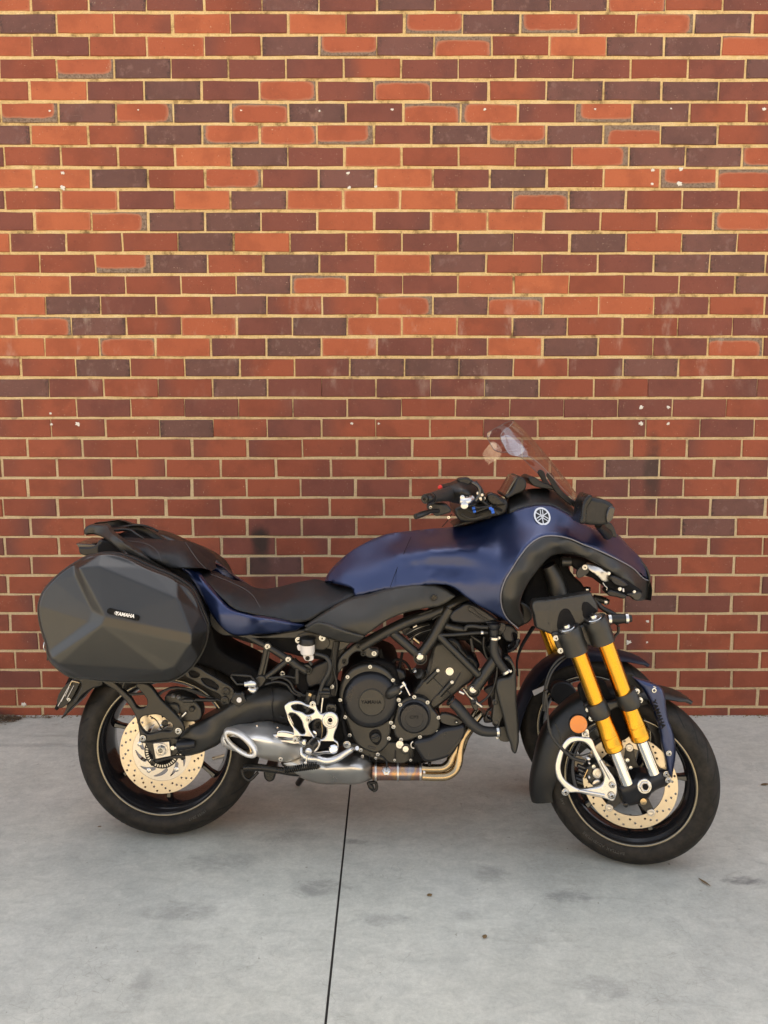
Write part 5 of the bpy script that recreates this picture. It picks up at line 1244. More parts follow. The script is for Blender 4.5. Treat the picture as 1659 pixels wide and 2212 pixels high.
for q in ((528, 600), (963, 870)):
    ft = D(q)[0]; cup = lathe('engine_mount', *ft, FY - .012, [(13, -8), (14.6, 0), (14.6, 3), (12.8, 3.4), (12, 1), (11.5, -3), (0, -3)], 'frame', parent=fo, n=32)
    lathe('mount_bolt', ft[0] - .8, ft[1] - 2.5, FY - .0105, [(7.6, -1), (7.4, 1.6), (5.6, 2.2), (5.4, 4), (3, 4.4), (2.6, 3), (0, 3)], 'steel', parent=fo, n=20)
    bolt(ft[0], ft[1] + 8, FY - .010, 2.4, BOLTB, fo)
for a in ((350, 395), (690, 255), (640, 275)):
    pass
# weld beads
for pts in (((262, 430), (290, 400), (350, 392)), ((625, 290), (680, 255), (735, 245)), ((640, 430), (645, 400), (675, 388)), ((985, 755), (1010, 745), (1018, 715)), ((695, 350), (705, 325), (725, 312))):
    tube('weld', [(*q, FY - .0145) for q in D(*pts)], 1.6, 'frame', fo, sides=6)
text('frame_number', 'JYARN582*A000808*', *D((573, 232))[0], FY - .0165, 2.6, 'greyprint', ang=R(19), parent=fo, sx=1.0)
# pivot castings
pc = plate('pivot_casting', C((885, 470), (905, 400), (985, 320), (1060, 262), (1130, 240), (1160, 320), (1220, 330), (1222, 380), (1160, 400), (1050, 345), (985, 400), (975, 450), (930, 480), (900, 520)), 2.225, .03, 'engine', .005)
plate('pivot_plate', C((640, 500), (700, 460), (800, 410), (900, 280), (960, 270), (930, 420), (900, 520), (880, 620), (870, 720), (800, 700), (740, 620), (660, 640)), 2.262, .05, 'engdark', .006)
for q in ((1060, 300), (1100, 360), (945, 428)): bolt(*C(q)[0], 2.220, 4.6, BOLTB, pc)
bolt(*C((1188, 360))[0], 2.220, 4.2, BOLT, pc); bolt(*C((842, 630))[0], 2.235, 4, BOLT, pc)
# subframe triangle and rails
sf = tube('subframe', [(*C(q)[0], 2.245) for q in ((110, 190), (210, 245), (320, 303))], [7, 7, 7], 'frame')
for pts, r in ((((320, 303), (400, 350), (488, 408)), 7.5), (((488, 408), (570, 455), (650, 505)), 8), (((310, 310), (275, 470), (240, 590)), 6), (((335, 320), (312, 430), (285, 545)), 3.2), (((480, 415), (350, 520), (240, 600)), 6.5), (((520, 420), (540, 440), (640, 500)), 10)):
    tube('subframe_tube', [(*q, 2.236) for q in C(*pts)], r, 'frame', sf)
for q, r in (((318, 303), 4.6), ((487, 408), 4.6)): 
    lathe('subframe_boss', *C(q)[0], 2.232, [(9, -6), (9, 2), (7.5, 2.6), (0, 2.6)], 'frame', parent=sf, n=24); bolt(*C(q)[0], 2.226, r, BOLT, sf)
for q in ((645, 503), (660, 500)): bolt(*C(q)[0], 2.224, 4.4, BOLTB, sf)
plate('subframe_lug', C((600, 460), (650, 450), (685, 490), (665, 535), (620, 520)), 2.23, .02, 'engine', .003, parent=sf)
bolt(*C((440, 522))[0], 2.25, 4.2, BOLT, sf)
# pannier mount loop, passenger peg (folded)
pm = tube('peg_hanger', [(*q, 2.215) for q in C((20, 545), (30, 530), (180, 545), (205, 570), (190, 610), (70, 610), (20, 550))], 2.6, 'frame', smoothp=False)
tube('passenger_peg', [(*C((135, 610))[0], 2.195), (*C((205, 605))[0], 2.195), (*C((225, 625))[0], 2.205)], [6.5, 7, 5], 'silver')
tube('passenger_peg_foot', [(*C((165, 640))[0], 2.20), (*C((200, 660))[0], 2.20), (*C((230, 640))[0], 2.21)], [5, 6.5, 5], 'silver')
plate('peg_bracket', C((210, 570), (270, 540), (300, 560), (290, 600), (240, 640), (215, 620)), 2.22, .02, 'frame', .003)
kn = lathe('adjuster_knob', *B((1365, 278))[0], 2.195, [(13.5, -4), (14.5, 0), (14, 5), (12, 6.5), (5.4, 6.5), (5.2, 5.8), (0, 5.8)], 'black', n=30)
for k in range(5):
    q = B((1365, 278))[0]; a = R(72 * k + 18); lathe('knob_lobe', q[0] + 12.5 * math.cos(a), q[1] + 12.5 * math.sin(a), 2.195, [(5, -4), (5, 4), (3.5, 5.5), (0, 5.5)], 'black', parent=kn, n=14)
lathe('knob_cap', *B((1367, 288))[0], 2.180, [(5.4, -1), (5.4, .6), (0, .8)], 'white', parent=kn, n=20)
# reservoir
rz = C((645, 320))[0]
res = lathe('fluid_reservoir', rz[0], rz[1] + 12, 2.205, [(12, 0), (14.5, 2), (15.5, 6), (16, 27), (0, 27)], 'white', axis=(0, 0, 1), n=28)
lathe('reservoir_cap', rz[0], rz[1] - 12, 2.205, [(16.6, -2), (18.2, 0), (18.2, 9), (17, 11), (14, 12), (0, 12)], 'black', axis=(0, 0, 1), parent=res, n=20)
plate('reservoir_tab', C((562, 292), (590, 290), (590, 338), (575, 338)), 2.20, .01, 'white', .002, parent=res)
plate('reservoir_foot', C((608, 370), (690, 378), (692, 410), (655, 422), (630, 418), (612, 395)), 2.20, .012, 'white', .002, parent=res)
bolt(*C((645, 398))[0], 2.196, 4, BOLTB, res)
for q, r in (((570, 250), 5.5), ((765, 232), 5.5)): bolt(*C(q)[0], 2.222, r, BOLT)
plate('reservoir_bracket', C((560, 225), (800, 215), (830, 280), (780, 330), (720, 330), (600, 300)), 2.232, .02, 'engine', .003)
def hose(pts, Y, r, m='rubberhose', nm='hose', fr=C): return tube(nm, [(*q, y_) for q, y_ in zip(fr(*pts), Y if isinstance(Y, (list, tuple)) else [Y] * len(pts))], r, m)
hose([(708, 362), (745, 370), (800, 392), (828, 450), (815, 520), (775, 590), (745, 680), (722, 770)], [2.205, 2.2, 2.2, 2.198, 2.198, 2.2, 2.2, 2.2], [4.2, 4.2, 5.2, 5.2, 5.2, 4.6, 4.6, 5])
hose([(660, 425), (680, 450)], 2.205, 3.5, 'rubberhose')
for k, (dx, m_) in enumerate(((0, 'black'), (10, 'rubberhose'), (20, 'black'), (32, 'deep'), (-10, 'black'))):
    hose([(870 + dx, 262), (855 + dx, 350), (848 + dx, 450), (840 + dx, 550), (790 + dx * .8, 640)], 2.222 + .004 * k, 2.6, m_, 'cable')
hose([(850, 470), (870, 540), (885, 620), (872, 700)], 2.214, 2.2, 'black', 'cable')
hose([(700, 690), (690, 760), (640, 830), (610, 880)], 2.21, 7, 'rubberhose', 'master_cylinder')
hose([(665, 670), (655, 740), (630, 800)], 2.215, 8.5, 'engine', 'master_cylinder_body'); hose([(665, 700), (672, 680)], 2.20, 5.5, 'brass', 'banjo')
plate('brake_switch', C((740, 650), (820, 645), (825, 720), (740, 720)), 2.20, .03, 'black', .004)
for q in ((785, 680),): tube('switch_rib', [(*C((738, q[1]))[0], 2.196), (*C((828, q[1]))[0], 2.196)], 4, 'black', sides=10)
hose([(770, 720), (765, 760), (760, 800), (755, 860)], 2.195, 2.2, 'steel', 'return_spring')
hose([(560, 480), (560, 560), (562, 600)], 2.225, [4, 5.5, 4.5], 'black', 'connector')
for pts in (((330, 560), (430, 555), (500, 590), (540, 660), (600, 690)), ((300, 610), (400, 590), (470, 610), (530, 680), (590, 710)), ((350, 575), (450, 545), (560, 560)), ((560, 690), (640, 700), (700, 665))):
    hose(pts, 2.225, 2.6, 'black', 'cable')
plate('chain_slider', C((500, 480), (640, 500), (660, 640), (620, 690), (540, 620), (480, 560)), 2.27, .06, 'deep', .006)
plate('linkage', C((600, 690), (900, 700), (960, 900), (960, 1050), (880, 1120), (640, 1150), (560, 1000), (450, 900)), 2.275, .14, 'deep', .01)
plate('pivot_boss', C((700, 900), (760, 890), (790, 960), (760, 1040), (700, 1020)), 2.215, .03, 'engdark', .004); bolt(*C((735, 948))[0], 2.212, 6, BOLTB)
hose([(760, 910), (765, 1000), (755, 1060)], 2.205, 1, 'brass', 'return_spring')
lathe('speed_sensor', *C((694, 1010))[0], 2.22, [(7, 0), (7, 5), (4, 6), (0, 6)], 'mirrorglass', n=18)
hose([(930, 900), (945, 990), (960, 1050), (900, 1110)], 2.23, 4, 'deep', 'cable'); hose([(905, 760), (930, 830), (915, 900)], 2.23, 5, 'deep', 'cable')

# --- swingarm
sa_out = B((915, 590), (960, 520), (1000, 490), (1120, 425), (1230, 365), (1330, 290), (1430, 245), (1530, 195), (1620, 185), (1700, 195), (1760, 220), (1790, 300), (1800, 400), (1780, 460), (1700, 470), (1640, 450), (1540, 450), (1440, 470), (1320, 500), (1270, 530), (1230, 600), (1150, 645), (1060, 680), (960, 690), (920, 660))
sa = skin('swingarm', sa_out, tps([(*B(p[:2])[0], p[2]) for p in ((915, 590, 2.262), (1120, 425, 2.262), (1530, 195, 2.27), (1760, 220, 2.275), (1790, 400, 2.28), (1540, 450, 2.27), (1230, 600, 2.265), (960, 690, 2.268), (1080, 560, 2.240), (1300, 420, 2.236), (1500, 320, 2.236), (1650, 310, 2.245))]), 'engine', step=4, skirt=.06, round_=7, rdep=.012)
tube('swingarm_seam', [(*q, y_) for q, y_ in zip(B((1600, 190), (1610, 260), (1605, 360), (1620, 440)), (2.258, 2.240, 2.242, 2.262))], 1.2, 'engdark', sa, sides=6)
tube('swingarm_recess', [(*B((930, 615))[0], 2.246), (*B((980, 612))[0], 2.240), (*B((1045, 605))[0], 2.243)], [12, 11, 8], 'engdark', sa)
lathe('cross_boss', *C((450, 850))[0], 2.262, [(11, -2), (11, 0), (7, 1), (6.5, -2), (0, -2)], 'engdark', parent=sa)
ab = plate('axle_block', B((655, 570), (700, 590), (900, 560), (935, 590), (935, 650), (900, 700), (800, 718), (760, 745), (735, 765), (722, 745), (740, 715), (700, 640), (680, 605), (655, 600)), 2.250, .035, 'frame', .004, parent=sa)
tube('block_lug', [(*q, 2.248) for q in B((735, 745), (800, 722), (900, 700), (960, 700))], 3.4, 'frame', sa)
for q in ((742, 745), (960, 704)): lathe('lug_bolt', *B(q)[0], 2.242, [(5.6, 0), (5.2, 3), (2.6, 3.2), (2.2, 1), (0, 1)], 'blackmetal', parent=sa, n=18)
plate('adjuster_plate', B((742, 605, 's'), (858, 590, 's'), (872, 695, 's'), (760, 717, 's')), 2.238, .010, 'carrier', .0015, parent=sa, n=1)
an = lathe('axle_nut', *B((805, 648))[0], 2.236, [(13.5, -1), (13, 1.5), (11, 2), (10.5, 9), (9, 10), (7.4, 10), (6.6, 9), (6.2, 2), (0, 2)], 'brush', parent=sa, n=8)
lathe('axle_washer', *B((805, 648))[0], 2.237, [(13.6, -1), (13.2, 1.6), (10, 1.8)], 'steel', parent=sa, n=32)
lathe('axle_bore', *B((797, 655))[0], 2.2195, [(6.0, -2), (5.8, 0), (0, 0)], 'deep', parent=an, n=24); lathe('axle_ring', *B((797, 655))[0], 2.2195, [(7.6, 0), (7.2, 1.4), (5.6, 1.2), (5.4, -1)], 'steel', parent=an, n=24)
tube('adjuster_bolt', [(*B((870, 633))[0], 2.238), (*B((920, 632))[0], 2.238)], 3.2, 'steel', sa, sides=8); lathe('adjuster_nut', *B((885, 634))[0], 2.236, [(5, -2), (5, 2), (0, 2.2)], 'steel', n=6, parent=sa)
# luggage / plate carrier strut
rb_ = plate('rear_strut', B((372, 150), (440, 148), (510, 205), (575, 268), (640, 350, ), (690, 335), (700, 318), (620, 170), (680, 165), (800, 290), (905, 395), (950, 450), (968, 505), (940, 550), (800, 575), (685, 592), (655, 590), (640, 520), (610, 400), (560, 320), (480, 230)), 2.232, .018, 'frame', .004,
       holes=[B((640, 440), (660, 415), (715, 400), (790, 400), (830, 425), (885, 480), (880, 505), (800, 515), (690, 530), (660, 500))])
bolt(*B((668, 565))[0], 2.228, 5.6, BOLT, rb_); bolt(*B((926, 513))[0], 2.228, 5.8, BOLT, rb_)
for pts, r in ((((535, 160), (520, 200), (520, 240)), 3.5), (((500, 240), (600, 245), (680, 240)), 3)): tube('strut_web', [(*q, 2.245) for q in B(*pts)], r, 'frame', rb_)
# hugger arm with slots
hg = plate('chain_guard', B((985, 60), (1040, 42), (1130, 90), (1250, 160), (1320, 205), (1335, 240), (1300, 300), (1290, 320), (1245, 300), (1235, 265), (1150, 215), (1040, 150), (975, 110)), 2.225, .012, 'frame', .003,
      holes=[B((1000, 82), (1045, 80), (1078, 105), (1060, 122), (1010, 112)), B((1090, 135), (1110, 132), (1200, 172), (1218, 195), (1205, 212), (1180, 205), (1100, 155))])
for q in ((1270, 228), (1262, 290)): lathe('guard_bolt', *B(q)[0], 2.222, [(8.6, 0), (8.4, 2), (4, 3), (3.6, 1.5), (0, 1.5)], 'blackmetal', parent=hg, n=24)
# rear caliper
ca = plate('rear_caliper', B((830, 260), (870, 245), (960, 255), (1050, 300), (1088, 350), (1085, 430), (1000, 450), (950, 440), (940, 390), (870, 400), (835, 340)), 2.262, .05, 'engine', .006)
lathe('caliper_piston', *B((890, 355))[0], 2.258, [(14, -2), (14, 3), (12, 5), (0, 5)], 'engine', parent=ca, n=30)
lathe('caliper_bolt', *B((1025, 352))[0], 2.258, [(6, 0), (6, 3), (4.5, 4.5), (0, 4.5)], 'blackmetal', parent=ca, n=12)
lathe('caliper_bolt', *B((805, 305))[0], 2.258, [(3.5, 0), (3.5, 5), (0, 5)], 'steel', parent=ca, n=12)
for q in ((890, 262), (930, 270)): lathe('banjo_bolt', *B(q)[0], 2.256, [(5, 0), (5, 4), (3.6, 5), (0, 6)], 'brush', axis=(0, -.5, 1), parent=ca, n=10)
tube('pad_spring', [(*q, 2.255) for q in B((935, 420), (960, 400), (985, 375))], 3, 'steel', ca, sides=8)
for pts, Y in ((((770, 290), (790, 250), (850, 210), (950, 200), (1040, 220), (1140, 265), (1230, 290)), 2.245), (((700, 235), (760, 245), (830, 215), (900, 195), (980, 210), (1060, 240), (1180, 280)), 2.25), (((930, 285), (1020, 292), (1100, 285), (1200, 290)), 2.242)):
    tube('brake_hose', [(*q, Y) for q in B(*pts)], 2.3, 'rubberhose', sides=10)
tube('hose_sleeve', [(*B((1050, 285))[0], 2.242), (*B((1190, 288))[0], 2.242)], 4, 'black', sides=10); tube('hose_fitting', [(*B((965, 290))[0], 2.244), (*B((1035, 292))[0], 2.243)], 5, 'engine', sides=10)
tube('sensor_wire', [(*q, 2.255) for q in B((720, 405), (760, 430), (800, 490), (825, 520))], 1.2, 'deep', sides=6)
lathe('wheel_sensor', *B((828, 455))[0], 2.258, [(7, 0), (7, 3), (4, 4), (0, 4)], 'blackmetal', n=20)
# chain, lower run and wrap (links)
for k in range(12):
    q = B((1180 + k * 9.6, 712 - k * 2.3))[0]
    lathe('chain_link', q[0], q[1], 2.47, [(3.6, 0), (3.6, 1.5), (1.6, 2), (0, 2)], 'brush', n=10)
# --- number plate and rear mudguard
plate('mudguard_tail', Hz((1060, 590), (1200, 600), (1345, 640), (1300, 680), (1190, 715), (1090, 800), (1010, 890), (930, 960), (850, 1060), (800, 1098), (840, 1010), (900, 850), (990, 690)), 2.30, .16, 'black', .004)
plate('mudguard_side', Hz((1000, 575, 's'), (1340, 610), (1345, 640), (1210, 700), (1140, 740), (1040, 830), (990, 900), (960, 900), (1010, 780), (1060, 650)), 2.27, .03, 'black', .004)
npl = plate('number_plate', Hz((895, 562, 's'), (935, 565, 's'), (740, 990, 's'), (708, 965, 's')), 2.30, .16, 'deep', .001, n=1)
plate('plate_frame', Hz((930, 600), (985, 575), (1060, 590), (1020, 680), (960, 800), (900, 890), (760, 950), (748, 925)), 2.285, .012, 'black', .002, parent=npl)
for a, b in (((945, 590), (757, 930)), ((905, 680), (850, 800)), ((965, 660), (870, 840)), ((845, 780), (800, 870))):
    q = Hz(a, b); tube('plate_bar', [(*q[0], 2.2835), (*q[1], 2.2835)], .7, 'white', npl, sides=6)
tube('plate_lamp_bracket', [(*q, 2.28) for q in Hz((915, 660), (940, 610), (1000, 615), (1040, 625))], 1.5, 'brass', npl, sides=8); bolt(*Hz((900, 845))[0], 2.281, 3, BOLT, npl)

# --- exhaust
mf_out = C((-65, 1075), (-55, 1030), (-20, 985), (60, 958), (180, 942), (300, 945), (400, 962), (500, 1000), (590, 1060), (640, 1130), (620, 1190), (560, 1225), (470, 1245), (380, 1240), (270, 1215), (170, 1180), (80, 1165), (0, 1140), (-50, 1110))
mf = skin('silencer', mf_out, tps([(*C(p[:2])[0], p[2]) for p in ((-65, 1075, 2.215), (-20, 985, 2.22), (180, 942, 2.235), (400, 962, 2.245), (590, 1060, 2.25), (620, 1190, 2.25), (380, 1240, 2.24), (80, 1165, 2.225), (60, 1060, 2.165), (200, 1060, 2.150), (350, 1080, 2.155), (480, 1110, 2.19), (200, 990, 2.185), (200, 1140, 2.185), (350, 1000, 2.195), (380, 1180, 2.195))]), 'silver', step=2.6, skirt=.12, round_=6, rdep=.012, holes=[[(518 + 32 * math.cos(a_) * .94 - 11.5 * math.sin(a_) * .34, 1607 + 32 * math.cos(a_) * .34 + 11.5 * math.sin(a_) * .94) for a_ in [6.2832 * k / 24 for k in range(24)]]])
mm, N_, L_, b_ = (lambda m: (m, m.node_tree.nodes, m.node_tree.links, m.node_tree.nodes['Principled BSDF']))(mat('silencer_metal', (.74, .73, .71), .42, .85, bump=.05)); mf.data.materials[0] = mm
def ell_ring(name, c, Y, rx, ry, ang, prof, m, parent):       # prof: (radial px offset, forward px)
    n = 56; s = mpp(*c, Y); c3 = P(*c, Y); V = []; F = []; ca_, sa_ = math.cos(ang), math.sin(ang)
    for (dr, f) in prof:
        for k in range(n):
            t = 2 * math.pi * k / n; x = (rx + dr) * math.cos(t); z = (ry + dr) * math.sin(t)
            if dr <= -min(rx, ry) + .1: x = z = 0
            X = x * ca_ - z * sa_; Z = x * sa_ + z * ca_
            V.append(Vector((c3.x + X * s, Y - (f + .62 * X) * s, c3.z + Z * s)))
    for i in range(len(prof) - 1):
        for k in range(n): F.append((i * n + k, i * n + (k + 1) % n, (i + 1) * n + (k + 1) % n, (i + 1) * n + k))
    return part(name, V, F, m, parent, sharp=50)
oc = B((1372, 607))[0]
ell_ring('silencer_rim', oc, 2.158, 36, 14.5, R(-20), [(8.5, -10), (7.5, -3), (5, 1), (2, 2.2), (-1.5, 1.6), (-3, -1), (-3.5, -6)], mm, mf)
ell_ring('tail_pipe', (oc[0] - 3, oc[1] + 1), 2.159, 28, 12.5, R(-20), [(4.5, -2), (2, -.5), (0, -2), (-1, -9), (-2, -22)], 'brass', mf)
ell_ring('tail_pipe_bore', (oc[0] - 3, oc[1] + 1), 2.161, 28, 12.5, R(-20), [(4, -16), (-12.5, -16)], 'deep', mf)
for q in ((55, 975), (232, 950), (400, 965)): lathe('rivet', *C(q)[0], 2.218, [(2.2, 0), (1.8, 1), (0, 1.3)], 'steel', parent=mf, n=10)
bolt(*C((425, 1222))[0], 2.205, 4, BOLT, mf)
# under-engine chamber
skin('exhaust_chamber', C((430, 1255), (560, 1215), (680, 1180), (860, 1160), (960, 1190), (1060, 1190), (1130, 1220), (1190, 1290), (1200, 1370), (1150, 1395), (1080, 1420), (900, 1428), (760, 1425), (640, 1395), (540, 1345)),
     tps([(*C(p[:2])[0], p[2]) for p in ((430, 1255, 2.26), (680, 1180, 2.26), (960, 1190, 2.25), (1190, 1300, 2.25), (1150, 1395, 2.25), (900, 1428, 2.255), (640, 1395, 2.26), (600, 1300, 2.215), (800, 1310, 2.20), (1000, 1270, 2.20), (1100, 1320, 2.205))]), 'brush', step=3, skirt=.12, round_=5, rdep=.01)
def heat():
    m, N, L, b = newmat('heat_tint')
    ge = N.new('ShaderNodeNewGeometry'); n = N.new('ShaderNodeTexNoise'); n.inputs['Scale'].default_value = 11; n.inputs['Detail'].default_value = 5; n.inputs['Distortion'].default_value = .6
    mp = N.new('ShaderNodeMapping'); mp.inputs['Scale'].default_value = (1.6, .6, .5); L.new(ge.outputs['Position'], mp.inputs['Vector']); L.new(mp.outputs[0], n.inputs['Vector'])
    cr = N.new('ShaderNodeValToRGB'); e = cr.color_ramp.elements; e[0].position = .30; e[0].color = (.13, .085, .07, 1); e[1].position = .72; e[1].color = (.42, .36, .27, 1)
    for p_, c_ in ((.42, (.40, .20, .10)), (.50, (.26, .17, .16)), (.58, (.42, .25, .12)), (.64, (.24, .22, .25))): k = e.new(p_); k.color = (*c_, 1)
    L.new(n.outputs['Fac'], cr.inputs[0]); L.new(cr.outputs[0], b.inputs['Base Color']); b.inputs['Metallic'].default_value = 1; b.inputs['Roughness'].default_value = .27
    return m
HEAT = heat()
cp_ = tube('collector', [(*q, 2.255) for q in D((140, 1530), (260, 1530), (400, 1532), (540, 1530))], [18, 17.5, 17.5, 17], HEAT)
for x, r in ((165, 19.2), (345, 19), (528, 19), (558, 18)): tube('exhaust_band', [(*D((x - 8, 1530))[0], 2.255), (*D((x + 8, 1530))[0], 2.255)], r, 'brush', cp_, sides=24, smoothp=False)
hdr = tube('header_pipe', [(*q, y_) for q, y_ in zip(D((545, 1503), (640, 1505), (720, 1498), (765, 1460), (790, 1400), (830, 1330), (870, 1230), (905, 1150), (960, 1090), (1000, 1030)), (2.245, 2.24, 2.24, 2.245, 2.25, 2.255, 2.26, 2.27, 2.28, 2.29))], 8.6, 'brass')
tube('header_pipe', [(*q, y_) for q, y_ in zip(D((545, 1568), (660, 1572), (760, 1562), (815, 1520), (845, 1440), (852, 1350), (870, 1270), (920, 1190), (980, 1110), (1030, 1050)), (2.235, 2.235, 2.235, 2.24, 2.245, 2.25, 2.255, 2.26, 2.27, 2.28))], 8.6, 'brass')
tube('header_pipe', [(*q, 2.30) for q in D((545, 1535), (700, 1530), (800, 1470), (850, 1380), (900, 1240), (960, 1150))], 9, 'brass')
ox = lathe('oxygen_sensor', *D((252, 1525))[0], 2.222, [(9, -3), (9, 0), (7, 1), (7, 4), (5.5, 5), (5, 10), (0, 10)], 'steel', axis=(0, -.75, .6), n=6)
tube('sensor_wire', [(*q, y_) for q, y_ in zip(D((252, 1500), (255, 1460), (235, 1420), (200, 1400)), (2.205, 2.21, 2.225, 2.235))], 2, 'black', ox, sides=8)
tube('heat_shield_stay', [(*q, 2.24) for q in D((604, 1455), (604, 1500), (604, 1530))], [4, 3, 2.5], 'black', sides=8)
# --- side stand, stand spring, foot
ss = tube('side_stand_tube', [(*q, y_) for q, y_ in zip(C((120, 1290), (250, 1290), (400, 1310), (560, 1330), (730, 1300)), (2.23, 2.235, 2.245, 2.25, 2.25))], [7.5, 7.5, 7, 8, 10], 'blackmetal')
tube('stand_web', [(*q, 2.24) for q in C((108, 1300), (130, 1370), (165, 1392), (240, 1330))], 3.2, 'blackmetal', ss)
plate('stand_foot', C((290, 1320), (375, 1320), (365, 1400), (330, 1412), (300, 1395)), 2.25, .08, 'blackmetal', .006)
V_ = [];
a_, b_2 = P(*C((455, 1310))[0], 2.212), P(*C((725, 1275))[0], 2.212)
sp3 = []
for i in range(0, 16 * 8 + 1):
    t = i / 128; c_ = a_ + (b_2 - a_) * t; an_ = i / 8 * 2 * math.pi; sp3.append((c_.x, c_.y + .0085 * math.cos(an_), c_.z + .0085 * math.sin(an_)))
tube('stand_spring', sp3, [.0026] * len(sp3), 'blackmetal', ss, sides=6, world=True, smoothp=False)
plate('stand_bracket', C((730, 1250), (900, 1260), (935, 1290), (920, 1340), (850, 1345), (740, 1335)), 2.225, .03, 'engine', .004); lathe('stand_pivot', *C((827, 1288))[0], 2.222, [(8.6, 0), (8, 3), (0, 3.4)], 'steel', n=6)
tube('stand_pad', [(*q, 2.27) for q in C((1140, 1410), (1165, 1450), (1185, 1480))], [4, 6, 3], 'black'); tube('stand_pad', [(*q, 2.27) for q in C((1150, 1415), (1200, 1415), (1205, 1470), (1180, 1480))], 3.4, 'black')
# actual prop stand on the far side
far_top = Vector((P(*C((760, 1250))[0], 2.5).x, 2.50, .20)); far_bot = Vector((far_top.x - .10, 2.68, .012))
tube('side_stand', [tuple(far_top), tuple((far_top + far_bot) / 2), tuple(far_bot)], [.014, .012, .011], 'blackmetal', world=True)
# --- rider's footpeg bracket, pedal
fb = plate('footpeg_bracket', C((458, 782), (480, 765), (540, 748), (590, 752), (662, 778), (672, 755), (692, 748), (712, 765), (715, 790), (765, 855), (800, 838), (850, 838), (885, 862), (898, 905), (888, 960), (868, 1010), (862, 1060), (892, 1085), (893, 1150), (860, 1180), (790, 1182), (700, 1190), (640, 1150), (600, 1120), (560, 1090), (450, 1080), (355, 1068), (347, 1030), (372, 1022), (530, 1020), (525, 980), (490, 900), (468, 850)), 2.180, .014, 'silver', .004,
     holes=[C((512, 795), (550, 778), (640, 800), (700, 838), (685, 850), (640, 862), (600, 840), (520, 810)), C((500, 850), (520, 848), (595, 910), (610, 960), (622, 1015), (600, 1020), (560, 985), (520, 940)), C((655, 940), (680, 915), (740, 900), (770, 930), (800, 985), (795, 1030), (765, 1060), (720, 1055), (680, 1010)),
            C((400, 1035), (540, 1040), (570, 1060), (565, 1072), (470, 1070), (410, 1055))])
pv_ = lathe('pedal_pivot', *C((830, 902))[0], 2.176, [(17.5, -3), (17.5, 2), (15.5, 4), (12.5, 4.2), (12, 2.6), (9, 2.6), (8.6, 5.5), (6, 6), (5.4, 3), (0, 3)], 'silver', parent=fb, n=36)
lathe('pivot_bore', *C((830, 903))[0], 2.1668, [(5, 0), (0, .2)], 'deep', parent=pv_, n=18)
lathe('peg_pivot', *C((856, 1140))[0], 2.176, [(10, -2), (10, 2), (8, 3.6), (0, 3.8)], 'mirrorglass', parent=fb, n=26)
for q in ((686, 772), (653, 897)): bolt(*C(q)[0], 2.176, 5, BOLT, fb)
bolt(*C((546, 1063))[0], 2.176, 5, BOLT, fb); bolt(*C((967, 1103))[0], 2.19, 6, HEX, fb)
for q, r in (((820, 812), 3.4), ((852, 820), 3.4)): bolt(*C(q)[0], 2.19, r, BOLTB, fb)
plate('switch_bracket', C((805, 780), (875, 790), (878, 830), (800, 835)), 2.192, .012, 'engine', .002, parent=fb)
pt = tube('brake_pedal', [(*q, y_) for q, y_ in zip(C((600, 1125), (605, 1180), (640, 1205), (720, 1215), (800, 1235), (880, 1220), (960, 1170), (1010, 1140)), (2.165, 2.160, 2.158, 2.155, 2.15, 2.148, 2.145, 2.14))], [5, 6.5, 7.5, 7.5, 7.5, 7, 6.5, 5.5], 'silver')
tube('pedal_tip', [(*C((1000, 1138))[0], 2.15), (*C((1030, 1132))[0], 2.135), (*C((1050, 1132))[0], 2.12)], [4.6, 4.6, 4.4], 'silver', pt)
pg = tube('rider_footpeg', [(*C((700, 1090))[0], 2.17), (*C((672, 1120))[0], 2.12), (*C((655, 1145))[0], 2.08)], [11, 11.5, 11], 'black')
for k in range(4): tube('peg_groove', [(*C((690 - 14 * k, 1062 + 12 * k))[0], 2.155 - .02 * k), (*C((725 - 14 * k, 1085 + 12 * k))[0], 2.155 - .02 * k)], 2.2, 'rubberhose', pg, sides=8)
lathe('peg_end', *C((652, 1165))[0], 2.082, [(9, -3), (9, 0), (7, 3), (4, 4), (0, 4.2)], 'silver', parent=pg, axis=(-.2, -1, -.35), n=24)
tube('peg_feeler', [(*C((645, 1180))[0], 2.085), (*C((632, 1245))[0], 2.085)], [1.8, 1.6], 'steel', pg, sides=8); lathe('feeler_tip', *C((628, 1250))[0], 2.085, [(0, -3), (3, -1.5), (3.4, 0), (3, 1.5), (0, 3)], 'steel', parent=pg, n=14)
lathe('peg_bolt', *C((618, 1083))[0], 2.166, [(6.4, 0), (6, 3), (4, 5), (0, 5.4)], 'steel', n=20)
plate('peg_clevis', C((700, 1060), (750, 1090), (740, 1130), (700, 1170), (670, 1160), (690, 1100)), 2.160, .02, 'silver', .004, parent=pg)
# ================================================================== MOTORCYCLE: cooling, forks, steering, controls
rs_ = plate('radiator_shroud', D((1212, 600), (1240, 590), (1305, 680), (1316, 780), (1320, 950), (1336, 1200), (1334, 1320), (1302, 1392), (1285, 1380), (1270, 1320), (1250, 1270), (1205, 1080), (1165, 930), (1150, 840), (1165, 785), (1200, 768), (1262, 752), (1286, 710), (1275, 670)), 2.20, .03, 'trim', .008)
rp = P(*D((1210, 900))[0], 2.3)
ra = P(*D((1190, 640))[0], 2.24); rb2 = P(*D((1300, 1240))[0], 2.24)
box3('radiator', min(ra.x, rb2.x) - .005, min(ra.x, rb2.x) + .035, 2.24, 2.52, rb2.z, ra.z, 'deep')
plate('radiator_tank', D((1150, 780), (1200, 770), (1220, 900), (1230, 1050), (1200, 1100), (1190, 1270), (1250, 1275), (1240, 1180), (1150, 1180), (1140, 900)), 2.225, .03, 'engine', .004)
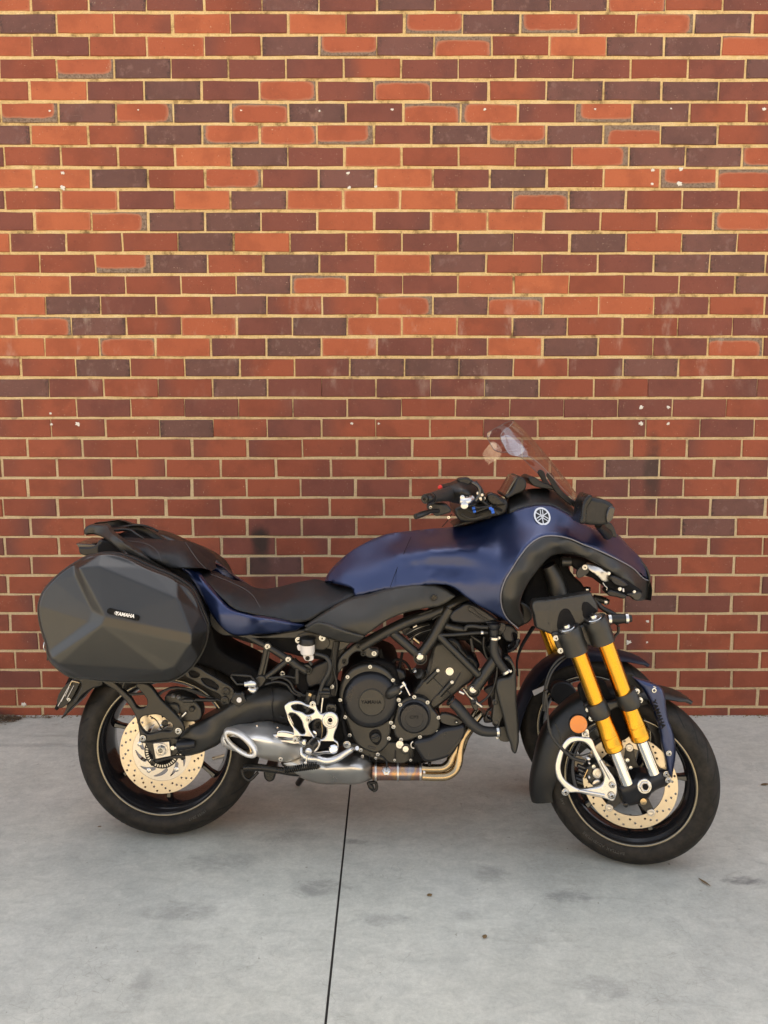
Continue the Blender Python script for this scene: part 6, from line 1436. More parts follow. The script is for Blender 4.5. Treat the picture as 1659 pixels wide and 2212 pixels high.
plate('fan_bracket', D((1050, 870), (1150, 830), (1170, 920), (1150, 1000), (1170, 1100), (1120, 1130), (1050, 1130), (1075, 1050), (1120, 990), (1100, 920)), 2.25, .02, 'engdark', .003, holes=[D((1090, 1040), (1115, 1040), (1112, 1100), (1085, 1095))])
for q, r in (((1140, 962), 7), ((1148, 1125), 8), ((965, 962), 5)): lathe('rubber_mount', *D(q)[0], 2.23, [(r, 0), (r, 3), (r * .5, 4), (r * .4, 2), (0, 2)], 'engdark', n=24)
plate('mount_bracket', D((935, 900), (990, 930), (1005, 1000), (985, 1040), (950, 1000)), 2.24, .015, 'engine', .003)
for k in range(7): tube('radiator_fin', [(*D((1020 + 14 * k, 1010 + 8 * k))[0], 2.262), (*D((1045 + 14 * k, 1080 + 6 * k))[0], 2.262)], 1, 'engine', sides=5)
hose([(1135, 430), (1128, 500), (1140, 580), (1180, 650), (1232, 715)], 2.205, [8.2, 9, 9.6, 9.2, 8.6], 'rubberhose', 'coolant_hose', fr=D)
for q, a in (((1135, 440), 0), ((1228, 712), .9)):
    c_ = P(*D(q)[0], 2.205); s = mpp(*D(q)[0], 2.205)
    lathe('hose_clamp', *D(q)[0], 2.205, [(10, -2.6), (10.4, -2.2), (10.4, 2.2), (10, 2.6)], 'steel', axis=(math.sin(a) * -.8, 0, 1), n=28); bolt(D(q)[0][0] + 10, D(q)[0][1], 2.20, 2.2, HEX)
hose([(790, 965), (830, 1000), (880, 1060), (960, 1150), (1030, 1195), (1100, 1205), (1175, 1200)], [2.225, 2.22, 2.215, 2.21, 2.21, 2.21, 2.215], [11, 11.5, 11.5, 11.5, 11, 10.5, 10], 'rubberhose', 'coolant_hose', fr=D)
lathe('hose_clamp', *D((1160, 1202))[0], 2.215, [(11, -3), (11.6, -2.6), (11.6, 2.6), (11, 3)], 'steel', axis=(1, 0, .05), n=28); lathe('hose_clamp', *D((775, 948))[0], 2.225, [(12, -2), (12.4, 0), (12, 2)], 'blackmetal', axis=(.6, 0, -.5), n=28)
bolt(*D((1157, 1258))[0], 2.21, 2.2, HEX); tube('sensor', [(*q, 2.225) for q in D((845, 875), (885, 895))], 3, 'steel', sides=8); tube('rail_hose', [(*q, 2.24) for q in D((880, 855), (950, 935), (1030, 1000))], 4, 'brush', sides=10)
th = lathe('thermostat', *D((1130, 370))[0], 2.215, [(9, -14), (10, -12), (10, 0), (12, 2), (14, 6), (15, 12), (13.5, 14), (0, 15)], 'engdark', axis=(0, 0, 1), n=28)
plate('thermostat_flange', D((1060, 315), (1180, 312), (1225, 325), (1220, 385), (1180, 415), (1160, 370), (1090, 340)), 2.215, .02, 'engdark', .003, parent=th); bolt(*D((1180, 397))[0], 2.212, 3.4, BOLTB, th)
hose([(690, 415), (760, 415), (860, 408), (1000, 396), (1080, 394)], 2.222, 3.8, 'rubberhose', 'coolant_hose', fr=D); hose([(895, 375), (905, 350), (950, 342), (1030, 350), (1080, 352)], 2.212, 4.2, 'rubberhose', 'coolant_hose', fr=D)
for q in ((1032, 348), (1030, 396)): tube('hose_clip', [(D(q)[0][0] - 2, D(q)[0][1], 2.217), (D(q)[0][0] + 3, D(q)[0][1], 2.217)], 4.8, 'steel', sides=12)
hose([(1160, 640), (1150, 760), (1120, 860), (1060, 940), (1010, 975)], 2.222, 2.6, 'black', 'cable', fr=D); hose([(1050, 430), (1045, 500), (1060, 570), (1100, 640)], 2.24, 3, 'black', 'cable', fr=D)
hose([(940, 440), (950, 500), (960, 550)], 2.24, 4, 'black', 'cable', fr=D)
horn = lathe('horn', *D((1285, 500))[0], 2.28, [(20, 0), (20, 2), (12, 6), (5, 7), (0, 8)], 'rim', axis=(.55, -.6, -.55), n=32)
plate('steering_knuckle', D((1200, 330), (1290, 350), (1330, 410), (1290, 400), (1290, 470), (1230, 470)), 2.24, .05, 'engdark', .006)

# fork tubes: two per wheel, each gold outer, chrome inner, clamps
YF = 2.095
def fork(dx3=Vector((0, 0, 0)), near=True, mt=None):
    sh = lambda q, Y: P(q[0], q[1], Y) + dx3
    k_ = dict(world=True)
    S_ = mpp(1350, 1500, YF)
    def tb(name, pts, r, m, par=None, sides=26, **kk):
        P3 = [sh(q, YF) for q in Fz(*[p for p in pts[0]])] if pts[1] == 'F' else [sh(q, YF) for q in Gz(*pts[0])]
        return tube(name, [tuple(v) for v in P3], [a * S_ for a in r], m, par, sides=sides, world=True, smoothp=kk.get('smoothp', True), n=4)
    legs = []
    for (tp, mid, c2, low, end, btm) in (((650, 1105), (815, 1570), (588, 310), (770, 640), (785, 650), (865, 890)), ((905, 1010), (1065, 1480), (812, 230), (960, 565), (972, 575), (1058, 815))):
        # work in G coordinates
        t0 = ((tp[0] * .23148) / .29762, (1152.1 + tp[1] * .23148 - 1426.4) / .29762)
        lo = low
        g = lambda t: (t0[0] + (lo[0] - t0[0]) * t, t0[1] + (lo[1] - t0[1]) * t)
        leg = tb('fork_tube', ([g(t) for t in (-.07, .0, .25, .5, .62, .74, .84, .845, .93, .935, 1.0)], 'G'), [18.4, 18.2, 17.6, 17.6, 18.4, 18.8, 20, 20.4, 20.4, 21, 20.6], 'gold', smoothp=False)
        for t_, r_ in ((.865, 21.2), (.955, 21.6)): tb('fork_ring', ([g(t_ - .006), g(t_ + .006)], 'G'), [r_, r_], 'gold', leg)
        d = (btm[0] - lo[0], btm[1] - lo[1])
        tb('fork_seal', ([g(.99), g(1.012)], 'G'), [19.5, 19], 'blackmetal', leg)
        tb('fork_stanchion', ([g(.97), btm], 'G'), [13.2, 13.2], 'chrome', leg)
        legs.append(leg)
    return legs
fork()
off = Vector((-.004, .60, .0)); fork(off + Vector((0, .0, 0)))
# upper clamps
def clamp(name, pts, Y, r, m, fr, parent=None, axis=None):
    return tube(name, [(*q, Y) for q in fr(*pts)], r, m, parent, sides=28, smoothp=False)
uc = tube('upper_fork_clamp', [(*q, YF) for q in Fz((555, 890), (575, 930), (585, 960), (590, 975), (640, 1110))], [26.5, 28, 28.2, 27.4, 27], 'engine', sides=32, smoothp=False)
tube('fork_clamp_bore', [(*q, YF) for q in Fz((805, 800), (825, 840), (835, 870), (842, 885), (890, 1015))], [25.5, 27, 27.2, 26.4, 26], 'engine', uc, sides=32, smoothp=False)
plate('clamp_bridge', Fz((600, 930), (660, 870), (740, 860), (800, 900), (860, 1000), (800, 1045), (740, 1050), (700, 1000), (640, 1010)), YF + .004, .03, 'engine', .006, parent=uc)
plate('clamp_lug', Fz((415, 935), (470, 925), (520, 1000), (560, 1110), (500, 1120), (465, 1080), (440, 1010)), YF - .002, .025, 'engine', .005, parent=uc)
for q in ((448, 978), (490, 1095)): bolt(*Fz(q)[0], YF - .006, 5, BOLT, uc)
for q in ((558, 888), (808, 798)):
    fcap = lathe('fork_cap', *Fz((q[0] - 4, q[1] - 6))[0], YF, [(20, -1), (20, .5), (17, 1), (18, .5), (16.5, 2.4), (9, 3), (8, 3.4), (7, 8), (3, 8.5), (0, 8.5)], 'steel', axis=(-.36, -.12, 1), parent=uc, n=28)
lc = tube('lower_fork_clamp', [(*q, YF) for q in Gz((628, 300), (640, 325), (665, 385), (672, 405))], [22, 24, 24, 22], 'engine', sides=30, smoothp=False)
tube('lower_clamp_bore', [(*q, YF) for q in Gz((845, 225), (858, 250), (885, 315), (893, 335))], [22, 24, 24, 22], 'engine', lc, sides=30, smoothp=False)
plate('lower_clamp_bridge', Gz((640, 330), (720, 310), (780, 300), (850, 270), (900, 300), (850, 330), (770, 355), (720, 390), (680, 400)), YF + .006, .022, 'engine', .005, parent=lc)
plate('lower_clamp_lug', Gz((560, 325), (620, 320), (650, 400), (600, 435), (580, 400)), YF, .02, 'engine', .005, parent=lc); plate('lower_clamp_lug', Gz((880, 215), (935, 200), (965, 240), (975, 290), (950, 315), (900, 300)), YF, .02, 'engine', .005, parent=lc)
for q in ((585, 357), (607, 420), (935, 226), (958, 290)): bolt(*Gz(q)[0], YF - .006, 5.2, BOLT, lc)
# axle carrier
acr = skin('axle_carrier', Gz((800, 880), (830, 895), (880, 870), (905, 850), (925, 815), (960, 800), (1010, 815), (1070, 810), (1100, 790), (1150, 800), (1170, 830), (1188, 870), (1170, 900), (1100, 930), (1050, 960), (1010, 1010), (950, 1040), (880, 1055), (845, 1050), (830, 1000), (810, 950)),
     tps([(*Gz(p[:2])[0], p[2]) for p in ((800, 880, 2.11), (960, 800, 2.12), (1150, 800, 2.12), (1170, 900, 2.125), (1010, 1010, 2.12), (860, 1050, 2.115), (840, 960, 2.095), (990, 900, 2.085), (1090, 870, 2.10))]), 'engdark', step=3, skirt=.035, round_=5, rdep=.008)
fa = lathe('axle_nut', *Gz((992, 915))[0], 2.083, [(16, -3), (15.6, 0), (14.4, 1.2)], 'steel', parent=acr, n=36)
lathe('axle_hex', *Gz((992, 915))[0], 2.083, [(13, 0), (12.6, 3), (10.5, 4.4), (9.6, 4.4), (8, 3.4), (7.4, 1.5), (0, 1.5)], 'carrier', parent=acr, n=6)
lathe('axle_bore', *Gz((1000, 918))[0], 2.0795, [(6.8, 0), (0, .1)], 'deep', parent=acr, n=20)
for q in ((1149, 825), (1164, 870)): bolt(*Gz(q)[0], 2.112, 5.4, BOLT, acr)
for q in ((852, 1045),): lathe('pinch_bolt', *Gz(q)[0], 2.10, [(5, 0), (5, 4), (3, 5), (0, 5)], 'blackmetal', parent=acr, n=18)
lathe('axle_clip', *Gz((980, 1020))[0], 2.115, [(7, 0), (7, 4), (0, 5)], 'brass', parent=acr, n=18)
# caliper bracket loop, silver
loopo = Gz((560, 560), (600, 565), (640, 640), (680, 720), (735, 800), (785, 880), (788, 990), (770, 1022), (700, 1005), (600, 985), (500, 962), (440, 960), (405, 920), (360, 860), (345, 790), (355, 720), (380, 650), (420, 585), (450, 562))
loopi = Gz((470, 600), (560, 600), (600, 640), (630, 700), (670, 780), (700, 860), (690, 900), (600, 930), (520, 935), (450, 900), (400, 850), (385, 790), (395, 720), (420, 650))
cb = plate('caliper_guard', loopo, 2.085, .012, 'silver', .004, holes=[loopi])
for a, b in (((672, 725), (742, 860)), ((515, 945), (700, 980))):
    q = Gz(a, b); mid = ((q[0][0] + q[1][0]) / 2, (q[0][1] + q[1][1]) / 2)
    tube('guard_rib', [(*q[0], 2.084), (*mid, 2.0835), (*q[1], 2.084)], 3.2, 'silver', cb, sides=10)
for q, r in (((757, 906), 5.6), ((752, 982), 6.6), ((417, 955), 6.6), ((570, 540), 4.4)): bolt(*Gz(q)[0], 2.083, r, BOLT, cb)
plate('guard_tab', Gz((548, 500), (580, 500), (592, 545), (590, 590), (555, 585)), 2.09, .006, 'silver', .002, parent=cb)
for q in ((415, 965),): plate('guard_foot', Gz((395, 940), (440, 935), (450, 965), (430, 985), (400, 980)), 2.09, .02, 'engdark', .003, parent=cb)
# front caliper
fc = plate('front_caliper', Gz((600, 760), (680, 740), (720, 800), (720, 900), (650, 930), (600, 900), (570, 850), (570, 790)), 2.115, .04, 'engine', .006)
for q, r in (((652, 818), 11.5), ((648, 898), 10.5)): lathe('caliper_cap', *Gz(q)[0], 2.112, [(r, 0), (r, 2.5), (r * .8, 3.6), (r * .5, 3.6), (r * .42, 2.6), (0, 2.6)], 'carrier', parent=fc, n=28)
for q, r in (((620, 768), 4), ((865, 722), 4), ((888, 775), 3.4)): lathe('caliper_bolt', *Gz(q)[0], 2.11, [(r, 0), (r, 3), (r * .5, 3.4), (r * .4, 2), (0, 2)], 'steel', parent=fc, n=14)
for q in ((588, 742), (588, 845)): lathe('bleed_nipple', *Gz(q)[0], 2.108, [(2.4, 0), (2, 4), (0, 4)], 'white', parent=fc, n=10)
tube('pad_pin', [(*q, 2.11) for q in Gz((553, 850), (580, 790))], 1.6, 'brass', fc, sides=6)
lathe('banjo_bolt', *Gz((582, 712))[0], 2.105, [(5, 0), (5, 4), (3.4, 5.5), (0, 6)], 'steel', parent=fc, axis=(0, -.7, .7), n=12)
for k in range(3): tube('caliper_fin', [(*Gz((505 + 4 * k, 760 + 30 * k))[0], 2.125), (*Gz((565, 785 + 30 * k))[0], 2.125)], 4, 'rim', fc, sides=10)
am = lathe('amber_marker', *Gz((511, 462))[0], 2.085, [(20.5, -4), (20.5, 0), (19.6, 1.4), (18.8, 1.4)], 'black', n=40)
lathe('marker_lens', *Gz((511, 462))[0], 2.085, [(19, 0), (18.6, 2.2), (16, 2.9), (0, 3.3)], 'amber', parent=am, n=40)
plate('marker_bracket', Gz((480, 480), (560, 500), (600, 560), (640, 700), (560, 580), (500, 560)), 2.10, .01, 'black', .002)
# links of the leaning front: knuckle body and arms beside the forks
plate('fork_inner_body', Gz((520, 200), (700, 150), (760, 260), (880, 280), (930, 420), (880, 560), (760, 600), (700, 500), (640, 420), (560, 330)), 2.155 - .02, .03, 'deep', .006)
kc_out = Fz((232, 640), (245, 627, 's'), (420, 610), (600, 582), (775, 552, 's'), (800, 600), (840, 690), (838, 735, 's'), (760, 770), (730, 820), (700, 845), (620, 865), (480, 935, 's'), (400, 942, 's'), (262, 882, 's'), (245, 780))
kc = skin('knuckle_cover', kc_out, lambda xy: 2.106 + .00045 * np.maximum(0, 1190 - xy[:, 0]) + .0006 * np.maximum(0, xy[:, 0] - 1262) + .00012 * np.maximum(0, 1320 - xy[:, 1]), 'engine', step=2.6, skirt=.03, round_=4, rdep=.006)
ell = lambda cx, cy, rx, ry, n=20: [(cx + rx * math.cos(6.283 * i / n), cy + ry * math.sin(6.283 * i / n)) for i in range(n)]
skin('cover_scallop', Fz((460, 880), (465, 800), (490, 730), (525, 703), (560, 705), (600, 760), (635, 840), (640, 862), (560, 890), (480, 930)), lambda xy: np.full(len(xy), 2.1045), 'deep', step=2.6, skirt=.004, round_=3, rdep=.001, parent=kc)
skin('cover_scallop', Fz((690, 740), (690, 680), (705, 645), (735, 640), (790, 680), (832, 722), (760, 768), (725, 800), (705, 790)), lambda xy: 2.1055 + .0006 * np.maximum(0, xy[:, 0] - 1262), 'deep', step=2.6, skirt=.004, round_=3, rdep=.001, parent=kc)
tube('cover_rib', [(*q, y_) for q, y_ in zip(Fz((268, 668), (312, 672), (382, 848), (285, 832), (268, 668)), (2.136, 2.128, 2.108, 2.126, 2.136))], 1.3, 'frame', kc, sides=8, smoothp=False)
# steering stem and internals in the wheel arch
tube('head_tube', [(*q, 2.27) for q in Fz((380, 300), (440, 430), (480, 600))], [16, 19, 21], 'engine', sides=26)
plate('arch_inner', E((1010, 905), (1080, 890), (1140, 905), (1120, 960), (1150, 1010), (1200, 1060), (1220, 1110), (1100, 1140), (940, 1150), (860, 1250), (840, 1160), (870, 1070), (940, 950)), 2.30, .16, 'deep', .01)
plate('arch_side', E((830, 1160), (870, 1180), (900, 1260), (870, 1290), (820, 1300), (840, 1230)), 2.22, .05, 'black', .006)
plate('headlamp_back', E((1090, 895), (1180, 905), (1280, 935), (1400, 1000), (1500, 1060), (1560, 1110), (1500, 1130), (1390, 1115), (1350, 1090), (1300, 1040), (1200, 1000), (1140, 950)), 2.24, .26, 'deep', .01)
hl = skin('headlamp_housing', Fz((735, 285), (830, 300), (900, 340), (960, 380), (945, 440), (900, 452), (850, 410), (800, 370), (760, 340)), tps([(*Fz(p[:2])[0], p[2]) for p in ((735, 285, 2.225), (900, 340, 2.225), (945, 440, 2.235), (830, 350, 2.215))]), 'brush', step=2.4, skirt=.01, round_=2, rdep=.002)
plate('lamp_bracket', Fz((640, 380), (700, 300), (735, 300), (760, 350), (740, 380), (690, 410), (660, 420)), 2.222, .01, 'engine', .002); bolt(*Fz((718, 317))[0], 2.219, 4.6, BOLT)
plate('lamp_module', Fz((925, 560), (940, 535), (1000, 540), (1060, 560), (1110, 590), (1100, 605), (1010, 595), (940, 580)), 2.215, .06, 'black', .004)
plate('lamp_module', Fz((960, 400), (1060, 430), (1120, 490), (1060, 500), (970, 450)), 2.222, .04, 'engdark', .004)
plate('lamp_module', Fz((1110, 570), (1160, 560), (1250, 560), (1235, 620), (1180, 625), (1160, 600)), 2.225, .05, 'engine', .004)
for q, r in (((1045, 520), 3), ((1180, 545), 2.4), ((940, 375), 3)): bolt(*Fz(q)[0], 2.212, r, HEX)
tube('connector', [(*q, 2.208) for q in Fz((1075, 515), (1078, 545))], 2, 'white', sides=8); tube('wiring', [(*q, 2.212) for q in Fz((885, 460), (905, 490), (925, 510), (920, 530))], 1, 'brush', sides=6)
tube('arch_collar', [(*q, 2.245) for q in Fz((498, 262), (585, 262))], [10, 10], 'engine', sides=24)
tube('bearing_pin', [(*q, 2.32) for q in Fz((680, 520), (725, 520), (740, 520), (770, 520))], [5, 5, 5, 4], 'black', sides=14); lathe('pin_ring', *Fz((735, 520))[0], 2.32, [(5.4, -2.5), (5.4, 2.5)], 'steel', axis=(1, 0, 0), n=20)
for (p0, p1, r_, Y, x0) in (((800, 600), (940, 640), 6.2, 2.30, 905), ((930, 800), (1152, 793), 8.4, 2.15, 1105)):
    arm = tube('upper_link', [(*Fz(p0)[0], Y), (*Fz(((p0[0] + p1[0]) / 2, (p0[1] + p1[1]) / 2))[0], Y), (*Fz(p1)[0], Y)], [r_ * 1.1, r_ * 1.3, r_ * .9], 'black', sides=20, smoothp=False)
    lathe('link_ring', *Fz((x0, p1[1] + (0 if x0 > 1000 else -8)))[0], Y, [(r_ * 1.3, -3), (r_ * 1.35, 3)], 'steel', axis=(1, 0, 0), parent=arm, n=26)
lathe('link_ring', *Fz((945, 802))[0], 2.15, [(11, -3), (11.4, 3)], 'steel', axis=(1, 0, 0), n=26)
plate('upper_arm', Fz((800, 600), (850, 640), (920, 700), (1000, 740), (1030, 760), (1030, 870), (1000, 850), (930, 760), (850, 700)), 2.17, .03, 'black', .006)
hose([(1030, 870), (1030, 920), (1000, 960), (985, 990)], 2.17, [3.5, 3, 2.4, 2], 'black', 'cable', fr=Fz); hose([(875, 752), (905, 765), (925, 800)], 2.10, 2, 'engine', 'hose_guide', fr=Fz)
# brake lines on the near wheel
hose([(560, 1140), (480, 1210), (420, 1280), (380, 1370), (355, 1470), (345, 1600), (345, 1656)], [2.11, 2.10, 2.095, 2.09, 2.088, 2.088, 2.088], 2.2, 'rubberhose', 'brake_hose', fr=Fz)
hose([(545, 1130), (460, 1190), (400, 1270), (360, 1370), (340, 1470), (330, 1600), (335, 1656)], 2.10, 2.2, 'rubberhose', 'brake_hose', fr=Fz)
hose([(275, 240), (285, 330), (290, 420), (300, 500), (330, 570), (400, 650), (470, 710), (560, 735)], [2.088, 2.086, 2.084, 2.082, 2.08, 2.08, 2.085, 2.09], [2.4, 2.4, 2.4, 3.6, 3.6, 3.6, 3.6, 3.6], 'rubberhose', 'brake_hose', fr=Gz)
hose([(345, 460), (370, 520), (400, 610), (450, 670), (530, 690), (600, 672)], 2.09, 1.5, 'rubberhose', 'sensor_cable', fr=Gz)
for fr, q, r in ((Fz, (352, 1470), 5.5), (Gz, (300, 500), 6), (Gz, (432, 675), 4.5)): tube('cable_tie', [(fr(q)[0][0] - 1, fr(q)[0][1] - 2, 2.086), (fr(q)[0][0] + 1, fr(q)[0][1] + 2, 2.086)], r, 'black', sides=12)
for k in range(3): hose([(250 - 10 * k, 870), (190 - 8 * k, 960), (120 - 4 * k, 1080), (85, 1200), (90, 1330)], 2.24 + .01 * k, 2.4, 'deep', 'cable', fr=Fz)
plate('white_label', Gz((176, 222, 's'), (268, 182, 's'), (280, 210, 's'), (190, 258, 's')), 2.50, .001, 'white', .0002, n=1)
# far wheel brake parts glimpsed through the gap
plate('far_caliper_bracket', Gz((330, 180), (420, 160), (500, 230), (480, 330), (400, 330), (340, 290), (310, 240)), 2.47, .03, 'engdark', .004)
# near fork guard in blue with lettering
fg_out = Gz((905, 118), (940, 130), (1000, 145), (1060, 168), (1115, 198), (1140, 260), (1148, 330), (1165, 430), (1195, 510), (1215, 600), (1217, 690), (1200, 800), (1190, 855), (1172, 830), (1140, 700), (1112, 600), (1108, 545), (1075, 420), (1030, 300), (985, 220), (940, 165))
gctl = [(*Gz(p[:2])[0], p[2]) for p in ((905, 118, 2.14), (1060, 168, 2.115), (1140, 260, 2.13), (1165, 430, 2.105), (1217, 690, 2.105), (1190, 855, 2.115), (1112, 600, 2.118), (1030, 300, 2.125), (985, 220, 2.13), (1090, 330, 2.092), (1150, 600, 2.088), (1050, 230, 2.10))]
fg = skin('fork_guard', fg_out, lambda xy: 2.094 + .0003 * np.maximum(0, 1420 + 60 - xy[:, 1]), 'blue', step=2.4, skirt=.006, round_=13, rdep=.016)
text('guard_lettering', 'YAMAHA', *Gz((1092, 392))[0], 2.0925, 10.5, 'deep', ang=R(-70), parent=fg, shearx=.0, sx=1.02, bold=.03)
bolt(*Gz((1056, 213))[0], 2.098, 6, BOLT, fg); lathe('guard_grommet', *Gz((1056, 218))[0], 2.104, [(8.4, 0), (8, 2), (0, 2)], 'black', parent=fg, n=24); bolt(*Gz((1168, 675))[0], 2.094, 5, BOLT, fg)
plate('guard_backing', Gz((860, 95), (905, 100), (950, 160), (1010, 300), (1050, 420), (1110, 560), (1150, 760), (1185, 850), (1150, 800), (1100, 760), (1060, 560), (1000, 460), (940, 300), (880, 180)), 2.145, .006, 'black', .002)

# --- handlebar, grip, levers, switches
gp = E((262, 548), (300, 542), (345, 530), (405, 520))
grip = tube('grip', [(*q, y_) for q, y_ in zip(E((300, 543), (340, 533), (385, 524), (410, 520)), (2.03, 2.07, 2.12, 2.15))], [11, 12.5, 14.5, 16], 'rubberhose', sides=24)
tube('bar_end', [(*q, y_) for q, y_ in zip(E((262, 550), (285, 546), (300, 543)), (1.995, 2.01, 2.03))], [10.5, 11.5, 9], 'blackmetal', grip, sides=24)
lathe('bar_end_screw', *E((260, 549))[0], 1.990, [(7.5, 0), (7, 1.5), (3.6, 1.8), (3, 0), (0, 0)], 'blackmetal', axis=(-.35, -1, 0), parent=grip, n=24)
sw = skin('switch_housing', E((360, 480), (430, 455), (480, 432), (520, 425), (550, 445), (580, 480), (600, 520), (590, 560), (540, 585), (470, 580), (420, 570), (395, 560), (415, 530), (400, 500)), tps([(*E(p[:2])[0], p[2]) for p in ((360, 480, 2.16), (500, 430, 2.19), (600, 520, 2.2), (470, 580, 2.15), (395, 560, 2.14), (480, 500, 2.11), (540, 520, 2.13))]), 'black', step=3, skirt=.05, round_=5, rdep=.01)
plate('mirror_clamp', E((455, 435), (490, 424), (525, 428), (545, 445), (520, 470), (470, 460)), 2.16, .04, 'blackmetal', .005, parent=sw)
plate('start_switch', E((338, 480), (358, 468), (365, 480), (345, 492)), 2.14, .012, 'red', .003, parent=sw)
tube('master_cylinder', [(*q, y_) for q, y_ in zip(E((470, 560), (500, 565), (540, 545)), (2.10, 2.10, 2.12))], [6, 8, 7], 'silver', sw); lathe('lever_pivot', *E((495, 587))[0], 2.085, [(8.5, -3), (8, 2), (5, 4), (0, 4.4)], 'steel', parent=sw, n=20); lathe('lever_pivot', *E((483, 540))[0], 2.10, [(5.5, 0), (5, 3), (0, 4)], 'steel', parent=sw, n=16)
plate('reservoir_bracket', E((500, 540), (545, 545), (540, 575), (500, 570)), 2.11, .02, 'carrier', .004, parent=sw)
tube('wiring', [(*q, 2.13) for q in E((540, 450), (580, 480), (585, 520), (560, 560))], 4, 'rim', sw); tube('wiring', [(*q, 2.15) for q in E((560, 445), (600, 500), (610, 560))], 3, 'black', sw)
for q in ((575, 515), (600, 525), (590, 545)): lathe('clamp_bolt', *E(q)[0], 2.13, [(3.4, 0), (3, 2.4), (0, 2.6)], 'brush', parent=sw, n=10)
lev = tube('brake_lever', [(*q, y_) for q, y_ in zip(E((205, 655), (245, 640), (290, 625), (340, 620)), (1.99, 2.01, 2.04, 2.08))], [6, 6.6, 5, 4.5], 'black', sides=14)
plate('lever_perch', E((280, 580), (345, 575), (400, 590), (420, 620), (370, 645), (320, 650), (300, 625), (275, 610)), 2.09, .04, 'black', .006, parent=lev)
for q in ((290, 632), (402, 660), (295, 600)): bolt(*E(q)[0], 2.085, 2.6, BOLT, lev)
tube('sensor_wire', [(*q, 2.12) for q in E((420, 640), (395, 680), (362, 716))], .9, 'deep', sides=6)
tube('handlebar', [(*q, y_) for q, y_ in zip(E((410, 520), (520, 540), (620, 570), (720, 580)), (2.15, 2.2, 2.3, 2.38))], [8, 8.5, 9, 9], 'blackmetal')
plate('top_yoke', E((440, 610), (520, 590), (620, 560), (700, 545), (750, 560), (750, 620), (640, 665), (520, 690), (470, 680)), 2.27, .2, 'black', .01)
plate('bar_riser', E((630, 525), (655, 515), (720, 555), (740, 580), (700, 590), (650, 580)), 2.25, .05, 'blackmetal', .006)
for k, pts in enumerate((((500, 600), (540, 625), (600, 610), (660, 590)), ((520, 570), (570, 600), (640, 600), (700, 640)), ((560, 640), (620, 620), (690, 590)), ((600, 560), (640, 600), (660, 640)), ((480, 640), (540, 665), (600, 650)), ((560, 590), (620, 585), (680, 600), (720, 620)))):
    tube('cable', [(*q, 2.22 + .006 * k) for q in E(*pts)], 2.6, ('black', 'rubberhose', 'deep')[k % 3], sides=8)
for q in ((550, 605), (555, 625), (650, 607), (665, 630), (660, 615)): tube('blue_tape', [(E(q)[0][0] - 3, E(q)[0][1], 2.205), (E(q)[0][0] + 3, E(q)[0][1] - 1, 2.205)], 3, 'blueclip', sides=10)
for q in ((590, 550), (610, 545)): lathe('yoke_bolt', *E(q)[0], 2.2, [(4, 0), (3.6, 3), (0, 3)], 'brush', n=12)
# left-hand grip on the far side (seen past the screen only from elsewhere)
tube('grip', [(P(*E((700, 560))[0], 2.38).x - .02, 2.56, P(*E((700, 560))[0], 2.38).z - .02), (P(*E((700, 560))[0], 2.38).x - .06, 2.72, P(*E((700, 560))[0], 2.38).z - .05)], [.016, .016], 'rubberhose', world=True)

# ================================================================== ground litter
def leaf(px, py, Lm, ang, seed, label, cat='leaf', wide=.38):
    rng = random.Random(seed); c = G0(px, py); n = 9; V = []; F = []
    for i in range(n):
        t = i / (n - 1); w_ = Lm * wide * math.sin(math.pi * min(1, t * 1.02)) ** .8 * .5; x = (t - .5) * Lm
        z = .002 + .10 * Lm * abs(t - .5) * rng.uniform(.6, 1.2)
        for s in (-1, 0, 1): V.append((x, s * w_ * rng.uniform(.8, 1.1), z + (.06 * Lm if s else 0) * (1 - abs(2 * t - 1))))
    for i in range(n - 1):
        for s in (0, 1): F.append((i * 3 + s, (i + 1) * 3 + s, (i + 1) * 3 + s + 1, i * 3 + s + 1))
    o = meshob('dry_leaf', V, F, M['leaf']); o.location = (c.x, c.y, .0006); o.rotation_euler = (0, 0, ang)
    md = o.modifiers.new('s', 'SOLIDIFY'); md.thickness = .0004
    tag(o, label, cat, 'dry leaves on the concrete'); return o
leaf(928, 1935, .017, .4, 1, 'small round brown leaf on the concrete, right of the dark joint and nearer the wheels', wide=.8)
leaf(1047, 2025, .018, 1.0, 2, 'small brown leaf lying lowest on the concrete below the front wheel', wide=.7)
leaf(1521, 1908, .045, -1.1, 3, 'thin curled grey leaf on the concrete right of the front tyre', wide=.18)
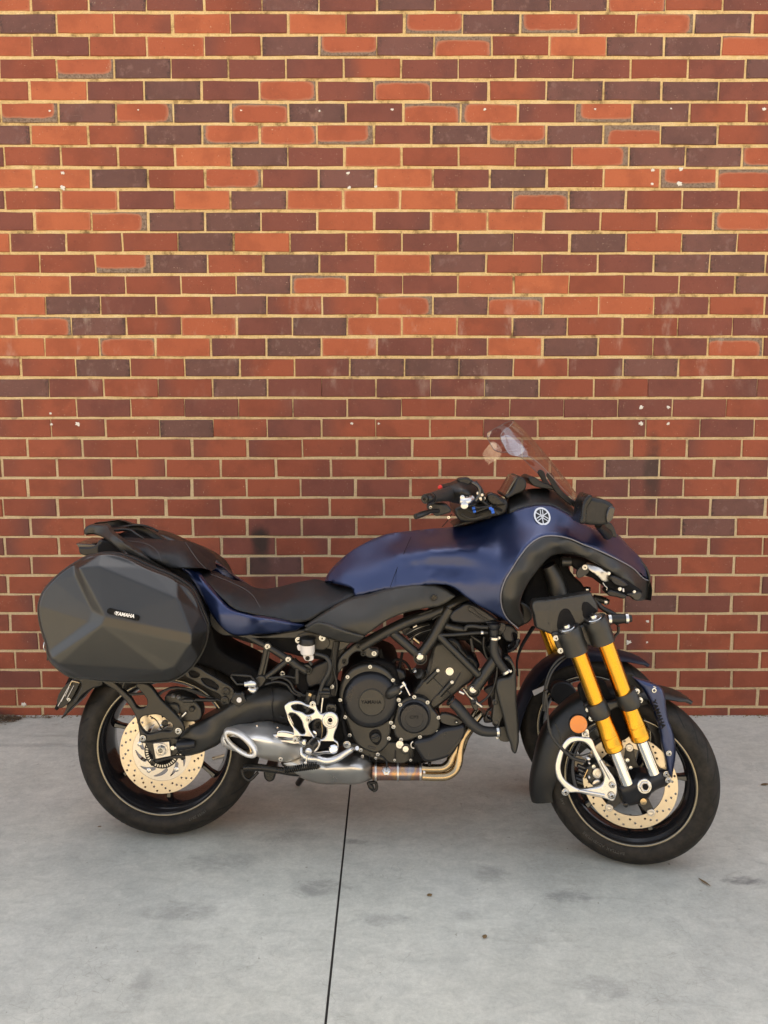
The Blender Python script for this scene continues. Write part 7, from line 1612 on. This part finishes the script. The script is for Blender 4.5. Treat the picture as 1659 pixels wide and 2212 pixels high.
leaf(1652, 1696, .035, .2, 4, 'brown leaf at the right edge of the photo beside the front wheel')
leaf(215, 1787, .013, .3, 5, 'tiny brown leaf on the concrete just below the rear tyre at the left', wide=.5)
# wind-blown leaf litter in the corner at the wall's foot
V = []; F = []; rl = random.Random(12)
for i in range(900):
    px = rl.uniform(-70, 44) if i > 90 else rl.uniform(-60, 110); py = 1550 + abs(rl.gauss(0, 13)) * max(.12, (66 - px) / 110); c = G0(px, py)
    c.y = min(c.y, WALL - .01); L_ = rl.uniform(.008, .035); w_ = rl.uniform(.001, .006); a = rl.uniform(0, 6.28); z = abs(rl.gauss(0, .020)) * max(.06, (50 - px) / 100) + .002
    ca, sa = math.cos(a), math.sin(a); tz = rl.uniform(-.35, .35) * L_ * .5; n = len(V)
    for u, v, hz in ((-1, 0, -tz), (0, -1, .001), (1, 0, tz), (0, 1, .002)): V.append((c.x + (u * L_ * ca - v * w_ * sa) / 2, c.y + (u * L_ * sa + v * w_ * ca) / 2, max(.0012, z + hz)))
    F.append((n, n + 1, n + 2, n + 3))
lit = meshob('leaf_litter', V, F, mat('leaf_litter', (.13, .085, .05), .85, cvar=.7), smooth=False); tag(lit, 'heap of dry twigs and leaf litter at the left foot of the brick wall', 'leaf litter', kind='stuff')
V = []; F = []
for i in range(900):       # crumbs and grit along the foot of the wall
    px = rl.uniform(0, 1659); c = G0(px, 1549); y = WALL - abs(rl.gauss(0, .014)) - .002; s = rl.uniform(.001, .003) if rl.random() < .9 else rl.uniform(.003, .006); x = (px - 829.5) / 455; n = len(V)
    for dx, dy, dz in ((-1, -1, 0), (1, -.7, 0), (.8, 1, 0), (-.9, .8, 0), (0, 0, 1.1)): V.append((x + dx * s * rl.uniform(.6, 1.6), y + dy * s, dz * s + .0008))
    F += [(n, n + 1, n + 4), (n + 1, n + 2, n + 4), (n + 2, n + 3, n + 4), (n + 3, n, n + 4)]
gt = meshob('grit', V, F, M['leaf'], smooth=False); tag(gt, 'crumbs and grit scattered along the foot of the brick wall', 'grit', kind='stuff')
